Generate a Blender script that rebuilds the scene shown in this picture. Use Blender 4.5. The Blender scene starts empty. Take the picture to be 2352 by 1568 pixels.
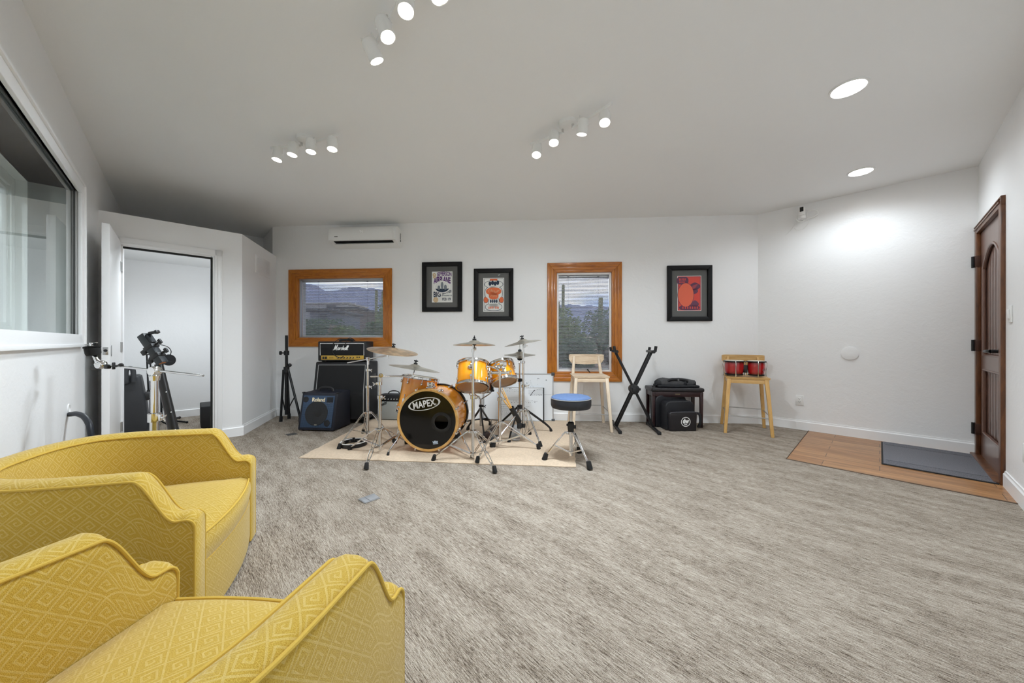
import bpy, bmesh, math, random
from mathutils import Vector, Matrix, Euler
random.seed(7)
SC = bpy.context.scene
COL = SC.collection
R = math.radians
PI = math.pi

# ---------------------------------------------------------------- camera, view, world
FPX, CX, CY, CAMH = 800.0, 1176.0, 784.0, 1.05
cd = bpy.data.cameras.new('camera'); cam = bpy.data.objects.new('camera', cd); COL.objects.link(cam)
cam.location = (0, 0, CAMH); cam.rotation_euler = (R(90), 0, 0)
cd.sensor_width = 36; cd.lens = 36 * FPX / 2352; cd.clip_start = .02; cd.clip_end = 3000
SC.camera = cam
SC.view_settings.view_transform = 'Standard'; SC.view_settings.look = 'None'
SC.view_settings.exposure = 1.5; SC.view_settings.gamma = 1.0
SC.view_settings.use_curve_mapping = False
SC.cycles.max_bounces = 10; SC.cycles.diffuse_bounces = 7; SC.cycles.glossy_bounces = 3
SC.cycles.use_adaptive_sampling = True; SC.cycles.adaptive_threshold = .03; SC.cycles.adaptive_min_samples = 24; SC.cycles.transparent_max_bounces = 12
SC.cycles.sample_clamp_indirect = 6.0
SC.cycles.use_denoising = True

HEAD_W = 17.5        # watts of one track head
CAN_W = 15.0         # watts of one recessed can
CEIL = 2.675

def srgb(r, g, b):
    f = lambda c: c / 12.92 if c <= .04045 else ((c + .055) / 1.055) ** 2.4
    return (f(r / 255), f(g / 255), f(b / 255), 1.0)

wd = bpy.data.worlds.new('desert_sky'); SC.world = wd; wd.use_nodes = True
nt = wd.node_tree; nt.nodes.clear()
wo = nt.nodes.new('ShaderNodeOutputWorld'); bg = nt.nodes.new('ShaderNodeBackground')
tc = nt.nodes.new('ShaderNodeTexCoord'); mp = nt.nodes.new('ShaderNodeMapping'); mp.inputs['Scale'].default_value = (2, 2, 7)
nz = nt.nodes.new('ShaderNodeTexNoise'); nz.inputs['Scale'].default_value = 2.2; nz.inputs['Detail'].default_value = 6
cr = nt.nodes.new('ShaderNodeValToRGB')
cr.color_ramp.elements[0].position = .42; cr.color_ramp.elements[0].color = srgb(126, 152, 194)
cr.color_ramp.elements[1].position = .62; cr.color_ramp.elements[1].color = srgb(206, 212, 224)
bg.inputs['Strength'].default_value = .72
nt.links.new(tc.outputs['Generated'], mp.inputs['Vector']); nt.links.new(mp.outputs[0], nz.inputs['Vector'])
nt.links.new(nz.outputs['Fac'], cr.inputs[0]); nt.links.new(cr.outputs[0], bg.inputs[0]); nt.links.new(bg.outputs[0], wo.inputs[0])

def lamp(name, kind, loc, watts, parent=None, direction=(0, 0, -1), size=R(130), blend=.6, radius=.03, color=(.84, .93, 1)):
    l = bpy.data.lights.new(name, kind); l.energy = watts; l.color = color
    if kind == 'SPOT': l.spot_size = size; l.spot_blend = blend
    if hasattr(l, 'shadow_soft_size'): l.shadow_soft_size = radius
    o = bpy.data.objects.new(name, l); COL.objects.link(o)
    o.location = loc; o.rotation_euler = Vector(direction).to_track_quat('-Z', 'Y').to_euler()
    if parent:
        o.parent = parent; o.location = Vector(loc) - parent.location
    return o

# ---------------------------------------------------------------- room directions
SA, CB = .6877, .7260
A = Vector((-SA, CB, 0)); B = Vector((CB, SA, 0)); UP = Vector((0, 0, 1))
def W(a, b, z=0.0): return Vector((-SA * a + CB * b, CB * a + SA * b, z))
def F(px, py, z=0.0):                     # the point at height z seen at that place of the photograph
    y = (CAMH - z) * FPX / (py - CY); return Vector(((px - CX) / FPX * y, y, z))
def P(px, py, y): return Vector(((px - CX) / FPX * y, y, CAMH - (py - CY) / FPX * y))

class Wall:
    """local x along the wall (to the right seen from the room), y out of the room, z up"""
    def __init__(s, p0, p1):
        s.p0 = Vector((p0[0], p0[1], 0)); s.p1 = Vector((p1[0], p1[1], 0))
        d = s.p1 - s.p0; s.L = d.length; s.x = d.normalized(); s.y = UP.cross(s.x)
        s.M = Matrix((( s.x.x, s.y.x, 0, s.p0.x), (s.x.y, s.y.y, 0, s.p0.y), (0, 0, 1, 0), (0, 0, 0, 1)))
    def hit(s, px, py, off=0.0):
        d = Vector(((px - CX) / FPX, 1, -(py - CY) / FPX)); o = Vector((0, 0, CAMH))
        q = s.p0 - s.y * off
        t = (q - o).dot(s.y) / d.dot(s.y); h = o + d * t
        return (h - s.p0).dot(s.x), h.z
    def at(s, x, z, off=0.0): return s.p0 + s.x * x - s.y * off + UP * z
    def rot(s): return math.atan2(s.x.y, s.x.x)

# ---------------------------------------------------------------- mesh builder
class MB:
    def __init__(s, M=None): s.v = []; s.f = []; s.mi = []; s.M = M or Matrix(); s.cur = 0; s.uv = {}
    def add(s, vs, fs, M=None, uvs=None):
        m = s.M @ M if M is not None else s.M
        b = len(s.v); s.v += [m @ Vector(p) for p in vs]
        for k, f in enumerate(fs):
            if uvs is not None: s.uv[len(s.f)] = uvs[k]
            s.f.append([b + i for i in f]); s.mi.append(s.cur)
        return s
    def bm(s, bm, M=None):
        bm.verts.ensure_lookup_table()
        vs = [v.co.copy() for v in bm.verts]
        for i, v in enumerate(bm.verts): v.index = i
        s.add(vs, [[v.index for v in f.verts] for f in bm.faces], M); bm.free(); return s
    def box(s, c, size, bev=0.0, rot=None, seg=2):
        b = bmesh.new(); bmesh.ops.create_cube(b, size=1)
        bmesh.ops.scale(b, vec=size, verts=b.verts)
        if bev > 0: bmesh.ops.bevel(b, geom=b.edges[:], offset=min(bev, .49 * min(size)), segments=seg, profile=.5, affect='EDGES')
        M = Matrix.Translation(c)
        if rot is not None: M = M @ (rot.to_4x4() if hasattr(rot, 'to_4x4') else Euler(rot).to_matrix().to_4x4())
        return s.bm(b, M)
    def b2(s, lo, hi, bev=0.0, seg=2):
        return s.box([(l + h) / 2 for l, h in zip(lo, hi)], [abs(h - l) for l, h in zip(lo, hi)], bev, None, seg)
    def hexa(s, bot, top, bev=0.0, seg=2):          # 4 bottom points, 4 top points (same winding)
        b = bmesh.new(); vs = [b.verts.new(p) for p in list(bot) + list(top)]
        for q in ((3, 2, 1, 0), (4, 5, 6, 7), (0, 1, 5, 4), (1, 2, 6, 5), (2, 3, 7, 6), (3, 0, 4, 7)): b.faces.new([vs[i] for i in q])
        bmesh.ops.recalc_face_normals(b, faces=b.faces[:])
        if bev > 0: bmesh.ops.bevel(b, geom=b.edges[:], offset=bev, segments=seg, profile=.5, affect='EDGES')
        return s.bm(b)
    def tube(s, pts, r, n=10, closed=False, sm=0, caps=True, flat=None):
        pts = [Vector(p) for p in pts]
        rs = list(r) if isinstance(r, (list, tuple)) else [r] * len(pts)
        if sm: pts, rs = spline(pts, rs, sm, closed)
        N = len(pts); ring = []; prev = None
        for i, p in enumerate(pts):
            if closed: t = pts[(i + 1) % N] - pts[i - 1]
            else: t = pts[min(i + 1, N - 1)] - pts[max(i - 1, 0)]
            if t.length < 1e-9: t = Vector((0, 0, 1))
            t.normalize()
            if prev is None:
                a = Vector((0, 0, 1)) if abs(t.z) < .9 else Vector((1, 0, 0))
                u = t.cross(a).normalized()
            else:
                u = prev - t * prev.dot(t)
                u = u.normalized() if u.length > 1e-6 else t.orthogonal().normalized()
            prev = u; w = t.cross(u)
            k = flat or 1.0
            ring.append([p + (u * math.cos(2 * PI * j / n) + w * (k * math.sin(2 * PI * j / n))) * rs[i] for j in range(n)])
        vs = [q for g in ring for q in g]; fs = []
        for i in range(N if closed else N - 1):
            i2 = (i + 1) % N
            for j in range(n): fs.append([i * n + j, i * n + (j + 1) % n, i2 * n + (j + 1) % n, i2 * n + j])
        if caps and not closed: fs.append([j for j in range(n)][::-1]); fs.append([(N - 1) * n + j for j in range(n)])
        return s.add(vs, fs)
    def cyl(s, p0, p1, r0, r1=None, n=16): return s.tube([p0, p1], [r0, r0 if r1 is None else r1], n)
    def lathe(s, prof, M=None, n=32, close=False):
        vs = []; fs = []; K = len(prof)
        for r, z in prof:
            for j in range(n): a = 2 * PI * j / n; vs.append((r * math.cos(a), r * math.sin(a), z))
        for i in range(K - 1 if not close else K):
            i2 = (i + 1) % K
            for j in range(n): fs.append([i * n + j, i * n + (j + 1) % n, i2 * n + (j + 1) % n, i2 * n + j])
        if not close:
            if prof[0][0] > 1e-6: fs.append([j for j in range(n)][::-1])
            if prof[-1][0] > 1e-6: fs.append([(K - 1) * n + j for j in range(n)])
        return s.add(vs, fs, M)
    def ball(s, c, r, n=14):
        r = (r, r, r) if isinstance(r, (int, float)) else r
        b = bmesh.new(); bmesh.ops.create_uvsphere(b, u_segments=n, v_segments=max(6, n // 2 + 1), radius=1)
        return s.bm(b, Matrix.Translation(c) @ Matrix.Diagonal((*r, 1)))
    def torus(s, M, RR, r, n=40, m=10):
        return s.lathe([(RR + r * math.cos(2 * PI * k / m), r * math.sin(2 * PI * k / m)) for k in range(m)], M, n, close=True)
    def prism(s, poly, y0, y1, M=None):             # poly in local x,z extruded along y
        n = len(poly); vs = [(x, y0, z) for x, z in poly] + [(x, y1, z) for x, z in poly]
        fs = [list(range(n)), list(range(2 * n - 1, n - 1, -1))]
        for i in range(n): j = (i + 1) % n; fs.append([j, i, n + i, n + j])
        return s.add(vs, fs, M)
    def quad(s, a, b, c, d): return s.add([a, b, c, d], [[0, 1, 2, 3]])

def spline(pts, rs, k, closed=False):
    out = []; ro = []; N = len(pts)
    for i in range(N if closed else N - 1):
        g = (lambda j: pts[j % N]) if closed else (lambda j: pts[max(0, min(N - 1, j))])
        p0, p1, p2, p3 = g(i - 1), g(i), g(i + 1), g(i + 2); ra, rb = rs[i], rs[(i + 1) % N]
        for q in range(k):
            t = q / k; t2 = t * t; t3 = t2 * t
            out.append(.5 * ((2 * p1) + (-p0 + p2) * t + (2 * p0 - 5 * p1 + 4 * p2 - p3) * t2 + (-p0 + 3 * p1 - 3 * p2 + p3) * t3)); ro.append(ra + (rb - ra) * t)
    if not closed: out.append(pts[-1].copy()); ro.append(rs[-1])
    return out, ro

def axM(c, z, x=None):                              # matrix with its z axis along z at c
    z = Vector(z).normalized()
    if x is not None and Vector(x).normalized().cross(z).length < 1e-3: x = None
    if x is None: x = Vector((1, 0, 0)) if abs(z.x) < .9 else Vector((0, 1, 0))
    x = Vector(x); x = (x - z * x.dot(z)).normalized(); y = z.cross(x)
    return Matrix(((x.x, y.x, z.x, c[0]), (x.y, y.y, z.y, c[1]), (x.z, y.z, z.z, c[2]), (0, 0, 0, 1)))

def mw(o):
    m = Matrix.LocRotScale(o.location, o.rotation_euler.to_quaternion(), None)
    return mw(o.parent) @ m if o.parent else m

def obj(name, mb, mats, parent=None, local=False, sharp=38, smooth=True):
    """links a builder as ONE mesh object; geometry is in world coordinates unless local"""
    me = bpy.data.meshes.new(name)
    vs = mb.v
    loc = Vector((0, 0, 0))
    if not local:
        if parent: mi = mw(parent).inverted(); vs = [mi @ p for p in vs]
    me.from_pydata([tuple(p) for p in vs], [], mb.f)
    for m in (mats if isinstance(mats, (list, tuple)) else [mats]): me.materials.append(m)
    me.polygons.foreach_set('material_index', mb.mi)
    if mb.uv:
        ul = me.uv_layers.new(name='UVMap')
        for p in me.polygons:
            u = mb.uv.get(p.index)
            if u:
                for k, li in enumerate(p.loop_indices): ul.data[li].uv = u[k]
    me.validate(); me.update()
    if smooth:
        me.shade_smooth(); me.set_sharp_from_angle(angle=R(sharp))
    o = bpy.data.objects.new(name, me); COL.objects.link(o)
    if parent: o.parent = parent
    return o

def base_to(o, p):                                  # moves a single-mesh thing's origin to its base
    p = Vector(p)
    for v in o.data.vertices: v.co -= p
    o.location = p; return o

def tag(o, label, cat, group=None, kind=None):
    o['label'] = label; o['category'] = cat
    if group: o['group'] = group
    if kind: o['kind'] = kind
    return o
def thing(name, label, cat, loc=(0, 0, 0), rz=0.0, group=None):
    o = bpy.data.objects.new(name, None); o.empty_display_size = .05; COL.objects.link(o)
    o.location = loc; o.rotation_euler = (0, 0, rz); return tag(o, label, cat, group)
def struct(name, mb, mats, parent=None, sharp=38, **k):
    o = obj(name, mb, mats, parent, sharp=sharp, **k)
    if not parent: o['kind'] = 'structure'
    return o
def dup(root, loc=None, rz=None, label=None, group=None):
    r = root.copy(); COL.objects.link(r)
    if loc is not None: r.location = loc
    if rz is not None: r.rotation_euler = (0, 0, rz)
    if label: r['label'] = label
    if group: r['group'] = group
    for ch in list(root.children):
        c = ch.copy(); COL.objects.link(c); c.parent = r
        for g in list(ch.children):
            d = g.copy(); COL.objects.link(d); d.parent = c
    return r

def text(mb, string, size, M, depth=.0006, bold=0.0, shear=0.0, spacing=1.0, warp=None, sx=1.0, align='CENTER'):
    """lettering in local x (reading), z (up); sticks out along -y"""
    cu = bpy.data.curves.new('lettering', 'FONT'); cu.body = string; cu.size = size; cu.align_x = align; cu.align_y = 'CENTER'
    cu.extrude = depth; cu.offset = bold; cu.shear = shear; cu.space_character = spacing; cu.resolution_u = 4
    to = bpy.data.objects.new('lettering', cu)
    me = bpy.data.meshes.new_from_object(to)
    vs = []
    for v in me.vertices:
        x, z, y = v.co.x * sx, v.co.y, -v.co.z
        if warp: x, z = warp(x, z)
        vs.append((x, y, z))
    mb.add(vs, [list(p.vertices) for p in me.polygons], M)
    bpy.data.objects.remove(to); bpy.data.meshes.remove(me); bpy.data.curves.remove(cu)
    return mb

# ---------------------------------------------------------------- materials
class N:
    """tiny node helper"""
    def __init__(s, name):
        s.m = bpy.data.materials.new(name); s.m.use_nodes = True; s.t = s.m.node_tree
        s.b = s.t.nodes['Principled BSDF']; s.out = s.t.nodes['Material Output']
    def n(s, typ, **k):
        x = s.t.nodes.new(typ)
        for a, v in k.items(): setattr(x, a, v)
        return x
    def l(s, a, b): s.t.links.new(a, b)
    def set(s, **k):
        for a, v in k.items():
            s.b.inputs[a.replace('_', ' ')].default_value = v
        return s
    def math(s, op, a, b=None, c=None):
        x = s.n('ShaderNodeMath', operation=op)
        for i, v in enumerate((a, b, c)):
            if v is None: continue
            if isinstance(v, (int, float)): x.inputs[i].default_value = v
            else: s.l(v, x.inputs[i])
        return x.outputs[0]
    def coords(s, kind='Object', scale=(1, 1, 1), rot=(0, 0, 0)):
        t = s.n('ShaderNodeTexCoord'); m0 = s.n('ShaderNodeMapping'); m0.inputs['Rotation'].default_value = rot
        m = s.n('ShaderNodeMapping'); m.inputs['Scale'].default_value = scale
        s.l(t.outputs[kind], m0.inputs['Vector']); s.l(m0.outputs[0], m.inputs['Vector']); return m.outputs[0]
    def noise(s, vec, scale=5, detail=3, rough=.5, dist=0):
        x = s.n('ShaderNodeTexNoise'); x.inputs['Scale'].default_value = scale; x.inputs['Detail'].default_value = detail
        x.inputs['Roughness'].default_value = rough; x.inputs['Distortion'].default_value = dist
        if vec is not None: s.l(vec, x.inputs['Vector'])
        return x.outputs['Fac']
    def ramp(s, fac, stops):
        x = s.n('ShaderNodeValToRGB'); e = x.color_ramp.elements
        while len(e) < len(stops): e.new(.5)
        for q, (p, c) in zip(e, stops): q.position = p; q.color = c
        s.l(fac, x.inputs[0]); return x.outputs[0]
    def mix(s, fac, a, b, blend='MIX'):
        x = s.n('ShaderNodeMix', data_type='RGBA', blend_type=blend)
        for sock, v in ((x.inputs[0], fac), (x.inputs[6], a), (x.inputs[7], b)):
            if isinstance(v, (int, float, tuple)): sock.default_value = v
            else: s.l(v, sock)
        return x.outputs[2]
    def bump(s, h, strength=.3, dist=.01):
        x = s.n('ShaderNodeBump'); x.inputs['Strength'].default_value = strength; x.inputs['Distance'].default_value = dist
        s.l(h, x.inputs['Height']); s.l(x.outputs[0], s.b.inputs['Normal']); return x

def plain(name, c, rough=.5, metal=0.0, spec=.5, noise=0.0, nscale=40, bump=0.0, bscale=300, coat=0.0, emit=0.0):
    q = N(name); col = srgb(*c)
    q.set(Base_Color=col, Roughness=rough, Metallic=metal, Specular_IOR_Level=spec, Coat_Weight=coat, Coat_Roughness=.06)
    if noise:
        v = q.noise(q.coords(), nscale, 4)
        d = tuple(x * (1 - noise) for x in col[:3]) + (1,); u = tuple(min(1, x * (1 + noise)) for x in col[:3]) + (1,)
        q.l(q.ramp(v, [(.3, d), (.7, u)]), q.b.inputs['Base Color'])
    if bump: q.bump(q.noise(q.coords(), bscale, 3), bump, .002)
    if emit: q.set(Emission_Color=col, Emission_Strength=emit)
    return q.m

def wall_mat(name, c, rough, k=.35):
    q = N(name); q.set(Base_Color=srgb(*c), Roughness=rough, Specular_IOR_Level=.4)
    co = q.coords()
    a = q.noise(co, 7, 5, .55, .6); b = q.noise(co, 38, 3, .5, .8)
    h = q.math('ADD', q.math('MULTIPLY', a, .7), q.math('MULTIPLY', b, .22))
    q.bump(h, k, .012); return q.m

def wood(name, dark, mid, light, scale=(3, 40, 40), rough=.4, coat=.2, rot=(0, 0, 0), bump=.08):
    q = N(name); q.set(Roughness=rough, Coat_Weight=coat, Coat_Roughness=.15)
    co = q.coords('Object', scale, rot)
    a = q.noise(co, 1.0, 5, .6, 1.2); b = q.noise(co, 5, 3, .6, .3)
    f = q.math('ADD', q.math('MULTIPLY', a, .75), q.math('MULTIPLY', b, .25))
    q.l(q.ramp(f, [(.32, srgb(*dark)), (.5, srgb(*mid)), (.7, srgb(*light))]), q.b.inputs['Base Color'])
    q.bump(f, bump, .003); return q.m

def carpet_mat():
    q = N('carpet_loops'); q.set(Roughness=.95, Specular_IOR_Level=.1)
    rot = (0, 0, -math.atan2(CB, -SA))
    c1 = q.coords('Object', (10, 170, 1), rot); c2 = q.coords('Object', (32, 420, 1), rot); c4 = q.coords('Object', (240, 330, 1), rot); c3 = q.coords('Object', (3.2, 11, 1), rot)
    s1 = q.noise(c1, 1, 3, .6, .3); s2 = q.noise(c2, 1, 2, .6); s3 = q.noise(c3, 1, 3, .5); s4 = q.noise(c4, 1, 1, .5)
    f = q.math('ADD', q.math('ADD', q.math('MULTIPLY', s1, .24), q.math('MULTIPLY', s2, .44)), q.math('ADD', q.math('MULTIPLY', s3, .16), q.math('MULTIPLY', s4, .24)))
    q.l(q.ramp(f, [(.43, srgb(72, 61, 51)), (.50, srgb(134, 122, 109)), (.57, srgb(170, 159, 146)), (.66, srgb(198, 189, 177))]), q.b.inputs['Base Color'])
    q.bump(q.math('ADD', s2, s1), .7, .006); return q.m

def plank_mat():
    q = N('entry_planks'); q.set(Roughness=.38, Coat_Weight=.15, Coat_Roughness=.2)
    rot = (0, 0, -math.atan2(-CB, SA))
    co = q.coords('Object', (1, 1, 1), rot)
    br = q.n('ShaderNodeTexBrick'); q.l(co, br.inputs['Vector'])
    br.offset = .37; br.inputs['Scale'].default_value = 1; br.inputs['Brick Width'].default_value = .92; br.inputs['Row Height'].default_value = .152
    br.inputs['Mortar Size'].default_value = .0022; br.inputs['Mortar Smooth'].default_value = .1
    br.inputs['Color1'].default_value = srgb(188, 142, 96); br.inputs['Color2'].default_value = srgb(174, 126, 82); br.inputs['Mortar'].default_value = srgb(92, 62, 42)
    g = q.noise(q.coords('Object', (2.2, 38, 1), rot), 1, 5, .6, .8)
    q.l(q.mix(.8, br.outputs['Color'], q.ramp(g, [(.3, srgb(150, 132, 120)), (.62, srgb(255, 250, 242))]), 'MULTIPLY'), q.b.inputs['Base Color'])
    q.bump(br.outputs['Fac'], -.25, .003); return q.m

def fabric_mat():
    """mustard cut velvet with a pale key-and-lattice figure; UV in metres"""
    q = N('mustard_key_fabric'); q.set(Roughness=.85, Specular_IOR_Level=.25, Sheen_Weight=.35, Sheen_Roughness=.4)
    co = q.coords('UV', (1 / .045, 1 / .045, 1), (0, 0, R(45)))
    sp = q.n('ShaderNodeSeparateXYZ'); q.l(co, sp.inputs[0])
    x = q.math('SUBTRACT', q.math('FRACT', sp.outputs[0]), .5); y = q.math('SUBTRACT', q.math('FRACT', sp.outputs[1]), .5)
    d = q.math('MAXIMUM', q.math('ABSOLUTE', x), q.math('ABSOLUTE', y))
    ang = q.math('DIVIDE', q.math('ARCTAN2', y, x), 2 * PI)
    sp1 = q.math('FRACT', q.math('ADD', q.math('MULTIPLY', d, 4.2), ang))
    line = q.math('LESS_THAN', q.math('ABSOLUTE', q.math('SUBTRACT', sp1, .5)), .17)
    inside = q.math('LESS_THAN', d, .37)
    border = q.math('GREATER_THAN', d, .46)
    fig = q.math('MAXIMUM', q.math('MULTIPLY', line, inside), border)
    wear = q.noise(q.coords('UV', (60, 60, 1)), 1, 3); fine = q.noise(q.coords('UV', (700, 420, 1)), 1, 2)
    fig2 = q.math('MULTIPLY', fig, q.math('ADD', .02, q.math('MULTIPLY', wear, .8)))
    base = q.ramp(fine, [(.3, srgb(180, 143, 42)), (.7, srgb(208, 178, 80))])
    q.l(q.mix(fig2, base, srgb(222, 200, 130)), q.b.inputs['Base Color'])
    q.bump(q.math('ADD', q.math('MULTIPLY', fig, -.5), q.math('MULTIPLY', fine, .8)), .45, .003); return q.m

def thin_glass(name, tint=(1, 1, 1), gain=1.0):
    q = N(name); q.t.nodes.remove(q.b)
    tr = q.n('ShaderNodeBsdfTransparent'); tr.inputs[0].default_value = (*tint, 1)
    gl = q.n('ShaderNodeBsdfGlossy'); gl.inputs['Roughness'].default_value = .0
    fr = q.n('ShaderNodeFresnel'); fr.inputs[0].default_value = 1.52
    mx = q.n('ShaderNodeMixShader')
    ge = q.n('ShaderNodeNewGeometry')      # only the face turned to the viewer mirrors; the far face of the pane lets all through
    q.l(q.math('MULTIPLY', q.math('MINIMUM', q.math('MULTIPLY', fr.outputs[0], gain), 1.0), q.math('SUBTRACT', 1.0, ge.outputs['Backfacing'])), mx.inputs[0]); q.l(tr.outputs[0], mx.inputs[1]); q.l(gl.outputs[0], mx.inputs[2]); q.l(mx.outputs[0], q.out.inputs[0])
    return q.m

def burst(name, mid, edge, zmid, span, rough=.18):
    """lacquered shell that is pale in the middle of its height and darker to the rims"""
    q = N(name); q.set(Roughness=rough, Coat_Weight=.8, Coat_Roughness=.04)
    sp = q.n('ShaderNodeSeparateXYZ'); q.l(q.coords(), sp.inputs[0])
    t = q.math('DIVIDE', q.math('ABSOLUTE', q.math('SUBTRACT', sp.outputs[2], zmid)), span)
    g = q.noise(q.coords('Object', (60, 60, 6)), 1, 4, .6, .5)
    q.l(q.mix(.12, q.ramp(t, [(.45, srgb(*mid)), (1.0, srgb(*edge))]), q.ramp(g, [(.3, srgb(190, 160, 120)), (.7, srgb(255, 255, 255))]), 'MULTIPLY'), q.b.inputs['Base Color'])
    return q.m

def dots_mat(name, base, hole, scale, rough=.6):
    q = N(name); q.set(Roughness=rough)
    sp = q.n('ShaderNodeSeparateXYZ'); q.l(q.coords('Object', (scale, scale, scale)), sp.inputs[0])
    fx = q.math('SUBTRACT', q.math('FRACT', sp.outputs[0]), .5); fz = q.math('SUBTRACT', q.math('FRACT', sp.outputs[2]), .5)
    d = q.math('SQRT', q.math('ADD', q.math('MULTIPLY', fx, fx), q.math('MULTIPLY', fz, fz)))
    q.l(q.mix(q.math('LESS_THAN', d, .33), srgb(*base), srgb(*hole)), q.b.inputs['Base Color']); return q.m

def cymbal_mat(name, c):
    q = N(name); q.set(Metallic=.85, Roughness=.3, Base_Color=srgb(*c))
    sp = q.n('ShaderNodeSeparateXYZ'); q.l(q.coords(), sp.inputs[0])
    r = q.math('SQRT', q.math('ADD', q.math('POWER', sp.outputs[0], 2), q.math('POWER', sp.outputs[1], 2)))
    h = q.math('SINE', q.math('MULTIPLY', r, 1500)); q.bump(h, .12, .001)
    q.l(q.ramp(q.noise(q.coords(), 14, 4), [(.3, srgb(*[x * .8 for x in c])), (.7, srgb(*[min(255, x * 1.08) for x in c]))]), q.b.inputs['Base Color']); return q.m

def mat_leaf(name, c):
    return plain(name, c, .8, noise=.35, nscale=3)

PAINT = wall_mat('wall_paint', (238, 238, 238), .42)
CEILM = wall_mat('ceiling_paint', (238, 238, 237), .6, .12)
TRIM = plain('white_trim', (240, 240, 240), .3)
CARPET = carpet_mat(); PLANK = plank_mat(); FABRIC = fabric_mat()
PIPING = plain('mustard_piping', (206, 172, 72), .85, bump=.3, bscale=500)
OAK = wood('window_oak', (138, 76, 12), (178, 104, 20), (200, 128, 38), (30, 30, 4), .35)
OAKH = wood('window_oak_rails', (138, 76, 12), (178, 104, 20), (200, 128, 38), (4, 30, 30), .35)
DOORW = wood('stained_door', (92, 64, 53), (110, 79, 66), (124, 92, 79), (30, 30, 3), .32, .4)
CASING = wood('knotty_casing', (62, 34, 16), (98, 58, 30), (122, 76, 42), (16, 16, 3), .4, .2)
CHROME = plain('chrome', (222, 222, 222), .1, 1.0)
STEEL = plain('brushed_steel', (190, 190, 190), .3, 1.0)
BLACKM = plain('black_metal', (22, 22, 24), .38, .2)
RUBBER = plain('black_rubber', (24, 24, 25), .7)
BLACKP = plain('black_plastic', (26, 26, 28), .45)
TOLEX = plain('black_tolex', (24, 24, 27), .6, bump=.5, bscale=600)
GRILLE = plain('black_grille_cloth', (22, 22, 23), .85, bump=.4, bscale=900)
SILVERG = plain('silver_grille_cloth', (150, 152, 148), .8, bump=.4, bscale=700, noise=.2, nscale=500)
NAVY = plain('navy_tolex', (24, 27, 40), .6, bump=.5, bscale=500)
BLUEG = dots_mat('blue_perforated_grille', (58, 84, 116), (12, 16, 24), 95)
GOLD = plain('gold_panel', (196, 160, 70), .4, .5)
WHITE = plain('white_plastic', (235, 235, 233), .35)
PRINTW = plain('white_print', (240, 240, 238), .5)
PRINTK = plain('black_ink', (24, 24, 26), .5)
HEADK = plain('black_drum_head', (8, 8, 9), .12, spec=.5)
HEADC = plain('tan_drum_head', (176, 140, 104), .3)
HEADW = plain('cream_drum_head', (214, 204, 184), .5)
MAPLE = wood('maple_hoop', (206, 150, 78), (228, 178, 104), (240, 200, 134), (8, 8, 8), .3, .5)
BRONZE = cymbal_mat('dull_bronze', (186, 180, 166))
BRASS = cymbal_mat('bright_bronze', (226, 196, 160))
FELT = plain('black_felt', (28, 28, 28), .95)
ASH = wood('whitewashed_ash', (196, 168, 138), (222, 200, 172), (234, 218, 196), (4, 26, 26), .5, .05)
ASHV = wood('whitewashed_ash_legs', (206, 186, 160), (222, 204, 180), (232, 218, 198), (26, 26, 4), .5, .05)
BEECH = wood('honey_beech', (190, 146, 86), (208, 166, 104), (220, 184, 126), (4, 26, 26), .45, .1)
BEECHV = wood('honey_beech_legs', (190, 144, 82), (208, 164, 98), (220, 180, 118), (26, 26, 4), .45, .1)
ROSEW = plain('dark_rosewood', (44, 22, 24), .3, noise=.2)
VINYL = plain('black_vinyl', (30, 27, 30), .42, bump=.25, bscale=260)
SEATBLUE = plain('blue_velour_top', (84, 108, 148), .75, noise=.1, bump=.3, bscale=400)
SEATSIDE = plain('charcoal_vinyl_side', (36, 38, 44), .42, bump=.25, bscale=200)
RUGM = plain('beige_rug_pile', (203, 182, 158), .95, noise=.1, nscale=60, bump=.6, bscale=350)
MATM = plain('charcoal_mat', (112, 112, 118), .9, noise=.35, nscale=260, bump=.6, bscale=300)
NYLON = plain('black_nylon', (17, 18, 24), .55, bump=.3, bscale=420)
GREYN = plain('grey_nylon', (66, 66, 68), .6, bump=.3, bscale=300, noise=.2, nscale=60)
FRAMEK = plain('black_frame', (13, 12, 13), .55, spec=.3)
MATG = plain('grey_mat_board', (98, 98, 96), .9, noise=.12, nscale=400)
GLASS = thin_glass('clear_glass'); ARTGLASS = thin_glass('museum_glass', (1, 1, 1), .12); GLASSG = thin_glass('green_tinted_glass', (.93, .96, .945), 1.0)
BLINDM = plain('white_slats', (206, 208, 214), .5)
ALU = plain('aluminium_trim', (188, 190, 192), .35, .6)
LITE = plain('lamp_disc', (255, 253, 248), .4, emit=16)
LITEC = plain('can_lens', (255, 253, 248), .4, emit=12)
BOARDW = plain('whiteboard', (226, 229, 232), .22)
# ================================================================ ROOM SHELL
LB, EA = -.555, -.628                    # left wall (B), entry wall (A)
PR = Vector((3.150, 4.460, 0)); PL = Vector((-3.390, 4.931, 0)); PD = Vector((4.319, 3.226, 0))
AREC = PL.dot(A); BREC = PL.dot(B)       # recess beyond the booth
AFAR = 6.66
BRIGHT = PD.dot(B)
PBC = Vector((-3.0225, 3.90, 0))         # outer corner of the booth
ABO = PBC.dot(A)
PBE = Vector((-3.335, 4.927, 0))         # where the booth meets the back wall
BOOTH_Z, BOOTH_CEIL, BTH = 2.252, 2.11, .10

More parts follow.
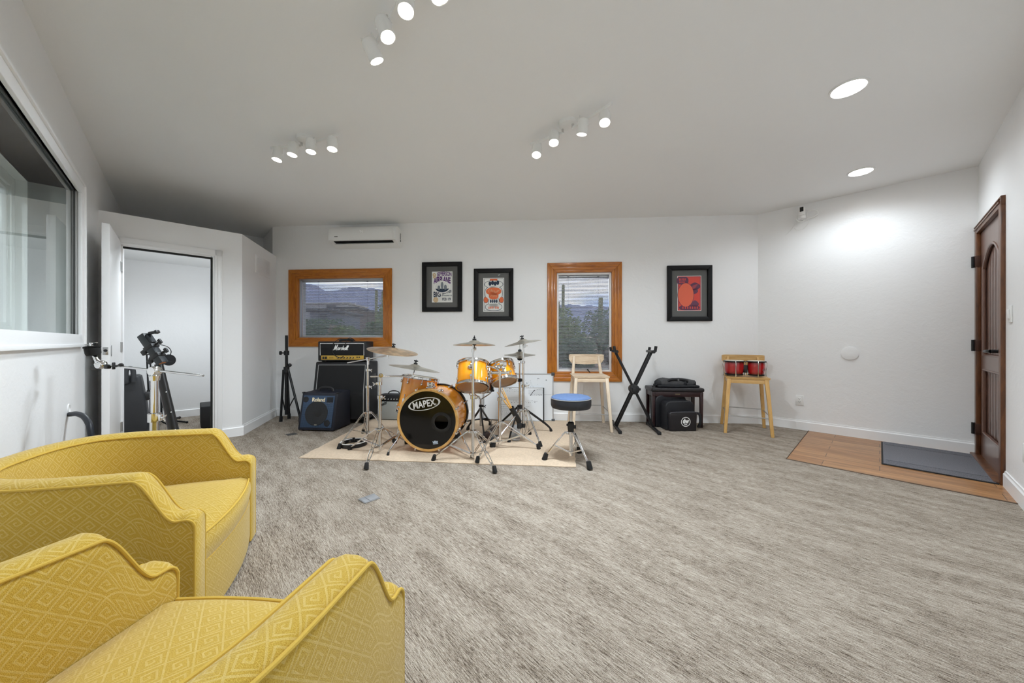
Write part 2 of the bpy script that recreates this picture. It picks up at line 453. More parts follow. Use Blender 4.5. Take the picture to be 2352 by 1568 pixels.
w_left = Wall(W(EA, LB), W(AFAR, LB)); w_back = Wall(PL, PR); w_right = Wall(PR, PD)
w_entry = Wall(W(EA, BRIGHT), W(EA, LB)); w_far = Wall(W(AFAR, LB), W(AFAR, BREC)); w_rec = Wall(W(AFAR, BREC), PL)
w_bf = Wall(W(ABO, LB), PBC); w_bs = Wall(PBC, PBE)

def wall(name, w, z1=CEIL, th=.15, holes=(), mat=PAINT, x0=0, x1=None, e0=0.0, e1=0.0):
    x1 = w.L if x1 is None else x1
    xs = sorted({x0 - e0, x1 + e1, *[h[0] for h in holes], *[h[1] for h in holes]}); zs = sorted({0.0, z1, *[h[2] for h in holes], *[h[3] for h in holes]})
    mb = MB(w.M)
    inh = lambda x, z: any(h[0] < x < h[1] and h[2] < z < h[3] for h in holes)
    cells = {}
    for i in range(len(xs) - 1):
        for j in range(len(zs) - 1):
            cells[i, j] = not inh((xs[i] + xs[i + 1]) / 2, (zs[j] + zs[j + 1]) / 2)
    for (i, j), on in cells.items():
        if not on: continue
        a, b, c, d = xs[i], xs[i + 1], zs[j], zs[j + 1]
        mb.add([(a, 0, c), (b, 0, c), (b, 0, d), (a, 0, d), (a, th, c), (b, th, c), (b, th, d), (a, th, d)],
               [[0, 1, 2, 3], [7, 6, 5, 4]] + ([] if cells.get((i - 1, j)) else [[4, 0, 3, 7]]) + ([] if cells.get((i + 1, j)) else [[1, 5, 6, 2]])
               + ([] if cells.get((i, j - 1)) else [[0, 4, 5, 1]]) + ([] if cells.get((i, j + 1)) else [[3, 2, 6, 7]]))
    return struct(name, mb, mat, smooth=False)

# floor: carpet everywhere, planks let in at the entry
PA, PB = .574, 3.917
fl = MB()
def strip(a0, a1, b0, b1, z=0.0): fl.add([W(a0, b0, z), W(a0, b1, z), W(a1, b1, z), W(a1, b0, z)], [[0, 1, 2, 3]])
strip(EA - .2, PA, -4, PB); strip(PA, AFAR + .3, -4, BRIGHT + .2)
struct('floor', fl, CARPET, smooth=False)
fl = MB(); strip(EA - .2, PA, PB, BRIGHT + .2, .002); struct('floor.001', fl, PLANK, smooth=False)
fl = MB()
fl.tube([W(EA, PB, .003), W(PA, PB, .003), W(PA, BRIGHT, .003)], .004, 6)
struct('trim_1', fl, plain('carpet_edge_strip', (92, 72, 56), .6))

cm = MB(); cm.b2((-9, -4, CEIL), (8, 9, CEIL + .12)); struct('ceiling', cm, CEILM, smooth=False)

# window openings found on the back wall
def rect_on(w, x0, y0, x1, y1):
    a = w.hit(x0, (y0 + y1) / 2); b = w.hit(x1, (y0 + y1) / 2)
    xm = (x0 + x1) / 2
    return a[0], b[0], w.hit(xm, y1)[1], w.hit(xm, y0)[1]
W1 = rect_on(w_back, 664.5, 618, 901, 796); W2 = rect_on(w_back, 1257, 603, 1428, 875.5)
TRW = .125                                # oak surround
ins = lambda r, d: (r[0] + d, r[1] - d, r[2] + d, r[3] - d)
LWX0, LWX1, LWZ0, LWZ1 = 2.05, None, 1.083, 2.155
lx = w_left.hit(179, 600)[0]; LWX1 = lx
DX0, DX1, DZ1 = .10, 1.0, 2.04
wall('wall_left', w_left, holes=[(LWX0, LWX1, LWZ0, LWZ1)], th=.22, e0=.2, e1=.2)
wall('wall_back', w_back, holes=[ins(W1, TRW - .02), ins(W2, TRW - .02)], th=.2)
wall('wall_right', w_right, e0=.06, e1=.1)
er0 = 0.0
wall('wall_entry', w_entry, holes=[(.06, .985, 0, 2.05)], e0=.2, e1=.2)
wall('wall_far', w_far, e0=.2, e1=.2); wall('wall_recess', w_rec, e1=0)

# recording booth
tJR = w_bf.L - .2375; tJL = w_bf.L - .905
wall('wall_booth_front', w_bf, BOOTH_Z, BTH, [(tJL, tJR, -1, 1.961)])
wall('wall_booth_side', w_bs, BOOTH_Z, BTH)
mb = MB(); s = w_bs.L
top = [w_bf.at(0, BOOTH_CEIL + .02, -.05), w_bf.at(w_bf.L - .03, BOOTH_CEIL + .02, -.05), w_bs.at(s - .12, BOOTH_CEIL + .02, -.05), W(AREC - .0, BREC + .0, BOOTH_CEIL + .02), W(AFAR, BREC, BOOTH_CEIL + .02), W(AFAR, LB, BOOTH_CEIL + .02)]
top[3] = Vector((PL.x - .01, PL.y - .01, BOOTH_CEIL + .02))
bot = [p - UP * .02 for p in top]; n = len(top)
mb.add(bot + top, [list(range(n)), list(range(2 * n - 1, n - 1, -1))] + [[i, (i + 1) % n, n + (i + 1) % n, n + i] for i in range(n)])
struct('ceiling_booth', mb, CEILM, smooth=False)

# skirting boards
def skirt(name, w, x0, x1, h=.115, t=.014, off=0.0, y=0.0):
    mb = MB(w.M); t0 = y
    prof = [(0, 0), (-t, 0), (-t, h - .022), (-t * .55, h - .012), (-t * .45, h), (0, h)]
    vs = [(x, py + t0, pz) for x in (x0, x1) for py, pz in prof]; n = len(prof)
    mb.add(vs, [list(range(n))[::-1], list(range(n, 2 * n))] + [[i, (i + 1) % n, n + (i + 1) % n, n + i] for i in range(n)])
    return struct(name, mb, TRIM, sharp=20)
skirt('baseboard_back', w_back, .02, w_back.L + .004); skirt('baseboard_right', w_right, -.004, w_right.L)
skirt('baseboard_entry', w_entry, 1.035, 5.5); skirt('baseboard_left', w_left, .0, 5.45)
skirt('baseboard_booth_front', w_bf, tJR + .066, w_bf.L + .013); skirt('baseboard_booth_side', w_bs, -.006, w_bs.L)
skirt('baseboard_booth_far', w_far, 0, w_far.L); skirt('baseboard_booth_recess', w_rec, 0, w_rec.L)

# ---------------------------------------------------------------- oak windows with slatted blinds
def frame_bars(mb, r, wd, y0, y1, bev=.006, M=None):
    x0, x1, z0, z1 = r
    for poly in ([(x0, z1), (x1, z1), (x1 - wd, z1 - wd), (x0 + wd, z1 - wd)], [(x0, z0), (x0 + wd, z0 + wd), (x1 - wd, z0 + wd), (x1, z0)],
                 [(x0, z0), (x0, z1), (x0 + wd, z1 - wd), (x0 + wd, z0 + wd)], [(x1, z1), (x1, z0), (x1 - wd, z0 + wd), (x1 - wd, z1 - wd)]):
        b = bmesh.new(); vs = [b.verts.new((x, y, z)) for y in (y0, y1) for x, z in poly]
        for q in ((0, 1, 2, 3), (7, 6, 5, 4), (1, 0, 4, 5), (2, 1, 5, 6), (3, 2, 6, 7), (0, 3, 7, 4)): b.faces.new([vs[i] for i in q])
        bmesh.ops.recalc_face_normals(b, faces=b.faces[:])
        if bev: bmesh.ops.bevel(b, geom=b.edges[:], offset=bev, segments=2, profile=.5, affect='EDGES')
        mb.bm(b, M)
def oak_window(name, r, white, label):
    root = bpy.data.objects.new(name, None); COL.objects.link(root); root.location = w_back.at(r[0], r[2]); root['kind'] = 'structure'
    x0, x1, z0, z1 = r
    for part, hor in (('frame_rail', True), ('frame_stile', False)):
        for side in (0, 1):
            mb = MB(w_back.M)
            def one(r_, wd, y0, y1, bev):
                t = MB(); frame_bars(t, r_, wd, y0, y1, bev)
                k = len(t.v) // 4; idx = (0 if side == 0 else 1) if hor else (2 if side == 0 else 3)
                fs = [f for f in t.f if f[0] // k == idx]; mb.add(t.v[idx * k:(idx + 1) * k], [[i - idx * k for i in f] for f in fs])
            one(r, .055, -.022, .0, .004); one(ins(r, .05), .045, -.016, .0, .003); one(ins(r, .088), .04, -.01, .1, .003)
            obj(part, mb, OAKH if hor else OAK, root)
    q = ins(r, TRW)
    mb = MB(w_back.M); wd = .028 if white else .016
    frame_bars(mb, q, wd, .03, .075, .003); obj('sash', mb, TRIM if white else ALU, root)
    q2 = ins(q, wd - .004)
    mb = MB(w_back.M); mb.box(((q2[0] + q2[1]) / 2, .05, (q2[2] + q2[3]) / 2), (q2[1] - q2[0], .004, q2[3] - q2[2])); obj('pane', mb, GLASS, root)
    # blind hung behind the pane
    bl = thing('window_blind', label, 'blind', w_back.at((x0 + x1) / 2, q2[3], -.09))
    mb = MB(w_back.M); z = q2[2] + .03; k = .0165; rr = Euler((R(-27), 0, 0))
    while z < q2[3] - .035:
        mb.box(((q2[0] + q2[1]) / 2, .09, z), (q2[1] - q2[0] - .012, .0155, .0006), 0, rr); z += k
    o = obj('slat', mb, BLINDM, bl, smooth=False); o['kind'] = 'stuff'
    mb = MB(w_back.M); mb.box(((q2[0] + q2[1]) / 2, .09, q2[3] - .016), (q2[1] - q2[0] - .006, .024, .026), .003); obj('headrail', mb, ALU, bl)
    mb = MB(w_back.M); mb.box(((q2[0] + q2[1]) / 2, .09, q2[2] + .014), (q2[1] - q2[0] - .01, .02, .014), .003); obj('bottom_rail', mb, BLINDM, bl)
    for f in (.2, .79):
        mb = MB(w_back.M); xx = q2[0] + (q2[1] - q2[0]) * f; mb.tube([(xx, .08, q2[2] + .02), (xx, .08, q2[3] - .02)], .0009, 5); mb.box((xx, .078, q2[3] - .022), (.03, .006, .008), .002); obj('ladder_cord', mb, BLACKP, bl)
    return root, q, q2
win1, q1, q1b = oak_window('window_1', W1, False, 'wide slatted blind in the oak window above the amplifier head')
win2, q2_, q2b = oak_window('window_2', W2, True, 'tall slatted blind in the oak window behind the whitewashed stool')
mb = MB(w_back.M); xx, zz = w_back.hit(1355, 851)
mb.cyl((xx, .028, zz - .03), (xx, .0, zz - .03), .012); mb.tube([(xx, .0, zz - .03), (xx - .004, -.012, zz - .02), (xx - .03, -.02, zz + .012)], .006, 8); mb.ball((xx - .032, -.02, zz + .014), .01)
obj('crank_handle', mb, BLACKM, win2)
mb = MB(w_back.M); mb.box((q2_[0] + .006, .024, q2_[2] + .2), (.014, .02, .07), .004); obj('sash_lock', mb, TRIM, win2)

# ---------------------------------------------------------------- control-room window in the studio wall
root = bpy.data.objects.new('window_3', None); COL.objects.link(root); root.location = w_left.at(LWX0, LWZ0); root['kind'] = 'structure'
mb = MB(w_left.M); r3 = (LWX0 - .11, LWX1 + .085, LWZ0 - .072, LWZ1 + .078)
frame_bars(mb, r3, .09, -.02, 0, .004); frame_bars(mb, ins(r3, .0), .02, -.032, -.018, .003); obj('window_frame', mb, TRIM, root)
mb = MB(w_left.M); j = (LWX0, LWX1, LWZ0, LWZ1)
for lo, hi in (((j[0], 0, j[2] - .012), (j[1], .36, j[2])), ((j[0], 0, j[3]), (j[1], .36, j[3] + .012)), ((j[0] - .012, 0, j[2]), (j[0], .36, j[3])), ((j[1], 0, j[2]), (j[1] + .012, .36, j[3]))): mb.b2(lo, hi)
obj('reveal', mb, TRIM, root, smooth=False)
mb = MB(w_left.M); frame_bars(mb, j, .012, .012, .03, .002); obj('glazing_bead', mb, plain('dark_gasket', (60, 62, 60), .5), root)
mb = MB(w_left.M); mb.box(((j[0] + j[1]) / 2, .02, (j[2] + j[3]) / 2), (j[1] - j[0] - .01, .008, j[3] - j[2] - .01)); obj('pane', mb, GLASSG, root)
mb = MB(w_left.M); jj = (j[0], j[1], j[2], j[3]); frame_bars(mb, jj, .07, .27, .33, .006); frame_bars(mb, ins(jj, .065), .03, .285, .315, .004); obj('inner_frame', mb, TRIM, root)
mb = MB(w_left.M); mb.box(((j[0] + j[1]) / 2, .30, (j[2] + j[3]) / 2), (j[1] - j[0] - .15, .006, j[3] - j[2] - .15)); obj('pane', mb, GLASS, root)
# control room beyond the glass
C0, C1, CBK = .3, 5.6, -3.6
wc1 = Wall(W(C1, CBK), W(C1, LB - .22)); wc2 = Wall(W(C0, CBK), W(C1, CBK)); wc3 = Wall(W(C0, LB - .22), W(C0, CBK))
wall('wall_control_far', wc1); wall('wall_control_back', wc2); wall('wall_control_near', wc3)
sh = MB(wc1.M); sh.box((wc1.L * .5, -.14, 1.66), (wc1.L - .3, .26, .035), .004); o = obj('control_room_shelf', sh, plain('dark_shelf', (58, 64, 62), .5)); tag(o, 'dark wall shelf seen through the studio glass', 'shelf')
# booth door standing open into the room
jl = w_bf.at(tJL, 0)
root = bpy.data.objects.new('door_2', None); COL.objects.link(root); root.location = jl; root['kind'] = 'structure'
Md = Matrix(((-A.x, -B.x, 0, jl.x), (-A.y, -B.y, 0, jl.y), (0, 0, 1, 0), (0, 0, 0, 1)))   # x: out of the booth along the leaf, y: towards the studio wall
LEAF = .70
mb = MB(Md); mb.b2((.012, .0, .012), (LEAF, .044, 1.985), .002); obj('leaf', mb, TRIM, root)
mb = MB(Md); mb.box((LEAF + .001, .022, .975), (.003, .028, .06), .001); obj('latch_plate', mb, STEEL, root)
mb = MB(Md); mb.lathe([(.0, 0), (.011, 0), (.011, .004), (0, .004)], axM((LEAF + .001, .022, .978), (1, 0, 0)), 16); obj('latch_hole', mb, BLACKP, root)
mb = MB(Md); mb.lathe([(.0, 0), (.018, 0), (.022, -.004), (0, -.005)], axM((LEAF - .07, .0, .975), (0, 1, 0)) @ Matrix.Diagonal((1, 2.2, 1, 1)), 20); obj('finger_pull', mb, STEEL, root)
for z in (.25, 1.0, 1.75):
    mb = MB(Md); mb.cyl((0.004, -.004, z - .045), (.004, -.004, z + .045), .008, n=10); mb.b2((.006, -.003, z - .045), (.05, .001, z + .045)); obj('hinge', mb, STEEL, root)
# its frame
mb = MB(w_bf.M); x0, x1, z1 = tJL, tJR, 1.961
for lo, hi in (((x1 + .002, -.018, 0), (x1 + .066, 0, z1 + .07)), ((x0 - .066, -.018, 0), (x0 - .002, 0, z1 + .07)), ((x0 - .066, -.018, z1 + .002), (x1 + .066, 0, z1 + .07))): mb.b2(lo, hi, .004)
for lo, hi in (((x1 + .004, -.026, 0), (x1 + .022, -.016, z1 + .026)), ((x0 - .02, -.026, z1 + .006), (x1 + .022, -.016, z1 + .024))): mb.b2(lo, hi, .003)
struct('trim_2', mb, TRIM)
mb = MB(w_bf.M)
for lo, hi in (((x1 - .012, 0, 0), (x1, BTH, z1)), ((x0, 0, 0), (x0 + .012, BTH, z1)), ((x0, 0, z1 - .012), (x1, BTH, z1))): mb.b2(lo, hi)
struct('trim_3', mb, TRIM, smooth=False)
mb = MB(w_bf.M)
for lo, hi in (((x1 - .03, .0, 0), (x1 - .012, .03, z1)), ((x0 + .012, .0, z1 - .03), (x1 - .012, .03, z1 - .012))): mb.b2(lo, hi, .003)
struct('trim_4', mb, plain('black_door_seal', (20, 20, 18), .7))
mb = MB(w_bf.M); mb.box((x1 - .014, .045, 1.0), (.004, .03, .06), .001); o = obj('strike_plate', mb, BLACKM); tag(base_to(o, w_bf.at(x1 - .012, 1.0, -.045)), 'small dark strike plate on the inner jamb of the booth doorway', 'strike plate')
# vent grille on the booth side
xa, za = w_bs.hit(586, 604); xb, _ = w_bs.hit(619, 604)
vt = thing('wall_vent', 'white louvred vent grille high on the booth side wall', 'vent', w_bs.at((xa + xb) / 2, za))
mb = MB(w_bs.M); mb.box(((xa + xb) / 2, -.004, za), (xb - xa, .008, .22), .003); obj('backing', mb, TRIM, vt)
mb = MB(w_bs.M); n = 3; sw = (xb - xa - .04) / n
for k in range(n):
    for i in range(10): mb.box((xa + .02 + sw * (k + .5), -.010, za - .085 + i * .0185), (sw - .012, .011, .002), 0, (R(35), 0, 0))
obj('louvre', mb, TRIM, vt, smooth=False)

# ---------------------------------------------------------------- entry door
root = bpy.data.objects.new('door_1', None); COL.objects.link(root); root.location = w_entry.at(.5, 0); root['kind'] = 'structure'
M = w_entry.M
L0, L1, Z0, Z1 = .055, .965, .02, 2.045
def arch(x0, x1, z0, z1, rise, n=14):
    pts = [(x0, z0), (x1, z0), (x1, z1 - rise)]
    for k in range(1, n): t = k / n; pts.append((x1 + (x0 - x1) * t, z1 - rise + rise * math.sin(PI * t) ** .8))
    return pts + [(x0, z1 - rise)]
st = .13
# slab with sunk panels: stiles and rails in front of a planked panel
mb = MB(M)
mb.b2((L0, .006, Z0), (L0 + st, .05, Z1)); mb.b2((L1 - st, .006, Z0), (L1, .05, Z1))
mb.b2((L0 + st, .006, Z0), (L1 - st, .05, .24)); mb.b2((L0 + st, .006, .80), (L1 - st, .05, .93))
a = arch(L0 + st, L1 - st, 1.5, 1.86, .17); spand = [p for p in a[2:]][::-1]
n = len(spand); vs = []
for x, z in spand: vs += [(x, .006, z), (x, .05, z), (x, .006, Z1), (x, .05, Z1)]
fs = []
for i in range(n - 1):
    p, q = i * 4, (i + 1) * 4; fs += [[p, q, q + 2, p + 2], [p + 1, p + 3, q + 3, q + 1], [p, p + 1, q + 1, q], [p + 2, q + 2, q + 3, p + 3]]
mb.add(vs, fs); obj('leaf', mb, DOORW, root, sharp=25)
for (z0, z1, ar) in ((.24, .80, 0), (.93, 1.86, .17)):
    mb = MB(M); k = 6; sw = (L1 - L0 - 2 * st) / k
    for i in range(k):
        x0 = L0 + st + i * sw; mb.box((x0 + sw / 2, .03, (z0 + z1) / 2), (sw - .004, .012, z1 - z0), .003)
    mb.b2((L0 + st, .032, z0), (L1 - st, .042, z1)); obj('planked_panel', mb, DOORW, root)
    mb = MB(M); a = arch(L0 + st, L1 - st, z0, z1, ar) if ar else [(L0 + st, z0), (L1 - st, z0), (L1 - st, z1), (L0 + st, z1)]
    pts = [(x, .010, z) for x, z in a]; mb.tube(pts, .013, 8, closed=True); obj('panel_moulding', mb, DOORW, root)
mb = MB(M)
mb.b2((0.005, -.022, 0), (L0 + .02, .006, 2.115), .004); mb.b2((L1 - .012, -.022, 0), (1.02, .006, 2.115), .004); mb.b2((0.005, -.022, Z1 - .008), (1.02, .006, 2.115), .004)
mb.b2((.03, -.03, Z1 + .02), (1.0, -.018, Z1 + .035), .003); mb.b2((.03, -.03, Z1 + .045), (1.0, -.018, Z1 + .055), .003)
obj('casing', mb, CASING, root)
mb = MB(M); mb.b2((.01, -.05, .002), (1.0, .09, .02), .004); obj('threshold', mb, CASING, root)
for py in (600, 793, 985):
    z = 1.05 - (py - CY) / FPX * 3.19; mb = MB(M); mb.cyl((.03, -.032, z - .052), (.03, -.032, z + .052), .012, n=12); hg = obj('hinge', mb, BLACKM, root); mb = MB(M); mb.b2((.03, -.0255, z - .05), (.076, -.0225, z + .05), .001); mb.b2((.0755, -.022, z - .05), (.082, .006, z + .05), .001); obj('hinge_plate', mb, plain('bronze_hinge_plate', (74, 46, 34), .4, .3), hg)
z = .975; mb = MB(M); mb.lathe([(0, 0), (.034, 0), (.034, .008), (.024, .014), (.013, .018), (.013, .05), (0, .05)], axM((L1 - .10, .006, z), (0, -1, 0)), 20)
mb.tube([(L1 - .10, -.044, z), (L1 - .13, -.054, z), (L1 - .235, -.054, z - .003)], [.014, .013, .012], 10, sm=4); obj('lever_handle', mb, BLACKM, root)
# ================================================================ WALL FITTINGS
def plate_box(name, w, px, py, label, cat, size=(.075, .12), rocker=True):
    x, z = w.hit(px, py); t = thing(name, label, cat, w.at(x, z)); mb = MB(w.M)
    mb.box((x, -.004, z), (size[0], .008, size[1]), .003); obj('plate', mb, WHITE, t); return t, x, z
t, x, z = plate_box('wall_outlet', w_right, 1836.5, 919, 'white double wall outlet low on the plain wall beside the beech stool', 'outlet')
mb = MB(w_right.M); mb.box((x, -.009, z), (.034, .006, .068), .003); obj('socket_face', mb, WHITE, t)
mb = MB(w_right.M)
for dz in (.018, -.018):
    for dx in (-.007, .007): mb.box((x + dx, -.0125, z + dz + .004), (.0025, .002, .009))
    mb.lathe([(0, 0), (.003, 0), (.003, .001), (0, .001)], axM((x, -.0118, z + dz - .008), (0, -1, 0)), 8)
obj('socket_slots', mb, BLACKP, t)
t, x, z = plate_box('light_switch', w_entry, 2323, 721, 'white rocker light switch beside the brown entry door', 'switch')
mb = MB(w_entry.M); mb.box((x - .004, -.012, z), (.034, .010, .066), .003, (R(5), 0, 0)); obj('rocker', mb, WHITE, t)
t, x, z = plate_box('wall_outlet', w_entry, 2357, 1042, 'white wall outlet above the baseboard beyond the entry door', 'outlet')
x, z = w_right.hit(1952, 811)
mb = MB(w_right.M); mb.lathe([(0, 0), (.068, 0), (.072, -.005), (.072, -.011), (.066, -.013), (0, -.013)][::-1], axM((x, 0, z), (0, 1, 0)), 40)
o = obj('blank_cover_plate', mb, PAINT); tag(base_to(o, w_right.at(x, z)), 'round blank cover plate painted over on the plain wall', 'wall plate')

# wall camera with its looped cable
x, z = w_right.hit(1845, 497)
cmr = thing('wall_camera', 'small white camera with looped cable high on the plain wall', 'camera', w_right.at(x, z))
mb = MB(w_right.M); mb.box((x, -.10, z + .035), (.055, .05, .10), .008); obj('body', mb, WHITE, cmr)
mb = MB(w_right.M); mb.box((x, -.1265, z + .052), (.034, .004, .052), .002); obj('lens_window', mb, plain('black_lens', (8, 8, 8), .1), cmr)
mb = MB(w_right.M); mb.lathe([(0, 0), (.034, 0), (.036, .02), (.034, .03), (.012, .034), (0, .034)], axM((x, -.1, z - .05), (0, 0, 1)), 24); mb.cyl((x, -.1, z - .03), (x, -.1, z), .012, n=10); mb.b2((x - .014, -.1, z - .048), (x + .014, 0, z - .028), .003); obj('mount', mb, WHITE, cmr)
mb = MB(w_right.M)
def loop(cx, cz, rx, rz, y, ph, turns=1.0, n=16): return [(x + cx + rx * math.cos(ph + 2 * PI * turns * k / n), y + .012 * math.sin(k), z + cz + rz * math.sin(ph + 2 * PI * turns * k / n)) for k in range(n + 1)]
mb.tube([(x + .02, -.09, z + .05)] + loop(.085, .0, .05, .045, -.03, 2, 1.6) + [(x + .02, -.05, z - .06)], .0028, 6, sm=3)
mb.tube([(x + .02, -.05, z - .06), (x - .01, -.12, z - .09), (x - .05, -.11, z - .05), (x - .04, -.1, z), (x - .06, -.05, z - .04), (x - .1, -.02, z - .12), (x - .15, -.01, z - .17), (x - .17, -.004, z - .18)], .0032, 6, sm=5)
mb.tube([(x + .03, -.06, z - .03), (x + .05, -.03, z - .09), (x + .0, -.02, z - .15), (x - .06, -.015, z - .15), (x - .08, -.01, z - .12)], .0026, 6, sm=5)
obj('cable', mb, WHITE, cmr)

# air conditioner
ac0 = w_back.hit(757, 545, .2)[0]; ac1 = w_back.hit(906.5, 545, .235)[0] + .004; zt = 2.585; zb = 2.335
ac = thing('air_conditioner', 'white wall mounted air conditioner above the wide oak window', 'air conditioner', w_back.at((ac0 + ac1) / 2, zb))
def acx(k): return (ac0 + ac1) / 2 + k
prof = [(0, zt), (-.16, zt), (-.205, zt - .02), (-.225, zt - .06), (-.232, zt - .13), (-.22, zt - .19), (-.19, zt - .20), (-.15, zt - .21), (-.07, zb), (0, zb)]
def extr(mb, prof, x0, x1):
    n = len(prof); mb.add([(x, y, z) for x in (x0, x1) for y, z in prof], [list(range(n))[::-1], list(range(n, 2 * n))] + [[i, (i + 1) % n, n + (i + 1) % n, n + i] for i in range(n)])
mb = MB(w_back.M); extr(mb, prof, ac0, ac1); obj('casing', mb, WHITE, ac, sharp=50)
mb = MB(w_back.M); extr(mb, [(-.165, zt + .001), (-.208, zt - .018), (-.229, zt - .06), (-.237, zt - .13), (-.226, zt - .188), (-.2, zt - .186), (-.2, zt - .05)], ac0 + .012, ac1 - .03); obj('front_panel', mb, WHITE, ac, sharp=50)
mb = MB(w_back.M); extr(mb, [(-.203, zt - .199), (-.15, zt - .2125), (-.152, zt - .2055), (-.2, zt - .190)], ac0 + .06, ac1 - .05); obj('air_outlet', mb, plain('dark_slot', (14, 14, 14), .8), ac)
for k in range(3):
    mb = MB(w_back.M); xx = ac0 + .06 + (ac1 - ac0 - .11) * (k + .5) / 3; mb.box((xx, -.158, zt - .223), ((ac1 - ac0 - .11) / 3 - .006, .05, .006), .002, (R(24), 0, 0)); obj('flap', mb, WHITE, ac)
mb = MB(w_back.M)
for k in range(6): mb.box((ac1 + .001, -.05, zt - .07 - k * .014), (.003, .03, .005))
mb.box((ac1 + .001, -.05, zt - .165), (.003, .022, .02)); obj('side_vent', mb, plain('grey_print', (70, 72, 72), .6), ac); mb = MB(w_back.M); mb.box((ac0 + .11, -.236, zt - .145), (.045, .003, .009)); obj('badge', mb, plain('grey_badge_print', (70, 72, 72), .6), ac)
mb = MB(w_back.M); c = ((ac0 + ac1) / 2 + .005, -.2385, zt - .085)
text(mb, 'N', .052, Matrix.Translation(c), bold=.0012, shear=-.2); mb.box((c[0] - .02, c[1], c[2] + .016), (.02, .001, .004), 0, (0, R(20), 0)); obj('logo', mb, plain('bright_logo', (255, 255, 255), .3), ac)

# cable hose coming out of the studio wall
x, z = w_left.hit(157, 940)
hs = thing('cable_hose', 'thick black cable bundle coming out of the studio wall behind the yellow armchair', 'cable', w_left.at(x, 0))
yh = w_left.at(x, z).y; q = [w_left.at(x, z - .01, -.05), P(157, 951, yh - .01), P(176, 950, yh - .03), P(193, 957, yh - .05), P(203, 971, yh - .07), P(207, 985, yh - .08)]
e = q[-1]; q += [Vector((e.x + .01, e.y, .35)), Vector((e.x + .0, e.y, .02))]
mb = MB(); mb.tube(q, .016, 12, sm=6); obj('hose', mb, plain('dark_blue_rubber', (30, 34, 42), .4), hs)
mb = MB(w_left.M); mb.lathe([(.03, 0), (.038, 0), (.038, .01), (.03, .01)], axM((x, .004, z), (0, -1, 0)), 20, close=True); obj('grommet', mb, TRIM, hs)

# ---------------------------------------------------------------- framed posters
def poster(px, label):
    (x0, y0), (x1, y1), (x2, y2), (x3, y3) = px
    a = w_back.hit(x0, y0, .015); b = w_back.hit(x1, y1, .015); c = w_back.hit(x2, y2, .015); d = w_back.hit(x3, y3, .015)
    X0, X1 = (a[0] + d[0]) / 2, (b[0] + c[0]) / 2; Zt, Zb = (a[1] + b[1]) / 2, (c[1] + d[1]) / 2
    t = thing('framed_poster', label, 'poster', w_back.at((X0 + X1) / 2, Zb))
    r = (X0, X1, Zb, Zt); w_, h_ = X1 - X0, Zt - Zb
    mb = MB(w_back.M); frame_bars(mb, r, .058, -.03, 0, .004); obj('frame', mb, FRAMEK, t)
    mb = MB(w_back.M); mb.b2((X0 + .05, -.008, Zb + .05), (X1 - .05, -.004, Zt - .05)); obj('mat_board', mb, MATG, t)
    mb = MB(w_back.M); mb.b2((X0 + .052, -.0205, Zb + .052), (X1 - .052, -.0185, Zt - .052)); obj('glazing', mb, ARTGLASS, t)
    return t, (X0 + X1) / 2, (Zb + Zt) / 2, w_, h_
def oval(mb, cx, cz, rx, rz, y0=-.0006, y1=.0, n=36, pw=1.0):
    pts = []
    for k in range(n):
        a = 2 * PI * k / n; c, s = math.cos(a), math.sin(a)
        pts.append((cx + rx * math.copysign(abs(c) ** pw, c), cz + rz * math.copysign(abs(s) ** pw, s)))
    mb.prism(pts, y0, y1)
PUR = plain('purple_ink', (92, 44, 118), .7); DKB = plain('dark_blue_ink', (34, 50, 72), .7); TAN = plain('tan_ink', (206, 176, 134), .7); ORG = plain('orange_ink', (220, 108, 62), .7)
REDI = plain('red_ink', (214, 74, 62), .7); ORR = plain('orange_red_ink', (224, 104, 76), .7); PLUM = plain('plum_ink', (104, 58, 84), .7); PAPER = plain('poster_paper', (226, 226, 222), .7); GRYI = plain('grey_ink', (120, 128, 138), .7)
def layer(t, name, mat, fn, y, c):
    mb = MB(w_back.M @ Matrix.Translation((c[0], y, c[1]))); fn(mb); return obj(name, mb, mat, t, smooth=False)
# 1: purple and blue lettering round an oval scene
t, cx, cz, w_, h_ = poster([(970, 602.5), (1062, 601), (1061, 715), (969.5, 716)], 'framed concert poster with purple lettering round an oval scene')
c = (cx, cz); pw, ph = .285, .42
o = layer(t, 'poster_print', PAPER, lambda m: m.b2((-pw / 2, 0, -ph / 2), (pw / 2, .001, ph / 2)), -.010, c)
def l1(m):
    bow = lambda x, z: (x, z + .016 * math.sin((x / .14 + .6) * 2) + .02 * (1 - (x / .14) ** 2))
    text(m, 'JEFFERSON', .056, Matrix.Translation((.03, 0, .166)), bold=.0016, warp=lambda x, z: (x, z * 1.35 + .012 * (1 - (x / .1) ** 2)), sx=.74)
    text(m, 'AIRPLANE', .072, Matrix.Translation((0, 0, .070)), bold=.003, warp=lambda x, z: (x, z * 1.5 - .35 * abs(x) ** 1.35 + .03), sx=.72)
layer(t, 'purple_lettering', PUR, l1, -.0108, c)
layer(t, 'blue_lettering', DKB, lambda m: (text(m, 'BIG', .085, Matrix.Translation((-.07, 0, -.105)), bold=.0025, sx=.8, warp=lambda x, z: (x, z * (1.1 - 2 * x))), text(m, 'BROTHER', .04, Matrix.Translation((.065, 0, -.075)), bold=.001, sx=.72, warp=lambda x, z: (x, z * 1.2 + x * .25)), text(m, '& HOLDING CO', .024, Matrix.Translation((.065, 0, -.118)), bold=.0006, sx=.8), text(m, 'FEB', .05, Matrix.Translation((.03, 0, -.168)), bold=.001, sx=.8), text(m, '19', .05, Matrix.Translation((.095, 0, -.168)), bold=.001)), -.0108, c)
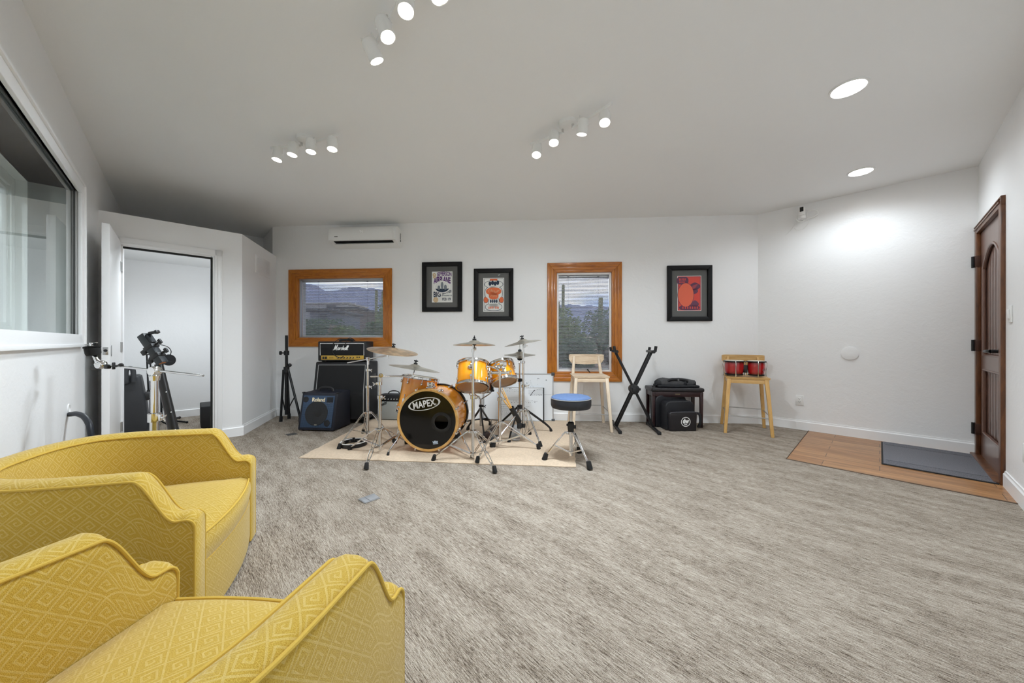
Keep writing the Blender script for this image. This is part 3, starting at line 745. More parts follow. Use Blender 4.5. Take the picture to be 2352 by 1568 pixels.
layer(t, 'oval_border', PRINTW, lambda m: oval(m, 0, .0, .108, .082), -.0114, c)
layer(t, 'oval_scene', DKB, lambda m: oval(m, 0, .0, .10, .074), -.0119, c)
layer(t, 'oval_sky', PAPER, lambda m: m.prism([(.1 * math.cos(a), .074 * math.sin(a)) for a in [R(-18) + R(216) * k / 24 for k in range(25)]], -.0006, 0), -.0124, c)
for q in ((.0, .02, .018, .05), (-.045, -.01, .018, .03), (.045, -.005, .02, .035)): layer(t, 'scene_figure', GRYI, lambda m: oval(m, *q), -.0130, c)
for dx, dz, r in ((-.09, -.175, .028), (-.09, -.175, .012), (-.11, .166, .016), (-.108, .134, .012)): layer(t, 'scroll_ornament', TAN, lambda m: m.torus(axM((dx, 0, dz), (0, 1, 0)) @ Matrix.Diagonal((1, 1, .1, 1)), r, .007, 24, 6), -.0108, c)
# 2: orange shapes in black scrolls
t, cx, cz, w_, h_ = poster([(1088.5, 617.5), (1179, 615.5), (1179.5, 736), (1089, 737)], 'framed concert poster with orange rounded shapes on white')
c = (cx, cz); pw, ph = .285, .455
layer(t, 'poster_print', PAPER, lambda m: m.b2((-pw / 2, 0, -ph / 2), (pw / 2, .001, ph / 2)), -.010, c)
def l2(m):
    r = (-.131, .131, -.216, .216); frame_bars(m, r, .004, -.0006, 0, 0)
    oval(m, 0, .14, .128, .055); oval(m, 0, .02, .122, .10, pw=.8); oval(m, 0, -.09, .075, .10, pw=.7); oval(m, 0, -.165, .115, .05, pw=.8)
    for s in (-1, 1): oval(m, s * .105, -.07, .033, .042)
layer(t, 'black_scrollwork', DKB, l2, -.0108, c)
layer(t, 'white_field', PAPER, lambda m: (oval(m, 0, .14, .122, .049), oval(m, 0, .02, .116, .094, pw=.8), oval(m, 0, -.09, .07, .095, pw=.7), oval(m, 0, -.165, .109, .044, pw=.8)), -.0114, c)
for q in ((0, .045, .104, .052), (0, -.015, .066, .048), (-.105, -.07, .028, .036), (.105, -.07, .028, .036)): layer(t, 'orange_shape', ORG, lambda m: oval(m, *q, pw=.88), -.0119, c)
layer(t, 'orange_header', ORG, lambda m: m.b2((-.05, -.0006, .19), (.05, 0, .213)), -.0119, c)
layer(t, 'orange_lettering', ORG, lambda m: [m.box((-.066 + .0145 * k, 0, -.172 - 1.2 * (-.066 + .0145 * k) ** 2), (.009, .001, .03)) for k in range(10) if k != 5], -.0119, c)
for q in [(-.05 + .035 * k, .15 + .01 * (k % 2), .019, .03) for k in range(4)] + [(-.04 + .027 * k, -.088, .012, .022) for k in range(4)]: layer(t, 'slate_figure', DKB, lambda m: oval(m, *q), -.0124, c)
layer(t, 'lettering', TAN, lambda m: [m.box((-.07 + .02 * k, 0, .048 + .012 * math.sin(k)), (.006, .001, .034), 0, (0, R(-25 + 8 * k), 0)) for k in range(8)] + [m.box((-.036 + .018 * k, 0, -.016), (.005, .001, .03), 0, (0, R(20 - 8 * k), 0)) for k in range(5)], -.0124, c)
# 3: red poster
t, cx, cz, w_, h_ = poster([(1531.5, 611.5), (1635, 607.5), (1636, 736.5), (1533, 738)], 'framed red and orange poster on the bare wall above the black bench')
c = (cx, cz); pw, ph = .30, .455
layer(t, 'print_border', PAPER, lambda m: m.b2((-pw / 2, 0, -ph / 2), (pw / 2, .001, ph / 2)), -.010, c)
layer(t, 'poster_print', REDI, lambda m: m.b2((-pw / 2 + .006, -.0006, -ph / 2 + .006), (pw / 2 - .006, 0, ph / 2 - .006)), -.0104, c)
def l3(m):
    oval(m, -.045, -.02, .104, .158); oval(m, -.085, .165, .075, .05, pw=.7); oval(m, .07, .09, .07, .05, pw=1.3); oval(m, .06, .03, .05, .04, pw=1.2); oval(m, .0, -.185, .13, .035, pw=.8); oval(m, .07, -.14, .05, .05, pw=1.4)
    frame_bars(m, (-.138, .138, -.215, .215), .005, -.0006, 0, 0)
layer(t, 'plum_shapes', PLUM, l3, -.0110, c)
layer(t, 'orange_disc', ORR, lambda m: oval(m, -.045, -.02, .098, .152), -.0116, c)
layer(t, 'lettering', REDI, lambda m: ([m.box((-.125 + .018 * k, 0, .18), (.009, .001, .03), 0, (0, R(6 * (k % 3)), 0)) for k in range(5)], [m.box((-.12 + .015 * k, 0, .145), (.008, .001, .02)) for k in range(5)], [m.box((.04 + .012 * k, 0, .06 + .016 * k), (.07, .001, .004), 0, (0, R(-20), 0)) for k in range(4)], [m.box((-.08 + .03 * k, 0, -.186), (.012, .001, .03)) for k in range(7)]), -.0116, c)

# ---------------------------------------------------------------- ceiling lights
def can(a, b, label, group='recessed ceiling lights'):
    p = W(a, b, CEIL); t = thing('recessed_light', label, 'ceiling light', p)
    mb = MB(Matrix.Translation(p)); mb.lathe([(.082, 0), (.098, 0), (.098, -.005), (.086, -.008), (.082, -.004)], None, 40, close=True); obj('trim_ring', mb, WHITE, t)
    mb = MB(Matrix.Translation(p)); mb.lathe([(0, -.003), (.083, -.003), (.083, -.001), (0, -.001)], None, 40); obj('lens', mb, LITEC, t)
    lamp('can_lamp', 'SPOT', p - UP * .02, CAN_W, t, size=R(165), blend=.6, radius=.08)
p = Vector((2.159, 2.234, 0)); can(p.dot(A), p.dot(B), 'round recessed ceiling light, larger of two above the entry end')
p = Vector((3.337, 3.333, 0)); can(p.dot(A), p.dot(B), 'round recessed ceiling light close to the entry wall corner')
p = Vector((-.45, 2.0, 0))

def track(base, heads, k_w, label, cone=165):
    """base plate on the ceiling, two short rails, heads hung from yokes"""
    b = Vector((base[0], base[1], CEIL)); t = thing('track_light', label, 'track light', b)
    mb = MB(Matrix.Translation(b)); mb.lathe([(0, -.032), (.05, -.032), (.066, -.026), (.068, 0), (0, 0)], None, 36); obj('ceiling_plate', mb, WHITE, t)
    d = (Vector(heads[-1][0]) - Vector(heads[0][0])); d.z = 0; d.normalize()
    for s in (-1, 1): mb = MB(Matrix.Translation(b)); mb.cyl(tuple(d * (.045 * s) + UP * -.03), tuple(d * (.045 * s) + UP * -.06), .009, n=12); obj('swivel_joint', mb, CHROME, t)
    half = len(heads) // 2; zr = CEIL - .06
    for grp, s in ((heads[:half], -1), (heads[half:], 1)):
        pts = [b + d * (.045 * s)] + [Vector(h[0]) for h in (grp if s > 0 else grp[::-1])]
        q0 = Vector((pts[0].x, pts[0].y, zr)); q1 = Vector((pts[-1].x, pts[-1].y, zr)); e = (q1 - q0).normalized()
        side = UP.cross(e) * .0
        mb = MB(); ang = math.atan2(e.y, e.x); mid = (q0 + q1 + e * .05) / 2
        mb.box(mid, ((q1 - q0).length + .06, .016, .02), .003, (0, 0, ang)); obj('rail', mb, WHITE, t)
    for (pos, aim) in heads:
        pos = Vector(pos); aim = Vector(aim).normalized()
        face = pos; topc = face - aim * .105
        h = MB(); Mh = axM(face, -aim)
        h.lathe([(.036, 0), (.036, .075), (.033, .095), (.022, .105), (0, .106)], Mh, 28); h.lathe([(.0, .012), (.034, .012), (.034, .0), (.036, 0)], Mh, 28)
        hd = obj('lamp_head', h, WHITE, t)
        mb = MB(); mb.lathe([(0, .009), (.0335, .009), (.0335, .0125), (0, .0125)], Mh, 24); obj('lamp_disc', mb, LITE, hd)
        mb = MB(); rl = Vector((pos.x, pos.y, zr)); x = Mh.to_3x3() @ Vector((1, 0, 0)); pv = face - aim * .06
        for s in (-1, 1): mb.tube([rl, topc + x * (.03 * s) - aim * .012, pv + x * (.039 * s)], .0035, 6)
        mb.cyl(pv - x * .042, pv + x * .042, .005, n=8)
        obj('yoke', mb, WHITE, hd)
        lamp('head_lamp', 'SPOT', face + aim * .006, HEAD_W * k_w, t, aim, R(cone), .5, .03)
    return t
def hp(px, py, z=2.515): y = (CAMH - z) * FPX / (py - CY); return ((px - CX) / FPX * y, y, z)
track((-1.643, 2.778), [(hp(636, 367), (-.1, -.12, -1)), (hp(671, 356), (-.05, -.1, -1)), (hp(714, 349), (.05, -.08, -1)), (hp(763, 343), (.05, -.15, -1))], .66, 'white four-lamp track light over the amplifier corner', 152)
track((.413, 2.584), [(hp(1232, 356), (-.1, -.32, -1)), (hp(1272, 328), (-.05, -.35, -1)), (hp(1336, 309), (-.1, .22, -1)), (hp(1389, 282), (-.1, -.35, -1))], 1.75, 'white four-lamp track light over the drum throne', 156)
track((-.40, 1.47), [(hp(866, 141), (.42, .35, -1)), (hp(891, 86), (.35, -.1, -1)), (hp(932, 26), (.08, -.25, -1)), (hp(1010, -3), (.2, .1, -1))], .10, 'white four-lamp track light at the top, cut by the frame', 140)
# booth ceiling lamp
p = W(5.28, .12, BOOTH_CEIL); t = thing('recessed_light', 'round ceiling light inside the recording booth', 'ceiling light', p)
mb = MB(Matrix.Translation(p)); mb.lathe([(0, -.004), (.08, -.004), (.085, 0), (0, 0)], None, 32); obj('lens', mb, LITEC, t)
lamp('booth_lamp', 'SPOT', p - UP * .03, 18, t, size=R(165), blend=.6, radius=.08)
# fill lamp added out of view to brighten the control room
p = W(2.0, -1.7, CEIL); t = thing('recessed_light', 'round fill light added out of view in the control room behind the studio glass', 'ceiling light', p)
mb = MB(Matrix.Translation(p)); mb.lathe([(0, -.004), (.08, -.004), (.085, 0), (0, 0)], None, 32); obj('lens', mb, LITEC, t)
lamp('control_room_fill', 'SPOT', p - UP * .03, 120, t, A * 1.2 - B * .5 - UP * .6, R(95), .5, .08)

# ================================================================ FLOOR FITTINGS, RUG, MAT
c = [F(687, 1052), F(1322, 1073.5), Vector((.815, 4.60, 0)), Vector((-1.88, 4.70, 0))]
mb = MB(); th = .011
b = bmesh.new(); n = 26
top = [[None] * (n + 1) for _ in range(n + 1)]
rnd = random.Random(3)
for i in range(n + 1):
    for j in range(n + 1):
        u, v = i / n, j / n; q = (c[0] * (1 - u) + c[1] * u) * (1 - v) + (c[3] * (1 - u) + c[2] * u) * v
        edge = min(i, j, n - i, n - j); h = th - (.004 if edge == 0 else 0) + (.0025 * math.sin(7 * u + 3 * v) * math.sin(9 * v) if edge else 0)
        if edge == 0: q = q + Vector((rnd.uniform(-.006, .006), rnd.uniform(-.006, .006), 0))
        top[i][j] = b.verts.new((q.x, q.y, h))
for i in range(n):
    for j in range(n): b.faces.new((top[i][j], top[i + 1][j], top[i + 1][j + 1], top[i][j + 1]))
ring = [top[i][0] for i in range(n)] + [top[n][j] for j in range(n)] + [top[i][n] for i in range(n, 0, -1)] + [top[0][j] for j in range(n, 0, -1)]
low = [b.verts.new((v.co.x, v.co.y, .001)) for v in ring]
for k in range(len(ring)): k2 = (k + 1) % len(ring); b.faces.new((ring[k2], ring[k], low[k], low[k2]))
mb.bm(b); o = obj('rug', mb, RUGM, sharp=60); tag(o, 'beige low pile rug under the drum kit', 'rug')
RZ = .011
# charcoal door mat with ribbed ends
mt = thing('door_mat', 'charcoal ribbed door mat on the wooden entry floor', 'mat', W(-.3, 4.82))
a0, a1, b0, b1 = -.602, -.01, 4.335, 5.285
Mm = Matrix(((-A.x, B.x, 0, W(a1, b0).x), (-A.y, B.y, 0, W(a1, b0).y), (0, 0, 1, .002), (0, 0, 0, 1)))
mb = MB(Mm); mb.b2((0, 0, 0), (a1 - a0, b1 - b0, .009), .003); obj('mat_base', mb, plain('mat_rubber', (34, 34, 36), .8), mt)
mb = MB(Mm); mb.b2((.012, .155, .006), (a1 - a0 - .012, b1 - b0 - .155, .013), .003)
for k in range(6):
    for y in (.014 + k * .023, b1 - b0 - .014 - k * .023): mb.box(((a1 - a0) / 2, y, .0095), (a1 - a0 - .03, .013, .008), .003)
for s in (.012, a1 - a0 - .03): mb.b2((s, .012, .006), (s + .018, b1 - b0 - .012, .012), .002)
obj('mat_pile', mb, MATM, mt)
# floor outlet box and dark floor vent
q = [F(822.3, 1147.8), F(838, 1157), F(873, 1144.6), F(859.5, 1135)]
fb = thing('floor_outlet', 'silver floor outlet cover set in the carpet', 'floor outlet', (q[0] + q[2]) / 2)
def lidq(mb, u0, u1, z0, z1, sh=.0):
    g = lambda u, v: (q[0] * (1 - v) + q[1] * v) * (1 - u) + (q[3] * (1 - v) + q[2] * v) * u
    mb.hexa([g(u0, sh) + UP * z0, g(u0, 1 - sh) + UP * z0, g(u1, 1 - sh) + UP * z0, g(u1, sh) + UP * z0], [g(u0, sh) + UP * z1, g(u0, 1 - sh) + UP * z1, g(u1, 1 - sh) + UP * z1, g(u1, sh) + UP * z1], .0015)
ALUF = plain('satin_aluminium', (176, 178, 182), .35, .5)
mb = MB(); lidq(mb, 0, 1, .0005, .006); obj('rim', mb, ALUF, fb)
mb = MB(); lidq(mb, .03, .33, .006, .009, .04); obj('lid', mb, ALUF, fb)
mb = MB(); lidq(mb, .36, .97, .006, .010, .04); obj('lid', mb, ALUF, fb)
q = [F(655, 998), F(662, 1001), F(684, 997), F(677, 994)]
vt = thing('floor_vent', 'small dark floor vent in the carpet before the keyboard amplifier', 'vent', (q[0] + q[2]) / 2)
mb = MB(); lidq(mb, 0, 1, .0005, .005); obj('frame', mb, plain('grey_metal_vent', (84, 82, 80), .5), vt)
mb = MB()
for k in range(5): lidq(mb, .06 + k * .19, .14 + k * .19, .005, .007, .12)
obj('louvre', mb, plain('dark_vent_slats', (60, 58, 56), .5), vt)
# ================================================================ YELLOW ARMCHAIRS
def make_armchair(label, loc, rz):
    """local y forward (front edge at y=0), x across; barrel back, arms that step down to a low front"""
    HW, DEP, TH = .372, .70, .088
    t = thing('armchair', label, 'armchair', loc, rz, 'yellow swivel armchairs')
    # plan path of the outer face, from the front at +x round the back to the front at -x
    path = []
    ys = .30
    for k in range(13): path.append((HW, -ys * k / 12))
    for k in range(1, 40):
        a = PI * k / 40; c, s = math.cos(a), math.sin(a); pw = .78
        path.append((HW * math.copysign(abs(c) ** pw, c), -ys - (DEP - ys) * abs(s) ** pw))
    for k in range(13): path.append((-HW, -ys + ys * k / 12))
    path = [Vector((x, y, 0)) for x, y in path]
    # finer near the swoop
    fine = []
    for i in range(len(path) - 1):
        m = 3 if (i < 9 or i > len(path) - 11) else 1
        for k in range(m): fine.append(path[i].lerp(path[i + 1], k / m))
    fine.append(path[-1]); path = fine; n = len(path)
    arc = [0]
    for i in range(1, n): arc.append(arc[-1] + (path[i] - path[i - 1]).length)
    tot = arc[-1]
    nrm = []
    for i in range(n):
        d = path[min(i + 1, n - 1)] - path[max(i - 1, 0)]; d.normalize(); nrm.append(Vector((-d.y, d.x, 0)))   # points outwards
    if nrm[0].x < 0: nrm = [-v for v in nrm]
    def height(s):
        d = min(s, tot - s)
        lo, hi = .445, .598
        u = max(0, min(1, (d - .045) / .115)); sm = u * u * (3 - 2 * u)
        return lo + (hi - lo) * sm + .022 * min(1, max(0, (d - .16) / .45)) - (.012 * max(0, 1 - d / .02) ** 2)
    # cross-section stations
    def section(i):
        h = height(arc[i]); p = path[i]; o = nrm[i]
        pts = [(0, .012), (.004, .12), (.004, .30), (.002, h - .035), (-.003, h - .012), (-.014, h - .001), (-.030, h + .006), (-TH + .03, h + .006), (-TH + .014, h - .001), (-TH + .003, h - .012), (-TH - .002, h - .04), (-TH - .002, .33), (-TH, .16), (-TH, .012)]
        return [p + o * a + UP * z for a, z in pts]
    secs = [section(i) for i in range(n)]
    K = len(secs[0])
    lens = []
    for s in secs:
        l = [0]
        for k in range(1, K): l.append(l[-1] + (s[k] - s[k - 1]).length)
        top = l[6]; lens.append([x - top for x in l])
    def shell_part(name, k0, k1):
        mb = MB(); vs = [q for s in secs for q in s[k0:k1 + 1]]; m = k1 - k0 + 1; fs = []; us = []
        for i in range(n - 1):
            for k in range(m - 1):
                fs.append([i * m + k, (i + 1) * m + k, (i + 1) * m + k + 1, i * m + k + 1])
                us.append([(arc[i], lens[i][k0 + k]), (arc[i + 1], lens[i + 1][k0 + k]), (arc[i + 1], lens[i + 1][k0 + k + 1]), (arc[i], lens[i][k0 + k + 1])])
        mb.add(vs, fs, None, us)
        return mb
    mb = shell_part('back', 0, K - 1)
    # front faces of the two arms, slightly domed
    for i, sg in ((0, 1), (n - 1, -1)):
        s = secs[i]; c = sum(s, Vector()) / K
        bulge = [q + Vector(((c.x - q.x) * .16, .007, (c.z - q.z) * .03 if q.z > c.z else 0)) for q in s]
        vs = s + bulge; fs = []; us = []
        for k in range(K - 1):
            f = [k, k + 1, K + k + 1, K + k]; f = f if sg > 0 else f[::-1]
            fs.append(f); us.append([(vs[j].x, vs[j].z) for j in f])
        f = list(range(K, 2 * K)); f = f if sg > 0 else f[::-1]
        fs.append(f); us.append([(vs[j].x, vs[j].z) for j in f])
        mb.add(vs, fs, None, us)
    obj('back_and_arms', mb, FABRIC, t, local=True, sharp=60)
    # piping along both top edges and down the arm fronts
    for ki, sgn, nm in ((4, 1, 'outer'), (9, -1, 'inner')):
        pts = [secs[i][ki] + nrm[i] * (.002 * sgn) + UP * .003 for i in range(n)]
        a0 = [Vector((pts[0].x, .004, z)) for z in (.016, .15, .3)] + [Vector((pts[0].x, .005, pts[0].z - .012))]
        a1 = [Vector((pts[-1].x, .004, z)) for z in (.016, .15, .3)] + [Vector((pts[-1].x, .005, pts[-1].z - .012))]
        mb = MB(); mb.tube(a0 + pts + a1[::-1], .0044, 8); obj('piping', mb, PIPING, t, local=True)
    # seat cushion: follows the inside of the shell, domed
    inner = [secs[i][-2] + nrm[i] * -.001 for i in range(n)]
    N_ = 16
    rows = []
    yb = min(p.y for p in inner)
    xin = HW - TH - .004
    def halfw(y):
        best = xin
        if y < -ys:
            v = min(1, (-ys - y) / (abs(yb) - ys)); best = xin * (max(0, 1 - v ** (2 / .78))) ** (.78 / 2)
        return max(best, .012)
    def dome(u, v, z0, h): return z0 + h * (1 - abs(u) ** 3.2) * (1 - abs(v) ** 3.2)
    mb = MB(); vs = []; G = 22
    y0, y1 = -.006, yb + .01
    for j in range(G + 1):
        y = y0 + (y1 - y0) * (j / G); w = halfw(y)
        for i in range(G + 1):
            u = -1 + 2 * i / G; v = -1 + 2 * j / G
            yy = y + (.030 * (1 - u * u) if j == 0 else .030 * (1 - u * u) * max(0, 1 - j / 5))
            vs.append((u * w, yy, dome(u, v, .352, .045) - (.012 if j == 0 else 0)))
    fs = []; us = []
    for j in range(G):
        for i in range(G):
            f = [j * (G + 1) + i, (j + 1) * (G + 1) + i, (j + 1) * (G + 1) + i + 1, j * (G + 1) + i + 1][::-1]
            fs.append(f); us.append([(vs[k][0], vs[k][1]) for k in f])
    top_n = len(vs)
    prof = [(0, 0), (.012, -.02), (.014, -.055), (.008, -.095), (-.004, -.118)]
    base = len(vs); m = len(prof)
    for i in range(G + 1):
        x, y, z = vs[i]
        for dy, dz in prof[1:]: vs.append((x, y + dy, z + dz + .0))
    for i in range(G):
        col = lambda q, k: q if k == 0 else base + q * (m - 1) + k - 1
        for k in range(m - 1):
            f = [col(i, k), col(i + 1, k), col(i + 1, k + 1), col(i, k + 1)][::-1]
            fs.append(f); us.append([(vs[q][0], vs[q][2] * 1.0 + .3) for q in f])
    for i, sg in ((0, 1), (G, -1)):
        cc = [i] + [base + i * (m - 1) + k for k in range(m - 1)]
        b0 = len(vs)
        for q_ in cc: vs.append((vs[q_][0], vs[q_][1] - .09, vs[q_][2]))
        for k in range(m - 1):
            f = [cc[k], cc[k + 1], b0 + k + 1, b0 + k]; f = f if sg > 0 else f[::-1]
            fs.append(f); us.append([(vs[q][1], vs[q][2]) for q in f])
    mb.add(vs, fs, None, us); cu = obj('seat_cushion', mb, FABRIC, t, local=True, sharp=70)
    mb = MB(); mb.tube([Vector(vs[i]) + Vector((0, .004, .0)) for i in range(G + 1)], .0052, 8); obj('cushion_piping', mb, PIPING, cu, local=True)
    mb = MB(); mb.tube([Vector(vs[base + i * (m - 1) + m - 2]) + Vector((0, .002, 0)) for i in range(G + 1)], .0045, 8); obj('cushion_piping', mb, PIPING, cu, local=True)
    # base panel below the cushion, gently bowed like the cushion front
    mb = MB(); vs = []; fs = []; us = []
    zz = [.012, .05, .15, .215, .232, .236]
    for i in range(G + 1):
        u = -1 + 2 * i / G
        for z in zz: vs.append((u * (xin + .004), .003 + .026 * (1 - u * u) - (.004 if z < .04 else 0) - (.022 if z > .234 else 0), z))
    m = len(zz)
    for i in range(G):
        for k in range(m - 1):
            f = [i * m + k, i * m + k + 1, (i + 1) * m + k + 1, (i + 1) * m + k]
            fs.append(f); us.append([(vs[q][0], vs[q][2]) for q in f])
    mb.add(vs, fs, None, us)
    obj('front_rail', mb, FABRIC, t, local=True, sharp=70)
    mb = MB(); mb.lathe([(0, 0), (.24, 0), (.25, .012), (.25, .028), (.05, .034), (0, .034)], Matrix.Translation((0, -.34, 0)), 36); obj('swivel_base', mb, BLACKP, t, local=True)
    # floor of the shell, so that nothing shows through below
    mb = MB(); pts = [p + nrm[i] * -.01 for i, p in enumerate(path)]; mb.add([(p.x, p.y, .032) for p in pts], [list(range(n))]); obj('underside', mb, FELT, t, local=True)
    return t
CH1F = Vector((-1.250, 1.545, 0)); CH1A = math.atan2(.395, .918) - PI / 2
chair1 = make_armchair('yellow patterned barrel armchair against the studio wall, turned sideways to the camera', CH1F, CH1A)
chair2 = dup(chair1, Vector((-.645, .925, 0)), math.atan2(.992, .125) - PI / 2, 'yellow patterned barrel armchair cut by the bottom of the frame, seen from behind')

# ================================================================ STOOLS
def make_stool(label, loc, rz, m_h, m_v, group='wooden counter stools'):
    """local -y is the front; backrest at +y"""
    t = thing('counter_stool', label, 'stool', loc, rz, group)
    SW, SD, SH = .40, .385, .645
    fx, fy = .222, .238
    for sx in (-1, 1):
        for sy in (-1, 1):
            mb = MB(); bx, by = sx * fx, sy * fy; tx, ty = sx * (SW / 2 - .022), sy * (SD / 2 - .02)
            def ring(x, y, s): return [(x - s, y - s), (x + s, y - s), (x + s, y + s), (x - s, y + s)]
            b = ring(bx, by, .016)
            if sy < 0: mb.hexa([(x, y, 0) for x, y in b], [(x, y, SH - .018) for x, y in ring(tx, ty, .02)], .006)
            else:
                mb.hexa([(x, y, 0) for x, y in b], [(x, y, SH - .02) for x, y in ring(tx, ty, .02)], .006)
                mb.hexa([(x, y, SH - .02) for x, y in ring(tx, ty, .02)], [(x, y, .86) for x, y in ring(sx * (SW / 2 - .045), SD / 2 + .035, .014)], .006)
            obj('leg', mb, m_v, t, local=True)
    # seat, slightly dished
    mb = MB(); b = bmesh.new(); G = 12; g = [[None] * (G + 1) for _ in range(G + 1)]; lw = [[None] * (G + 1) for _ in range(G + 1)]
    for i in range(G + 1):
        for j in range(G + 1):
            u, v = i / G * 2 - 1, j / G * 2 - 1; e = 1 if (i in (0, G) or j in (0, G)) else 0
            x, y = u * (SW / 2 + .012), v * (SD / 2 + .008)
            g[i][j] = b.verts.new((x, y, SH - .008 * (1 - u * u) * (1 - v * v) - (.004 if e else 0))); 
            if e: lw[i][j] = b.verts.new((x * .97, y * .97, SH - .024))
    for i in range(G):
        for j in range(G): b.faces.new((g[i][j], g[i + 1][j], g[i + 1][j + 1], g[i][j + 1]))
    rim = [(i, 0) for i in range(G)] + [(G, j) for j in range(G)] + [(i, G) for i in range(G, 0, -1)] + [(0, j) for j in range(G, 0, -1)]
    for k in range(len(rim)):
        (a, c), (d, e) = rim[k], rim[(k + 1) % len(rim)]; b.faces.new((g[d][e], g[a][c], lw[a][c], lw[d][e]))
    b.faces.new([lw[i][j] for i, j in rim][::-1]); mb.bm(b); obj('seat', mb, m_h, t, local=True)
    mb = MB()
    mb.box((0, -SD / 2 + .018, SH - .048), (SW - .06, .022, .05), .003); mb.box((0, SD / 2 - .018, SH - .048), (SW - .06, .022, .05), .003)
    for s in (-1, 1): mb.box((s * (SW / 2 - .02), 0, SH - .048), (.022, SD - .06, .05), .003)
    obj('apron', mb, m_h, t, local=True)
    mb = MB(); pts = []
    for (z, s) in ((.20, None),):
        k = z / (SH - .02); X = lambda sx: sx * (fx + (SW / 2 - .022 - fx) * k); Y = lambda sy: sy * (fy + (SD / 2 - .02 - fy) * k)
        mb.cyl((X(-1), Y(-1), z), (X(1), Y(-1), z), .0055, n=8)
        for sx in (-1, 1): mb.cyl((X(sx), Y(-1), z + .02), (X(sx), Y(1), z + .02), .0055, n=8)
        mb.cyl((X(-1), Y(1), z + .03), (X(1), Y(1), z + .03), .0055, n=8)
    obj('footrest', mb, STEEL, t, local=True)
    # curved backrest with rounded lower corners
    mb = MB(); n = 24; H0, H1 = .755, .885
    pf = []
    for i in range(n + 1):
        u = -1 + 2 * i / n; pf.append((u * .222, SD / 2 + .04 + .03 * (1 - u * u) - .012, H0 + .02 * abs(u) ** 2 + .045 * max(0, abs(u) - .78) / .22 * max(0, abs(u) - .78) / .22, H1 - .006 * max(0, abs(u) - .9) / .1))
    vs = []; fs = []
    for x, y, a, b_ in pf: vs += [(x, y - .011, a), (x, y - .011, b_), (x, y + .011, b_), (x, y + .011, a)]
    for i in range(n):
        p, q = i * 4, i * 4 + 4
        for k in range(4): fs.append([p + k, q + k, q + (k + 1) % 4, p + (k + 1) % 4])
    fs += [[0, 1, 2, 3], [n * 4 + 3, n * 4 + 2, n * 4 + 1, n * 4]]
    bb = bmesh.new(); vv = [bb.verts.new(p) for p in vs]
    for f in fs: bb.faces.new([vv[i] for i in f])
    bmesh.ops.recalc_face_normals(bb, faces=bb.faces[:]); mb.bm(bb); obj('backrest', mb, m_h, t, local=True)
    return t
st1 = make_stool('whitewashed wooden counter stool before the tall oak window', Vector((.945, 4.275, 0)), R(-3.5), ASH, ASHV)
st2 = make_stool('honey coloured wooden counter stool carrying red bongos', Vector((2.757, 4.118, 0)), R(-26.8), BEECH, BEECHV)

# bongos on the beech stool
def R2(rz): return Matrix.Rotation(rz, 4, 'Z')
Mb = Matrix.Translation((2.735, 4.085, .645)) @ R2(R(-23))
bg_ = thing('bongo_drums', 'pair of red burst bongos joined by a bridge on the beech stool', 'bongos', (2.735, 4.085, .645), R(-23))
REDB = burst('red_burst', (168, 22, 26), (20, 6, 10), .095, .085, .2)
for cx_, r in ((-.112, .099), (.108, .086)):
    M = Mb @ Matrix.Translation((cx_, 0, .012))
    mb = MB(M); mb.lathe([(r * .86, .004), (r * .93, .03), (r * 1.0, .08), (r, .15), (r * .96, .165), (r * .9, .165), (r * .8, .004)], None, 36, close=True); sh_ = obj('shell', mb, REDB, bg_)
    mb = MB(M); mb.lathe([(0, .172), (r * .94, .172), (r * .99, .168), (r * .99, .16), (0, .16)], None, 36); obj('drum_head', mb, HEADW, bg_)
    mb = MB(M); mb.torus(Matrix.Translation((0, 0, .16)), r + .006, .008, 40, 8); mb.lathe([(r * .88, 0), (r * .93, -.001), (r * .95, .014), (r * .88, .016)], None, 36, close=True); obj('hoop', mb, BLACKM, bg_)
    for k in range(4):
        a = R(-90 + 90 * k); d = Vector((math.cos(a), math.sin(a), 0))
        mb = MB(M); mb.tube([d * (r + .012) + UP * .16, d * (r + .018) + UP * .13, d * (r + .008) + UP * .06, d * (r * .95 + .012) + UP * .0], .0042, 8, sm=3); mb.lathe([(0, -.012), (.006, -.012), (.006, .006), (0, .006)], axM(d * (r * .95 + .012), UP), 8); obj('tuning_rod', mb, CHROME, bg_)
mb = MB(Mb); mb.box((0, 0, .085), (.04, .05, .09), .006); obj('bridge', mb, BLACKP, bg_)
mb = MB(Mb); M = Matrix.Translation((.165, -.0735, .08)) @ R2(R(35)); mb.torus(M @ axM((0, 0, 0), (0, 1, 0)) @ Matrix.Diagonal((1, 1, .15, 1)), .015, .0022, 24, 6); text(mb, 'dw', .016, M, bold=.0004); obj('round_badge', mb, STEEL, bg_)

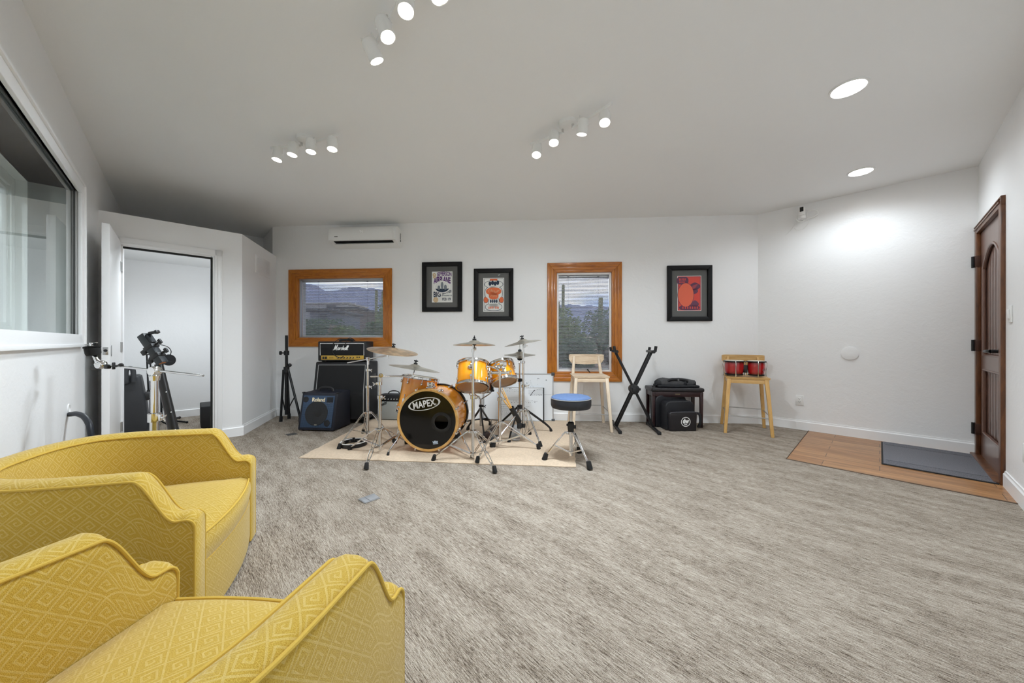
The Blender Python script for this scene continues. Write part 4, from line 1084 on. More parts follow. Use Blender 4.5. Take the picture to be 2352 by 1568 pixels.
# ================================================================ THRONE
def foot_boot(name, parent, p, d, r=.02, h=.045, mat=RUBBER):
    d = Vector((d[0], d[1], 0)).normalized(); mb = MB(); up = (UP * .9 - d * .45).normalized()
    q = Vector((p[0], p[1], p[2]))
    mb.lathe([(0, 0), (r, 0), (r * 1.05, .006), (r * .82, h), (r * .55, h + .004), (0, h + .004)], axM(q, UP if h < .03 else (UP * .95 - d * .3)), 14)
    return obj(name, mb, mat, parent)
def tripod(t, c, feet, hub, base, fr=.006, mat=CHROME, double=True, boot=(.019, .05), wob=.0, hubr=.018, zf=RZ):
    """c: pole foot (x, y); feet: three points; legs run from a collar at height hub, braced from height base"""
    c = Vector((c[0], c[1], 0))
    for f in feet:
        f = Vector((f[0], f[1], zf)); d = Vector((f.x - c.x, f.y - c.y, 0)); L = d.length; d.normalize(); s = Vector((-d.y, d.x, 0))
        top = c + d * (hubr + .012) + UP * hub; kn = c + d * .07 + UP * (hub - .012); end = f + UP * boot[1] * .6 - d * .012
        leg = MB()
        for k in ((-1, 1) if double else (0,)):
            o = s * (.009 * k)
            if wob: pts = [top + o, kn + o, kn.lerp(end, .42) + o * 1.6, kn.lerp(end, .5) + o * .5, kn.lerp(end, .58) + o * 1.6, end + o * .6]
            else: pts = [top + o, kn + o, end + o * .6]
            leg.tube(pts, fr * (.62 if double else 1), 8, sm=3)
        if double:
            for q in (.25, .55, .85): m = kn.lerp(end, q); leg.box(m, (.012, .022, .010), .002, (0, 0, math.atan2(d.y, d.x)))
        lg = obj('leg', leg, mat, t)
        foot_boot('rubber_foot', lg, f, d, *boot)
        br = MB(); m = kn.lerp(end, .5); b0 = c + d * (hubr + .004) + UP * base
        for k in (-1, 1): br.tube([b0 + s * (.007 * k), m + s * (.007 * k)], .0035, 6, flat=1.8)
        obj('brace', br, mat, lg)
    mb = MB(); mb.lathe([(hubr + .002, -.014), (hubr + .01, -.012), (hubr + .01, .012), (hubr + .002, .014)], Matrix.Translation(c + UP * hub), 18, close=True)
    for f in feet:
        d = Vector((f[0] - c.x, f[1] - c.y, 0)).normalized(); mb.box(c + d * (hubr + .016) + UP * hub, (.022, .03, .022), .004, (0, 0, math.atan2(d.y, d.x)))
    obj('leg_collar', mb, mat, t)
    mb = MB(); mb.lathe([(hubr, -.01), (hubr + .008, -.008), (hubr + .008, .008), (hubr, .01)], Matrix.Translation(c + UP * base), 18, close=True); obj('brace_collar', mb, mat, t)
def clamp(t, c, r, side=(1, 0, 0), h=.03, name='height_clamp', mat=CHROME):
    c = Vector(c); s = Vector(side).normalized(); mb = MB()
    mb.lathe([(r, -h / 2), (r + .009, -h / 2 + .003), (r + .009, h / 2 - .003), (r, h / 2)], Matrix.Translation(c), 18, close=True)
    mb.box(c + s * (r + .014), (.02, .016, h * .7), .003, (0, 0, math.atan2(s.y, s.x)))
    mb.tube([c + s * (r + .022) - UP * .002, c + s * (r + .038), c + s * (r + .052) + UP * .014], [.006, .005, .003], 8)
    mb.tube([c + s * (r + .034), c + s * (r + .044) - UP * .02], [.005, .003], 8)
    return obj(name, mb, mat, t)
def pole(t, p0, p1, r, name='tube', mat=CHROME):
    mb = MB(); mb.cyl(p0, p1, r, n=16); return obj(name, mb, mat, t)

thc = Vector((.520, 3.075, 0))
tr_ = thing('drum_throne', 'round blue topped drum throne on a chrome tripod', 'stool', thc)
Mt = Matrix.Translation(thc)
mb = MB(Mt); mb.lathe([(0, .468), (.14, .465), (.168, .470), (.176, .49), (.177, .535), (.172, .552)], None, 48); obj('seat_side', mb, SEATSIDE, tr_)
mb = MB(Mt); mb.lathe([(.174, .549), (.17, .560), (.155, .569), (.08, .572), (0, .566)], None, 48); obj('seat_top', mb, SEATBLUE, tr_)
mb = MB(Mt); mb.torus(Matrix.Translation((0, 0, .552)), .1745, .0035, 64, 8); obj('seat_piping', mb, ALU, tr_)
pole(tr_, thc + UP * .30, thc + UP * .47, .0135, 'seat_post'); pole(tr_, thc + UP * .045, thc + UP * .315, .0165, 'tube')
mb = MB(Mt); mb.lathe([(.014, .255), (.026, .26), (.03, .29), (.028, .335), (.016, .345)], None, 18); mb.box((.028, -.01, .30), (.03, .022, .03), .004); mb.box((-.03, -.004, .315), (.02, .02, .02), .004); obj('height_clamp', mb, BLACKP, tr_)
mb = MB(Mt); mb.box((0, 0, .455), (.06, .04, .03), .005); mb.tube([(.03, 0, .45), (.055, -.01, .46)], [.006, .004], 8); obj('seat_bracket', mb, CHROME, tr_)
fts = [F(1250, 1055, RZ), F(1355, 1079, 0), F(1331, 1037, RZ)]
tripod(tr_, thc, fts, .245, .075, .0085, boot=(.024, .062), zf=.006)
# ================================================================ DRUM KIT
def cymbal(label, c, dia, normal, mat=BRONZE, name='cymbal', group='cymbals of the drum kit', bell=.55):
    r = dia / 2; mb = MB()
    prof = [(.006, .034), (.018, .033), (.034, .028), (.05, .018), (.06, .014), (r * .45, .009), (r * .75, .001), (r, -.010)]
    mb.lathe(prof + [(x, z - .0016) for x, z in prof[::-1]], None, 72, close=True)
    o = obj(name, mb, mat, local=True, sharp=50); M = axM(c, normal); o.location = c; o.rotation_euler = M.to_euler()
    return tag(o, label, 'cymbal', group)
def topper(t, c, nrm, wing=True, mat=FELT):
    n = Vector(nrm).normalized(); c = Vector(c); mb = MB()
    mb.lathe([(.004, .028), (.016, .028), (.018, .034), (.017, .046), (.004, .048)], axM(c, n), 16, close=True)
    mb.lathe([(.004, -.012), (.016, -.01), (.017, .0), (.015, .012), (.004, .014)], axM(c, n), 16, close=True); obj('felt_washer', mb, mat, t)
    mb = MB(); mb.cyl(c - n * .05, c + n * .075, .0035, n=8); mb.lathe([(0, .05), (.008, .05), (.009, .062), (0, .066)], axM(c, n), 10)
    M = axM(c + n * .06, n)
    if wing:
        for k in (-1, 1): mb.box(M @ Vector((.012 * k, 0, .004)), (.016, .004, .012), .0015, M.to_3x3())
    obj('wing_nut', mb, BLACKM, t)
def boom(t, joint, tail, head, cym, nrm, r=.0075):
    mb = MB(); mb.cyl(tail, head, r, n=12); mb.ball(tail, r * 1.1, 8); obj('boom_arm', mb, CHROME, t)
    j = Vector(joint); d = (Vector(head) - Vector(tail)).normalized(); s = d.cross(UP).normalized(); mb = MB()
    mb.lathe([(0, -.016), (.017, -.016), (.02, -.01), (.02, .01), (.017, .016), (0, .016)], axM(j, s), 20); mb.cyl(j - UP * .06, j - UP * .005, .0105, n=14)
    mb.tube([j + s * .016, j + s * .03, j + s * .036 + UP * .02], [.005, .0045, .003], 8); obj('boom_joint', mb, CHROME, t)
    h = Vector(head); n = Vector(nrm).normalized(); mb = MB(); mb.lathe([(0, -.01), (.011, -.01), (.012, 0), (.011, .01), (0, .01)], axM(h, d.cross(n)), 14)
    mb.tube([h, h + (Vector(cym) - h) * .5, Vector(cym) - n * .008], .004, 8); mb.tube([h, h - n * .012 + d * .012, h - n * .034 + d * .016], [.004, .004, .003], 8); obj('cymbal_tilter', mb, CHROME, t)
ROLL = lambda deg, tw: Vector((math.sin(R(deg)), -math.sin(R(tw)), 1)).normalized()

# stand behind the amplifiers, boom to the bright cymbal
cA = Vector((-1.525, 3.68, 0)); tA = thing('cymbal_stand', 'tall chrome boom stand holding the bright cymbal before the amplifiers', 'cymbal stand', cA, 0, 'chrome cymbal stands')
tripod(tA, cA, [F(778, 1031, RZ), F(906, 1016, RZ), F(834, 994, RZ)], .30, .09)
pole(tA, cA + UP * .05, cA + UP * .58, .0142); pole(tA, cA + UP * .56, cA + UP * .76, .0112); pole(tA, cA + UP * .74, cA + UP * .85, .0085)
clamp(tA, cA + UP * .572, .0135, (.9, -.4, 0), .032); clamp(tA, cA + UP * .748, .011, (.9, -.4, 0), .03)
jA = P(845.5, 824, 3.68); cyA = P(902.5, 804.5, 3.60); nA = ROLL(9.5, 5)
boom(tA, jA, P(799, 833, 3.74), P(891, 816, 3.615), cyA, nA)
cymbal('bright shiny cymbal on the tall boom stand, tilted, before the amplifier head', cyA, .505, nA, BRASS); topper(tA, cyA, nA)

# lower stand in front of it
cB = Vector((-1.222, 3.22, 0)); tB = thing('cymbal_stand', 'lower chrome boom stand between the blue amplifier and the bass drum', 'cymbal stand', cB, 0, 'chrome cymbal stands')
f0 = F(841, 1079, 0); d0 = f0 - cB; fB = [f0] + [cB + Matrix.Rotation(R(a), 3, 'Z') @ (d0 * .95) for a in (150, -114)]
tripod(tB, cB, fB, .235, .085, wob=1, zf=.006)
pole(tB, cB + UP * .05, cB + UP * .55, .0145); pole(tB, cB + UP * .53, cB + UP * .68, .0112); pole(tB, cB + UP * .655, cB + UP * .735, .0085)
clamp(tB, cB + UP * .537, .0135, (.9, -.4, 0), .036); clamp(tB, cB + UP * .662, .011, (-.9, -.4, 0), .034)
jB = P(875, 862, 3.22); cyB = P(953, 844, 3.30); nB = ROLL(9.5, -4)
boom(tB, jB, P(852, 864.5, 3.19), P(948, 863.5, 3.31), cyB, nB)
cymbal('thin grey cymbal on the lower boom stand over the floor tom', cyB, .475, nB); topper(tB, cyB, nB)

# straight stand in front of the rack toms
cC = Vector((-.345, 3.08, 0)); tC = thing('cymbal_stand', 'straight chrome stand before the rack toms with a level cymbal on top', 'cymbal stand', cC, 0, 'chrome cymbal stands')
tripod(tC, cC, [F(995, 1056, RZ), F(1137, 1087, 0), Vector((-.20, 3.44, 0))], .255, .06, wob=1, zf=.006)
pole(tC, cC + UP * .03, cC + UP * .57, .0150); pole(tC, cC + UP * .55, cC + UP * .80, .0118); pole(tC, cC + UP * .78, cC + UP * .955, .008)
clamp(tC, cC + UP * .556, .0145, (1, -.3, 0), .036)
mb = MB(); mb.box(cC + UP * .885, (.10, .02, .022), .005); mb.cyl(cC + UP * .86, cC + UP * .90, .014, n=14); obj('multi_clamp', mb, CHROME, tC)
mb = MB(); mb.cyl(cC + UP * .955, cC + UP * .985, .012, n=14); mb.lathe([(0, -.012), (.012, -.012), (.013, 0), (.012, .012), (0, .012)], axM(cC + UP * .985 + Vector((.018, 0, 0)), (1, 0, 0)), 14); mb.cyl(cC + UP * .98, cC + UP * 1.02, .006, n=10); obj('cymbal_tilter', mb, CHROME, tC)
cyC = cC + Vector((.012, 0, 1.028)); cymbal('dull level cymbal on the straight stand above the larger rack tom', cyC, .372, (0, .055, 1)); topper(tC, cyC, (0, .05, 1), False)

# stand with a cross bar in front of the small tom
cD = Vector((-.119, 3.40, 0)); tD = thing('tom_stand', 'chrome stand with a short cross bar holding the smaller rack tom', 'drum stand', cD)
tripod(tD, cD, [F(1096, 1062, RZ), F(1238, 1031, RZ), Vector((-.34, 3.72, 0))], .255, .075, .0075)
pole(tD, cD + UP * .05, cD + UP * .50, .0150); pole(tD, cD + UP * .48, cD + UP * .74, .0115); clamp(tD, cD + UP * .487, .0145, (1, -.3, 0), .036)
mb = MB(); mb.box(cD + Vector((0, 0, .745)), (.19, .03, .028), .009); mb.cyl(cD + UP * .72, cD + UP * .765, .017, n=14)
for s in (-.085, .085): mb.cyl(cD + Vector((s, 0, .73)), cD + Vector((s, 0, .765)), .012, n=12)
obj('cross_bar', mb, CHROME, tD)
mb = MB(); mb.tube([cD + Vector((.03, .0, .765)), cD + Vector((.035, .04, .80)), cD + Vector((.03, .09, .825))], .009, 10, sm=4); mb.ball(cD + Vector((.032, .03, .79)), .02); mb.box(cD + Vector((.03, .075, .822)), (.07, .02, .05), .006); obj('tom_bracket', mb, CHROME, tD)

# cymbal stand behind, crash tipped up
cF = Vector((.118, 3.62, 0)); tF = thing('cymbal_stand', 'slim chrome stand beside the drum throne with a tipped cymbal on top', 'cymbal stand', cF, 0, 'chrome cymbal stands')
tripod(tF, cF, [F(1242, 1025.5, RZ), F(1133, 1026, RZ), F(1217, 997, RZ)], .335, .075, .0075)
pole(tF, cF + UP * .05, cF + UP * .60, .0118); pole(tF, cF + UP * .58, cF + UP * .84, .0098); pole(tF, cF + UP * .82, cF + UP * 1.02, .0075)
clamp(tF, cF + UP * .59, .0118, (1, -.2, 0), .03); clamp(tF, cF + UP * .835, .0098, (-.9, -.3, 0), .028)
nF = ROLL(-10.5, 1.0); cyF = P(1201, 786, 3.62)
mb = MB(); e = cF + Vector((.014, -.01, 1.005)); mb.lathe([(0, -.012), (.016, -.012), (.018, 0), (.016, .012), (0, .012)], axM(e, (0, 1, 0)), 18); mb.tube([e, cyF - nF * .012], .005, 8); mb.tube([e, e + Vector((.03, 0, 0))], .004, 6); obj('cymbal_tilter', mb, CHROME, tF)
cymbal('thin cymbal tipped steeply upward on the slim stand over the hi-hat', cyF, .395, nF); topper(tF, cyF, nF)

# hi-hat
cE = Vector((.088, 3.93, 0)); tE = thing('hi_hat_stand', 'hi-hat stand with black legs behind the slim cymbal stand', 'cymbal stand', cE)
fE = [F(1266, 990, RZ), F(1169, 1015, RZ), Vector((-.16, 4.20, 0))]
for f in fE:
    d = Vector((f.x - cE.x, f.y - cE.y, 0)).normalized(); e = Vector((f.x, f.y, RZ + .02))
    mb = MB(); k = cE + d * .03 + UP * .31; mb.tube([k, k.lerp(e, .78) + UP * .015, e], [.0085, .0085, .007], 10, sm=4, flat=1.5); lg = obj('leg', mb, BLACKM, tE)
    foot_boot('rubber_foot', lg, (f.x, f.y, RZ), d, .017, .032)
pole(tE, cE + UP * .05, cE + UP * .62, .0135); pole(tE, cE + UP * .60, cE + UP * .855, .0115); pole(tE, cE + UP * .85, cE + UP * 1.115, .0032, 'pull_rod')
mb = MB(); mb.lathe([(.012, -.03), (.03, -.028), (.03, .02), (.012, .03)], Matrix.Translation(cE + UP * .31), 16, close=True); obj('leg_hub', mb, BLACKP, tE); mb = MB(); mb.lathe([(.012, -.02), (.022, -.018), (.022, .018), (.012, .02)], Matrix.Translation(cE + UP * .615), 16, close=True); mb.box(cE + Vector((.0, -.004, .615)), (.055, .03, .03), .006); obj('memory_lock', mb, BLACKP, tE)
mb = MB(); mb.lathe([(.005, -.03), (.022, -.03), (.03, -.012), (.028, 0), (.005, 0)], Matrix.Translation(cE + UP * .868), 18, close=True); mb.lathe([(.004, .0), (.02, 0), (.02, .02), (.004, .03)], Matrix.Translation(cE + UP * .935), 16, close=True); obj('felt_cup', mb, FELT, tE)
mb = MB(); mb.cyl(cE + UP * .96, cE + UP * 1.0, .008, n=12); mb.torus(axM(cE + UP * 1.02, (1, 0, 0)), .014, .004, 20, 6); obj('clutch', mb, CHROME, tE)
mb = MB(); q = cE + Vector((-.05, -.12, 0)); mb.hexa([q + Vector((-.045, -.17, RZ + .01)), q + Vector((.045, -.17, RZ + .01)), q + Vector((.05, .10, RZ + .10)), q + Vector((-.05, .10, RZ + .10))], [q + Vector((-.045, -.17, RZ + .018)), q + Vector((.045, -.17, RZ + .018)), q + Vector((.05, .10, RZ + .108)), q + Vector((-.05, .10, RZ + .108))], .002); mb.box(q + Vector((0, -.03, RZ + .004)), (.07, .30, .006), .002); obj('foot_pedal', mb, STEEL, tE)
cymbal('upper hi-hat cymbal on the stand with black legs', cE + UP * .905, .352, (0, 0, 1), name='hi_hat_cymbal'); o = cymbal('lower hi-hat cymbal facing down on the stand with black legs', cE + UP * .888, .352, (0.0, 0.02, -1), name='hi_hat_cymbal')

# ---------------------------------------------------------------- drums
AMB = lambda nm, h: burst(nm, (248, 164, 18), (222, 108, 6), h / 2, h * .62)
def lugs(t, r, h, n, ph=0.0, both=True, hz=.02, mat=CHROME):
    for k in range(n):
        a = ph + 2 * PI * k / n; d = Vector((math.cos(a), math.sin(a), 0))
        for z, s in (((h - .062, 1), (.062, -1)) if both else ((h - .06, 1),)):
            mb = MB(); c = d * (r + .008) + UP * z
            mb.ball(c, (.011, .011, .017), 12); mb.tube([c + UP * (.012 * s), d * (r + .012) + UP * (z + s * .056)], [.0042, .0032], 8); mb.ball(d * (r + .012) + UP * (z + s * .058), .0055, 8)
            obj('lug', mb, mat, t, local=True)
def hoop(t, r, z, name, hgt=.03, mat=CHROME):
    mb = MB(); mb.lathe([(r - .002, z - hgt / 2), (r + .013, z - hgt / 2 + .002), (r + .014, z - hgt / 2 + .006), (r + .008, z - hgt / 2 + .009), (r + .008, z + hgt / 2 - .004), (r + .013, z + hgt / 2), (r + .004, z + hgt / 2 + .002), (r - .002, z + hgt / 2 - .004)], None, 64, close=True)
    return obj(name, mb, mat, t, local=True)
def drum(name, label, base, axis, r, h, n, mat, xdir=None, ph=0.0, top=HEADW, bottom=HEADC, hmat=CHROME, badge=False):
    M = axM(base, axis, xdir); t = thing(name, label, 'drum', base, 0, 'drums of the amber kit' if 'amber' in label else None); t.rotation_euler = M.to_euler()
    mb = MB(); mb.lathe([(r, .012), (r, h - .012), (r - .006, h - .006), (r - .006, .006)], None, 64, close=True); obj('shell', mb, mat, t, local=True)
    mb = MB(); mb.lathe([(0, h - .004), (r - .004, h - .004), (r - .002, h - .010), (0, h - .010)], None, 56); obj('top_head', mb, top, t, local=True)
    mb = MB(); mb.lathe([(0, .004), (r - .004, .004), (r - .002, .010), (0, .010)], None, 56); obj('bottom_head', mb, bottom, t, local=True)
    hoop(t, r, h - .006, 'top_hoop', mat=hmat); hoop(t, r, .006, 'bottom_hoop', mat=hmat); lugs(t, r, h, n, ph)
    return t
t1 = drum('rack_tom', 'larger amber rack tom, tan underside showing, behind the straight stand', P(1085, 889, 3.50), (-.02, .465, .885), .158, .245, 6, AMB('amber_lacquer_a', .245), (1, 0, 0), R(30))
mb = MB(); mb.box((.0, -.165, .15), (.045, .016, .045), .005); mb.torus(axM((-.02, -.166, .15), (0, 1, 0)), .012, .004, 18, 6); mb.tube([(.14, -.08, .19), (.21, -.10, .17), (.27, -.06, .15)], .009, 10, sm=4); mb.box((.165, -.02, .15), (.03, .05, .10), .006); obj('mount_bracket', mb, CHROME, t1, local=True)
t2 = drum('rack_tom', 'smaller amber rack tom tilted beside the larger one', P(1159.5, 877, 3.62), (-.21, .45, .87), .127, .205, 6, AMB('amber_lacquer_b', .205), (1, 0, .24), R(10))
mb = MB(); mb.box((-.02, -.135, .12), (.07, .02, .05), .006); mb.tube([(-.09, -.12, .14), (-.03, -.15, .16), (.05, -.14, .175)], .008, 10, sm=3); mb.ball((-.085, -.115, .14), .014); mb.ball((.05, -.137, .175), .014); obj('mount_bracket', mb, CHROME, t2, local=True)
h3 = .37; t3b = P(967, 866, 3.64) - Vector((.15, .09, .98)).normalized() * h3
t3 = drum('floor_tom', 'amber floor tom standing behind the bass drum, leaning toward it', t3b, (.15, .09, .98), .178, h3, 8, AMB('amber_lacquer_c', .37), (1, 0, 0), R(20))
for a in (-115, 10, 130):
    d = Vector((math.cos(R(a)), math.sin(R(a)), 0)); mb = MB(); z0 = -(t3b.z - RZ) - (0.15 * d.x * .18)
    mb.tube([d * .195 + UP * .19, d * .195 + UP * .02, d * .20 + UP * (z0 * .6), d * .21 + UP * (z0 + .03)], .0055, 8, sm=3); mb.box(d * .19 + UP * .12, (.03, .03, .06), .006, (0, 0, R(a)))
    lg = obj('leg', mb, CHROME, t3, local=True); mb = MB(); mb.lathe([(0, 0), (.016, 0), (.014, .035), (0, .04)], Matrix.Translation(d * .21 + UP * (z0 + .004)), 12); obj('rubber_foot', mb, RUBBER, lg, local=True)

# snare on its stand behind the toms
sn = Vector((-.405, 3.84, .505)); t4 = drum('snare_drum', 'natural wood snare drum on a low stand behind the rack toms', sn, (.02, .02, 1), .176, .135, 8, wood('snare_shell', (150, 84, 40), (186, 112, 60), (206, 138, 84), (20, 20, 6), .3, .5), (1, 0, 0), R(10))
mb = MB(); mb.box((.186, -.02, .05), (.03, .05, .085), .006); mb.box((.195, -.02, .01), (.03, .035, .02), .004); obj('strainer', mb, BLACKP, t4, local=True)
ss = thing('snare_stand', 'low dark snare stand behind the rack toms', 'drum stand', (sn.x, sn.y, 0))
c = Vector((sn.x + .06, sn.y, 0))
for f in (F(1126, 976, RZ), Vector((-.52, 4.1, RZ)), Vector((-.28, 3.57, RZ))):
    d = (Vector((f.x, f.y, 0)) - c).normalized(); mb = MB(); mb.tube([c + UP * .32, Vector((f.x, f.y, RZ + .03))], .009, 8, flat=1.5); lg = obj('leg', mb, BLACKM, ss); foot_boot('rubber_foot', lg, (f.x, f.y, RZ), d, .02, .04)
pole(ss, c + UP * .12, c + UP * .42, .011, 'tube', STEEL); clamp(ss, c + UP * .34, .011, (1, -.3, 0), .03, mat=BLACKM)
for k in range(3):
    a = R(20 + 120 * k); d = Vector((math.cos(a), math.sin(a), 0)); mb = MB(); mb.tube([c + UP * .41, c + d * .09 + UP * .46, Vector((sn.x, sn.y, 0)) + d * .185 + UP * .485, Vector((sn.x, sn.y, 0)) + d * .2 + UP * .52], .006, 8, sm=3); obj('basket_arm', mb, CHROME, ss)

# bass drum
bc = Vector((-.793, 3.26, .313)); ax = Vector((-.10, -.995, .0)).normalized(); Mb = axM(bc, ax, (.995, -.10, 0))
tb = thing('bass_drum', 'amber bass drum with black front head on the beige rug', 'drum', (bc.x, bc.y, RZ)); 
Rb = .278; D = .44
mb = MB(Mb); mb.lathe([(Rb, -D + .03), (Rb, -.03), (Rb - .008, -.03), (Rb - .008, -D + .03)], None, 80, close=True)
q = AMB('amber_lacquer_bass', 4.0); obj('shell', mb, plain('amber_bass_lacquer', (244, 156, 26), .16, coat=.8, noise=.12, nscale=9), tb)
for z, nm in ((-.018, 'front_hoop'), (-D + .018, 'back_hoop')):
    mb = MB(Mb); mb.lathe([(Rb - .006, z - .02), (Rb + .012, z - .02), (Rb + .017, z - .015), (Rb + .017, z + .015), (Rb + .012, z + .02), (Rb - .006, z + .02)], None, 80, close=True); obj(nm, mb, MAPLE if 'front' in nm else HEADK, tb)
# front head with an off-centre port: built as a fan of quads from the hole to the rim
pc = Vector((.133, -.018, 0)) ; pr = .068
mb = MB(Mb); n = 80; rings = []
for f in (0, .15, .4, .7, 1.0):
    rings.append([(pc * (1 - f) + Vector(((pr * (1 - f) + (Rb - .004) * f) * math.cos(2 * PI * k / n), (pr * (1 - f) + (Rb - .004) * f) * math.sin(2 * PI * k / n), -.008))) for k in range(n)])
mb.add([p for r_ in rings for p in r_], [[i * n + k, i * n + (k + 1) % n, (i + 1) * n + (k + 1) % n, (i + 1) * n + k][::-1] for i in range(4) for k in range(n)])
hd = obj('front_head', mb, HEADK, tb)
mb = MB(Mb); mb.lathe([(pr - .002, -.010), (pr + .028, -.007), (pr + .026, -.004), (pr + .002, -.003), (pr - .003, -.006)], Matrix.Translation(pc), 48, close=True); obj('port_ring', mb, BLACKP, hd)
mb = MB(Mb); mb.lathe([(0, -D + .03), (Rb - .009, -D + .03), (Rb - .009, -D + .026), (0, -D + .026)], None, 64); obj('batter_head', mb, HEADW, tb)
mb = MB(Mb); mb.box((.06, -.17, -D + .13), (.36, .16, .16), .06, None, 5); obj('damping_pillow', mb, plain('dark_pillow', (20, 20, 22), .9), tb)
TX = Mb @ Matrix.Rotation(R(-90), 4, 'X')
tl = R(11)
Lg = TX @ Matrix.Translation((-.032, -.0085 + .017 - .0005, .157)) @ Matrix.Rotation(-tl, 4, 'Y')
def ring_oval(mb, rx, rz, w0, M, n=56, y=0.0, rt=None):
    vs = []; fs = []
    for k in range(n):
        a = 2 * PI * k / n
        for e in (0, w0): vs.append(((rx - e) * math.cos(a), y, (rz - e) * math.sin(a)))
    for k in range(n): j = (k + 1) % n; fs.append([2 * k, 2 * k + 1, 2 * j + 1, 2 * j])
    mb.add(vs, fs, M)
LgM = TX @ Matrix.Translation((-.032, .0072, .150)) @ Matrix.Rotation(-tl, 4, 'Y')
mb = MB(); ring_oval(mb, .158, .058, .006, LgM)
for s in (-1, 1):
    vs = []; fs = []
    for k in range(17):
        a = R(-62 + 124 * k / 16); w = .010 * math.cos(R(-90 + 180 * k / 16)) + .0005
        vs += [(s * (.150) * math.cos(a), 0, .0515 * math.sin(a)), (s * (.150 - w) * math.cos(a), 0, (.0515) * math.sin(a))]
    for k in range(16): fs.append([2 * k, 2 * k + 1, 2 * k + 3, 2 * k + 2])
    mb.add(vs, fs, LgM)
text(mb, 'MAPEX', .088, LgM @ Matrix.Translation((-.004, -.0002, -.002)), depth=.0003, bold=.0024, spacing=1.06, sx=.76, warp=lambda x, z: (x, z * (1.0 - 1.2 * x * x)))
for x in (-.094, -.062, .022, .012):                 # little serifs under the stems
    pass
text(mb, '®', .022, LgM @ Matrix.Translation((.108, -.0002, -.022)), depth=.0003)
obj('logo', mb, PRINTW, hd, smooth=False)
CRM = TX @ Matrix.Translation((.075, .0072, -.205)) @ Matrix.Rotation(R(-8), 4, 'Y'); mb = MB()
mb.prism([(-.022, -.008), (.022, -.008), (.026, .012), (.013, .004), (.009, .018), (0, .006), (-.009, .018), (-.013, .004), (-.026, .012)], -.0003, .0003, CRM); mb.prism([(-.024, -.018), (.024, -.018), (.024, -.012), (-.024, -.012)], -.0003, .0003, CRM)
obj('crown_mark', mb, plain('pale_blue_print', (196, 214, 236), .5), hd, smooth=False)
for k in range(8):
    a = R(22 + 45 * k); d = Vector((math.cos(a), math.sin(a), 0))
    for z, s in ((-.10, 1), (-D + .10, -1)):
        mb = MB(Mb); c = d * (Rb + .009) + Vector((0, 0, z)); mb.ball(c, (.012, .012, .018), 10); mb.tube([c, d * (Rb + .022) + Vector((0, 0, z + s * .075))], .0035, 8)
        obj('lug', mb, CHROME, tb)
        mb = MB(Mb); e = d * (Rb + .02) + Vector((0, 0, z + s * .082)); mb.box(e, (.024, .016, .044), .005, (0, 0, a)); mb.tube([e + Vector((0, 0, s * -.02)), e + d * .012 + Vector((0, 0, s * -.034))], .005, 8); obj('tension_claw', mb, CHROME, tb)
for a, px, py in ((200, 891, 1045.5), (-22, 1084, 1051)):
    f = F(px, py, RZ); d = Vector((math.cos(R(a)), math.sin(R(a)), 0)); s0 = Mb @ (d * (Rb + .012) + Vector((0, 0, -.13)))
    mb = MB(); mb.tube([s0, s0.lerp(f, .45), f + UP * .03], [.009, .008, .0055], 10); mb.ball(s0, .02, 10); mb.cyl(s0.lerp(f, .40), s0.lerp(f, .52), .0105, n=12); sp = obj('spur', mb, CHROME, tb)
    foot_boot('rubber_foot', sp, (f.x, f.y, RZ), (f - s0), .012, .032)
mb = MB(Mb); mb.box((-.012, Rb + .012, -.14), (.075, .02, .09), .006); mb.box((-.012, Rb + .036, -.14), (.05, .04, .06), .012); mb.cyl((-.03, Rb + .03, -.11), (-.03, Rb + .062, -.11), .012, n=12); mb.cyl((.008, Rb + .03, -.11), (.008, Rb + .066, -.11), .012, n=12); obj('tom_mount', mb, CHROME, tb)

# slave pedal with its drive shaft, behind the rack toms
pd = Vector((-.235, 3.74, RZ)); tp = thing('drum_pedal', 'dark foot pedal on the rug below the rack toms', 'drum pedal', pd)
dv = Vector((.35, .94, 0)).normalized(); sv = Vector((dv.y, -dv.x, 0))
mb = MB(); mb.hexa([pd - sv * .04 - dv * .16 + UP * .012, pd + sv * .04 - dv * .16 + UP * .012, pd + sv * .045 + dv * .13 + UP * .11, pd - sv * .045 + dv * .13 + UP * .11], [pd - sv * .04 - dv * .16 + UP * .022, pd + sv * .04 - dv * .16 + UP * .022, pd + sv * .045 + dv * .13 + UP * .12, pd - sv * .045 + dv * .13 + UP * .12], .003); obj('footboard', mb, plain('dark_brown_metal', (58, 40, 34), .35, .5), tp)
mb = MB(); mb.box(pd + UP * .004 - dv * .02, (.09, .30, .008), .002, (0, 0, math.atan2(dv.y, dv.x) - PI / 2)); obj('base_plate', mb, BLACKM, tp)
mb = MB()
for s in (-1, 1): mb.box(pd + sv * (.05 * s) + dv * .15 + UP * .09, (.012, .02, .17), .003, (0, 0, math.atan2(dv.y, dv.x) - PI / 2))
mb.cyl(pd - sv * .07 + dv * .15 + UP * .165, pd + sv * .07 + dv * .15 + UP * .165, .008, n=10); obj('frame', mb, STEEL, tp)
mb = MB(); mb.tube([pd - sv * .07 + dv * .15 + UP * .165, pd - sv * .2 + dv * .14 + UP * .16, Vector((-.58, 3.78, .17))], .008, 8); mb.cyl(pd - sv * .09 + dv * .15 + UP * .165, pd - sv * .13 + dv * .147 + UP * .164, .017, n=12); obj('drive_shaft', mb, BLACKM, tp)

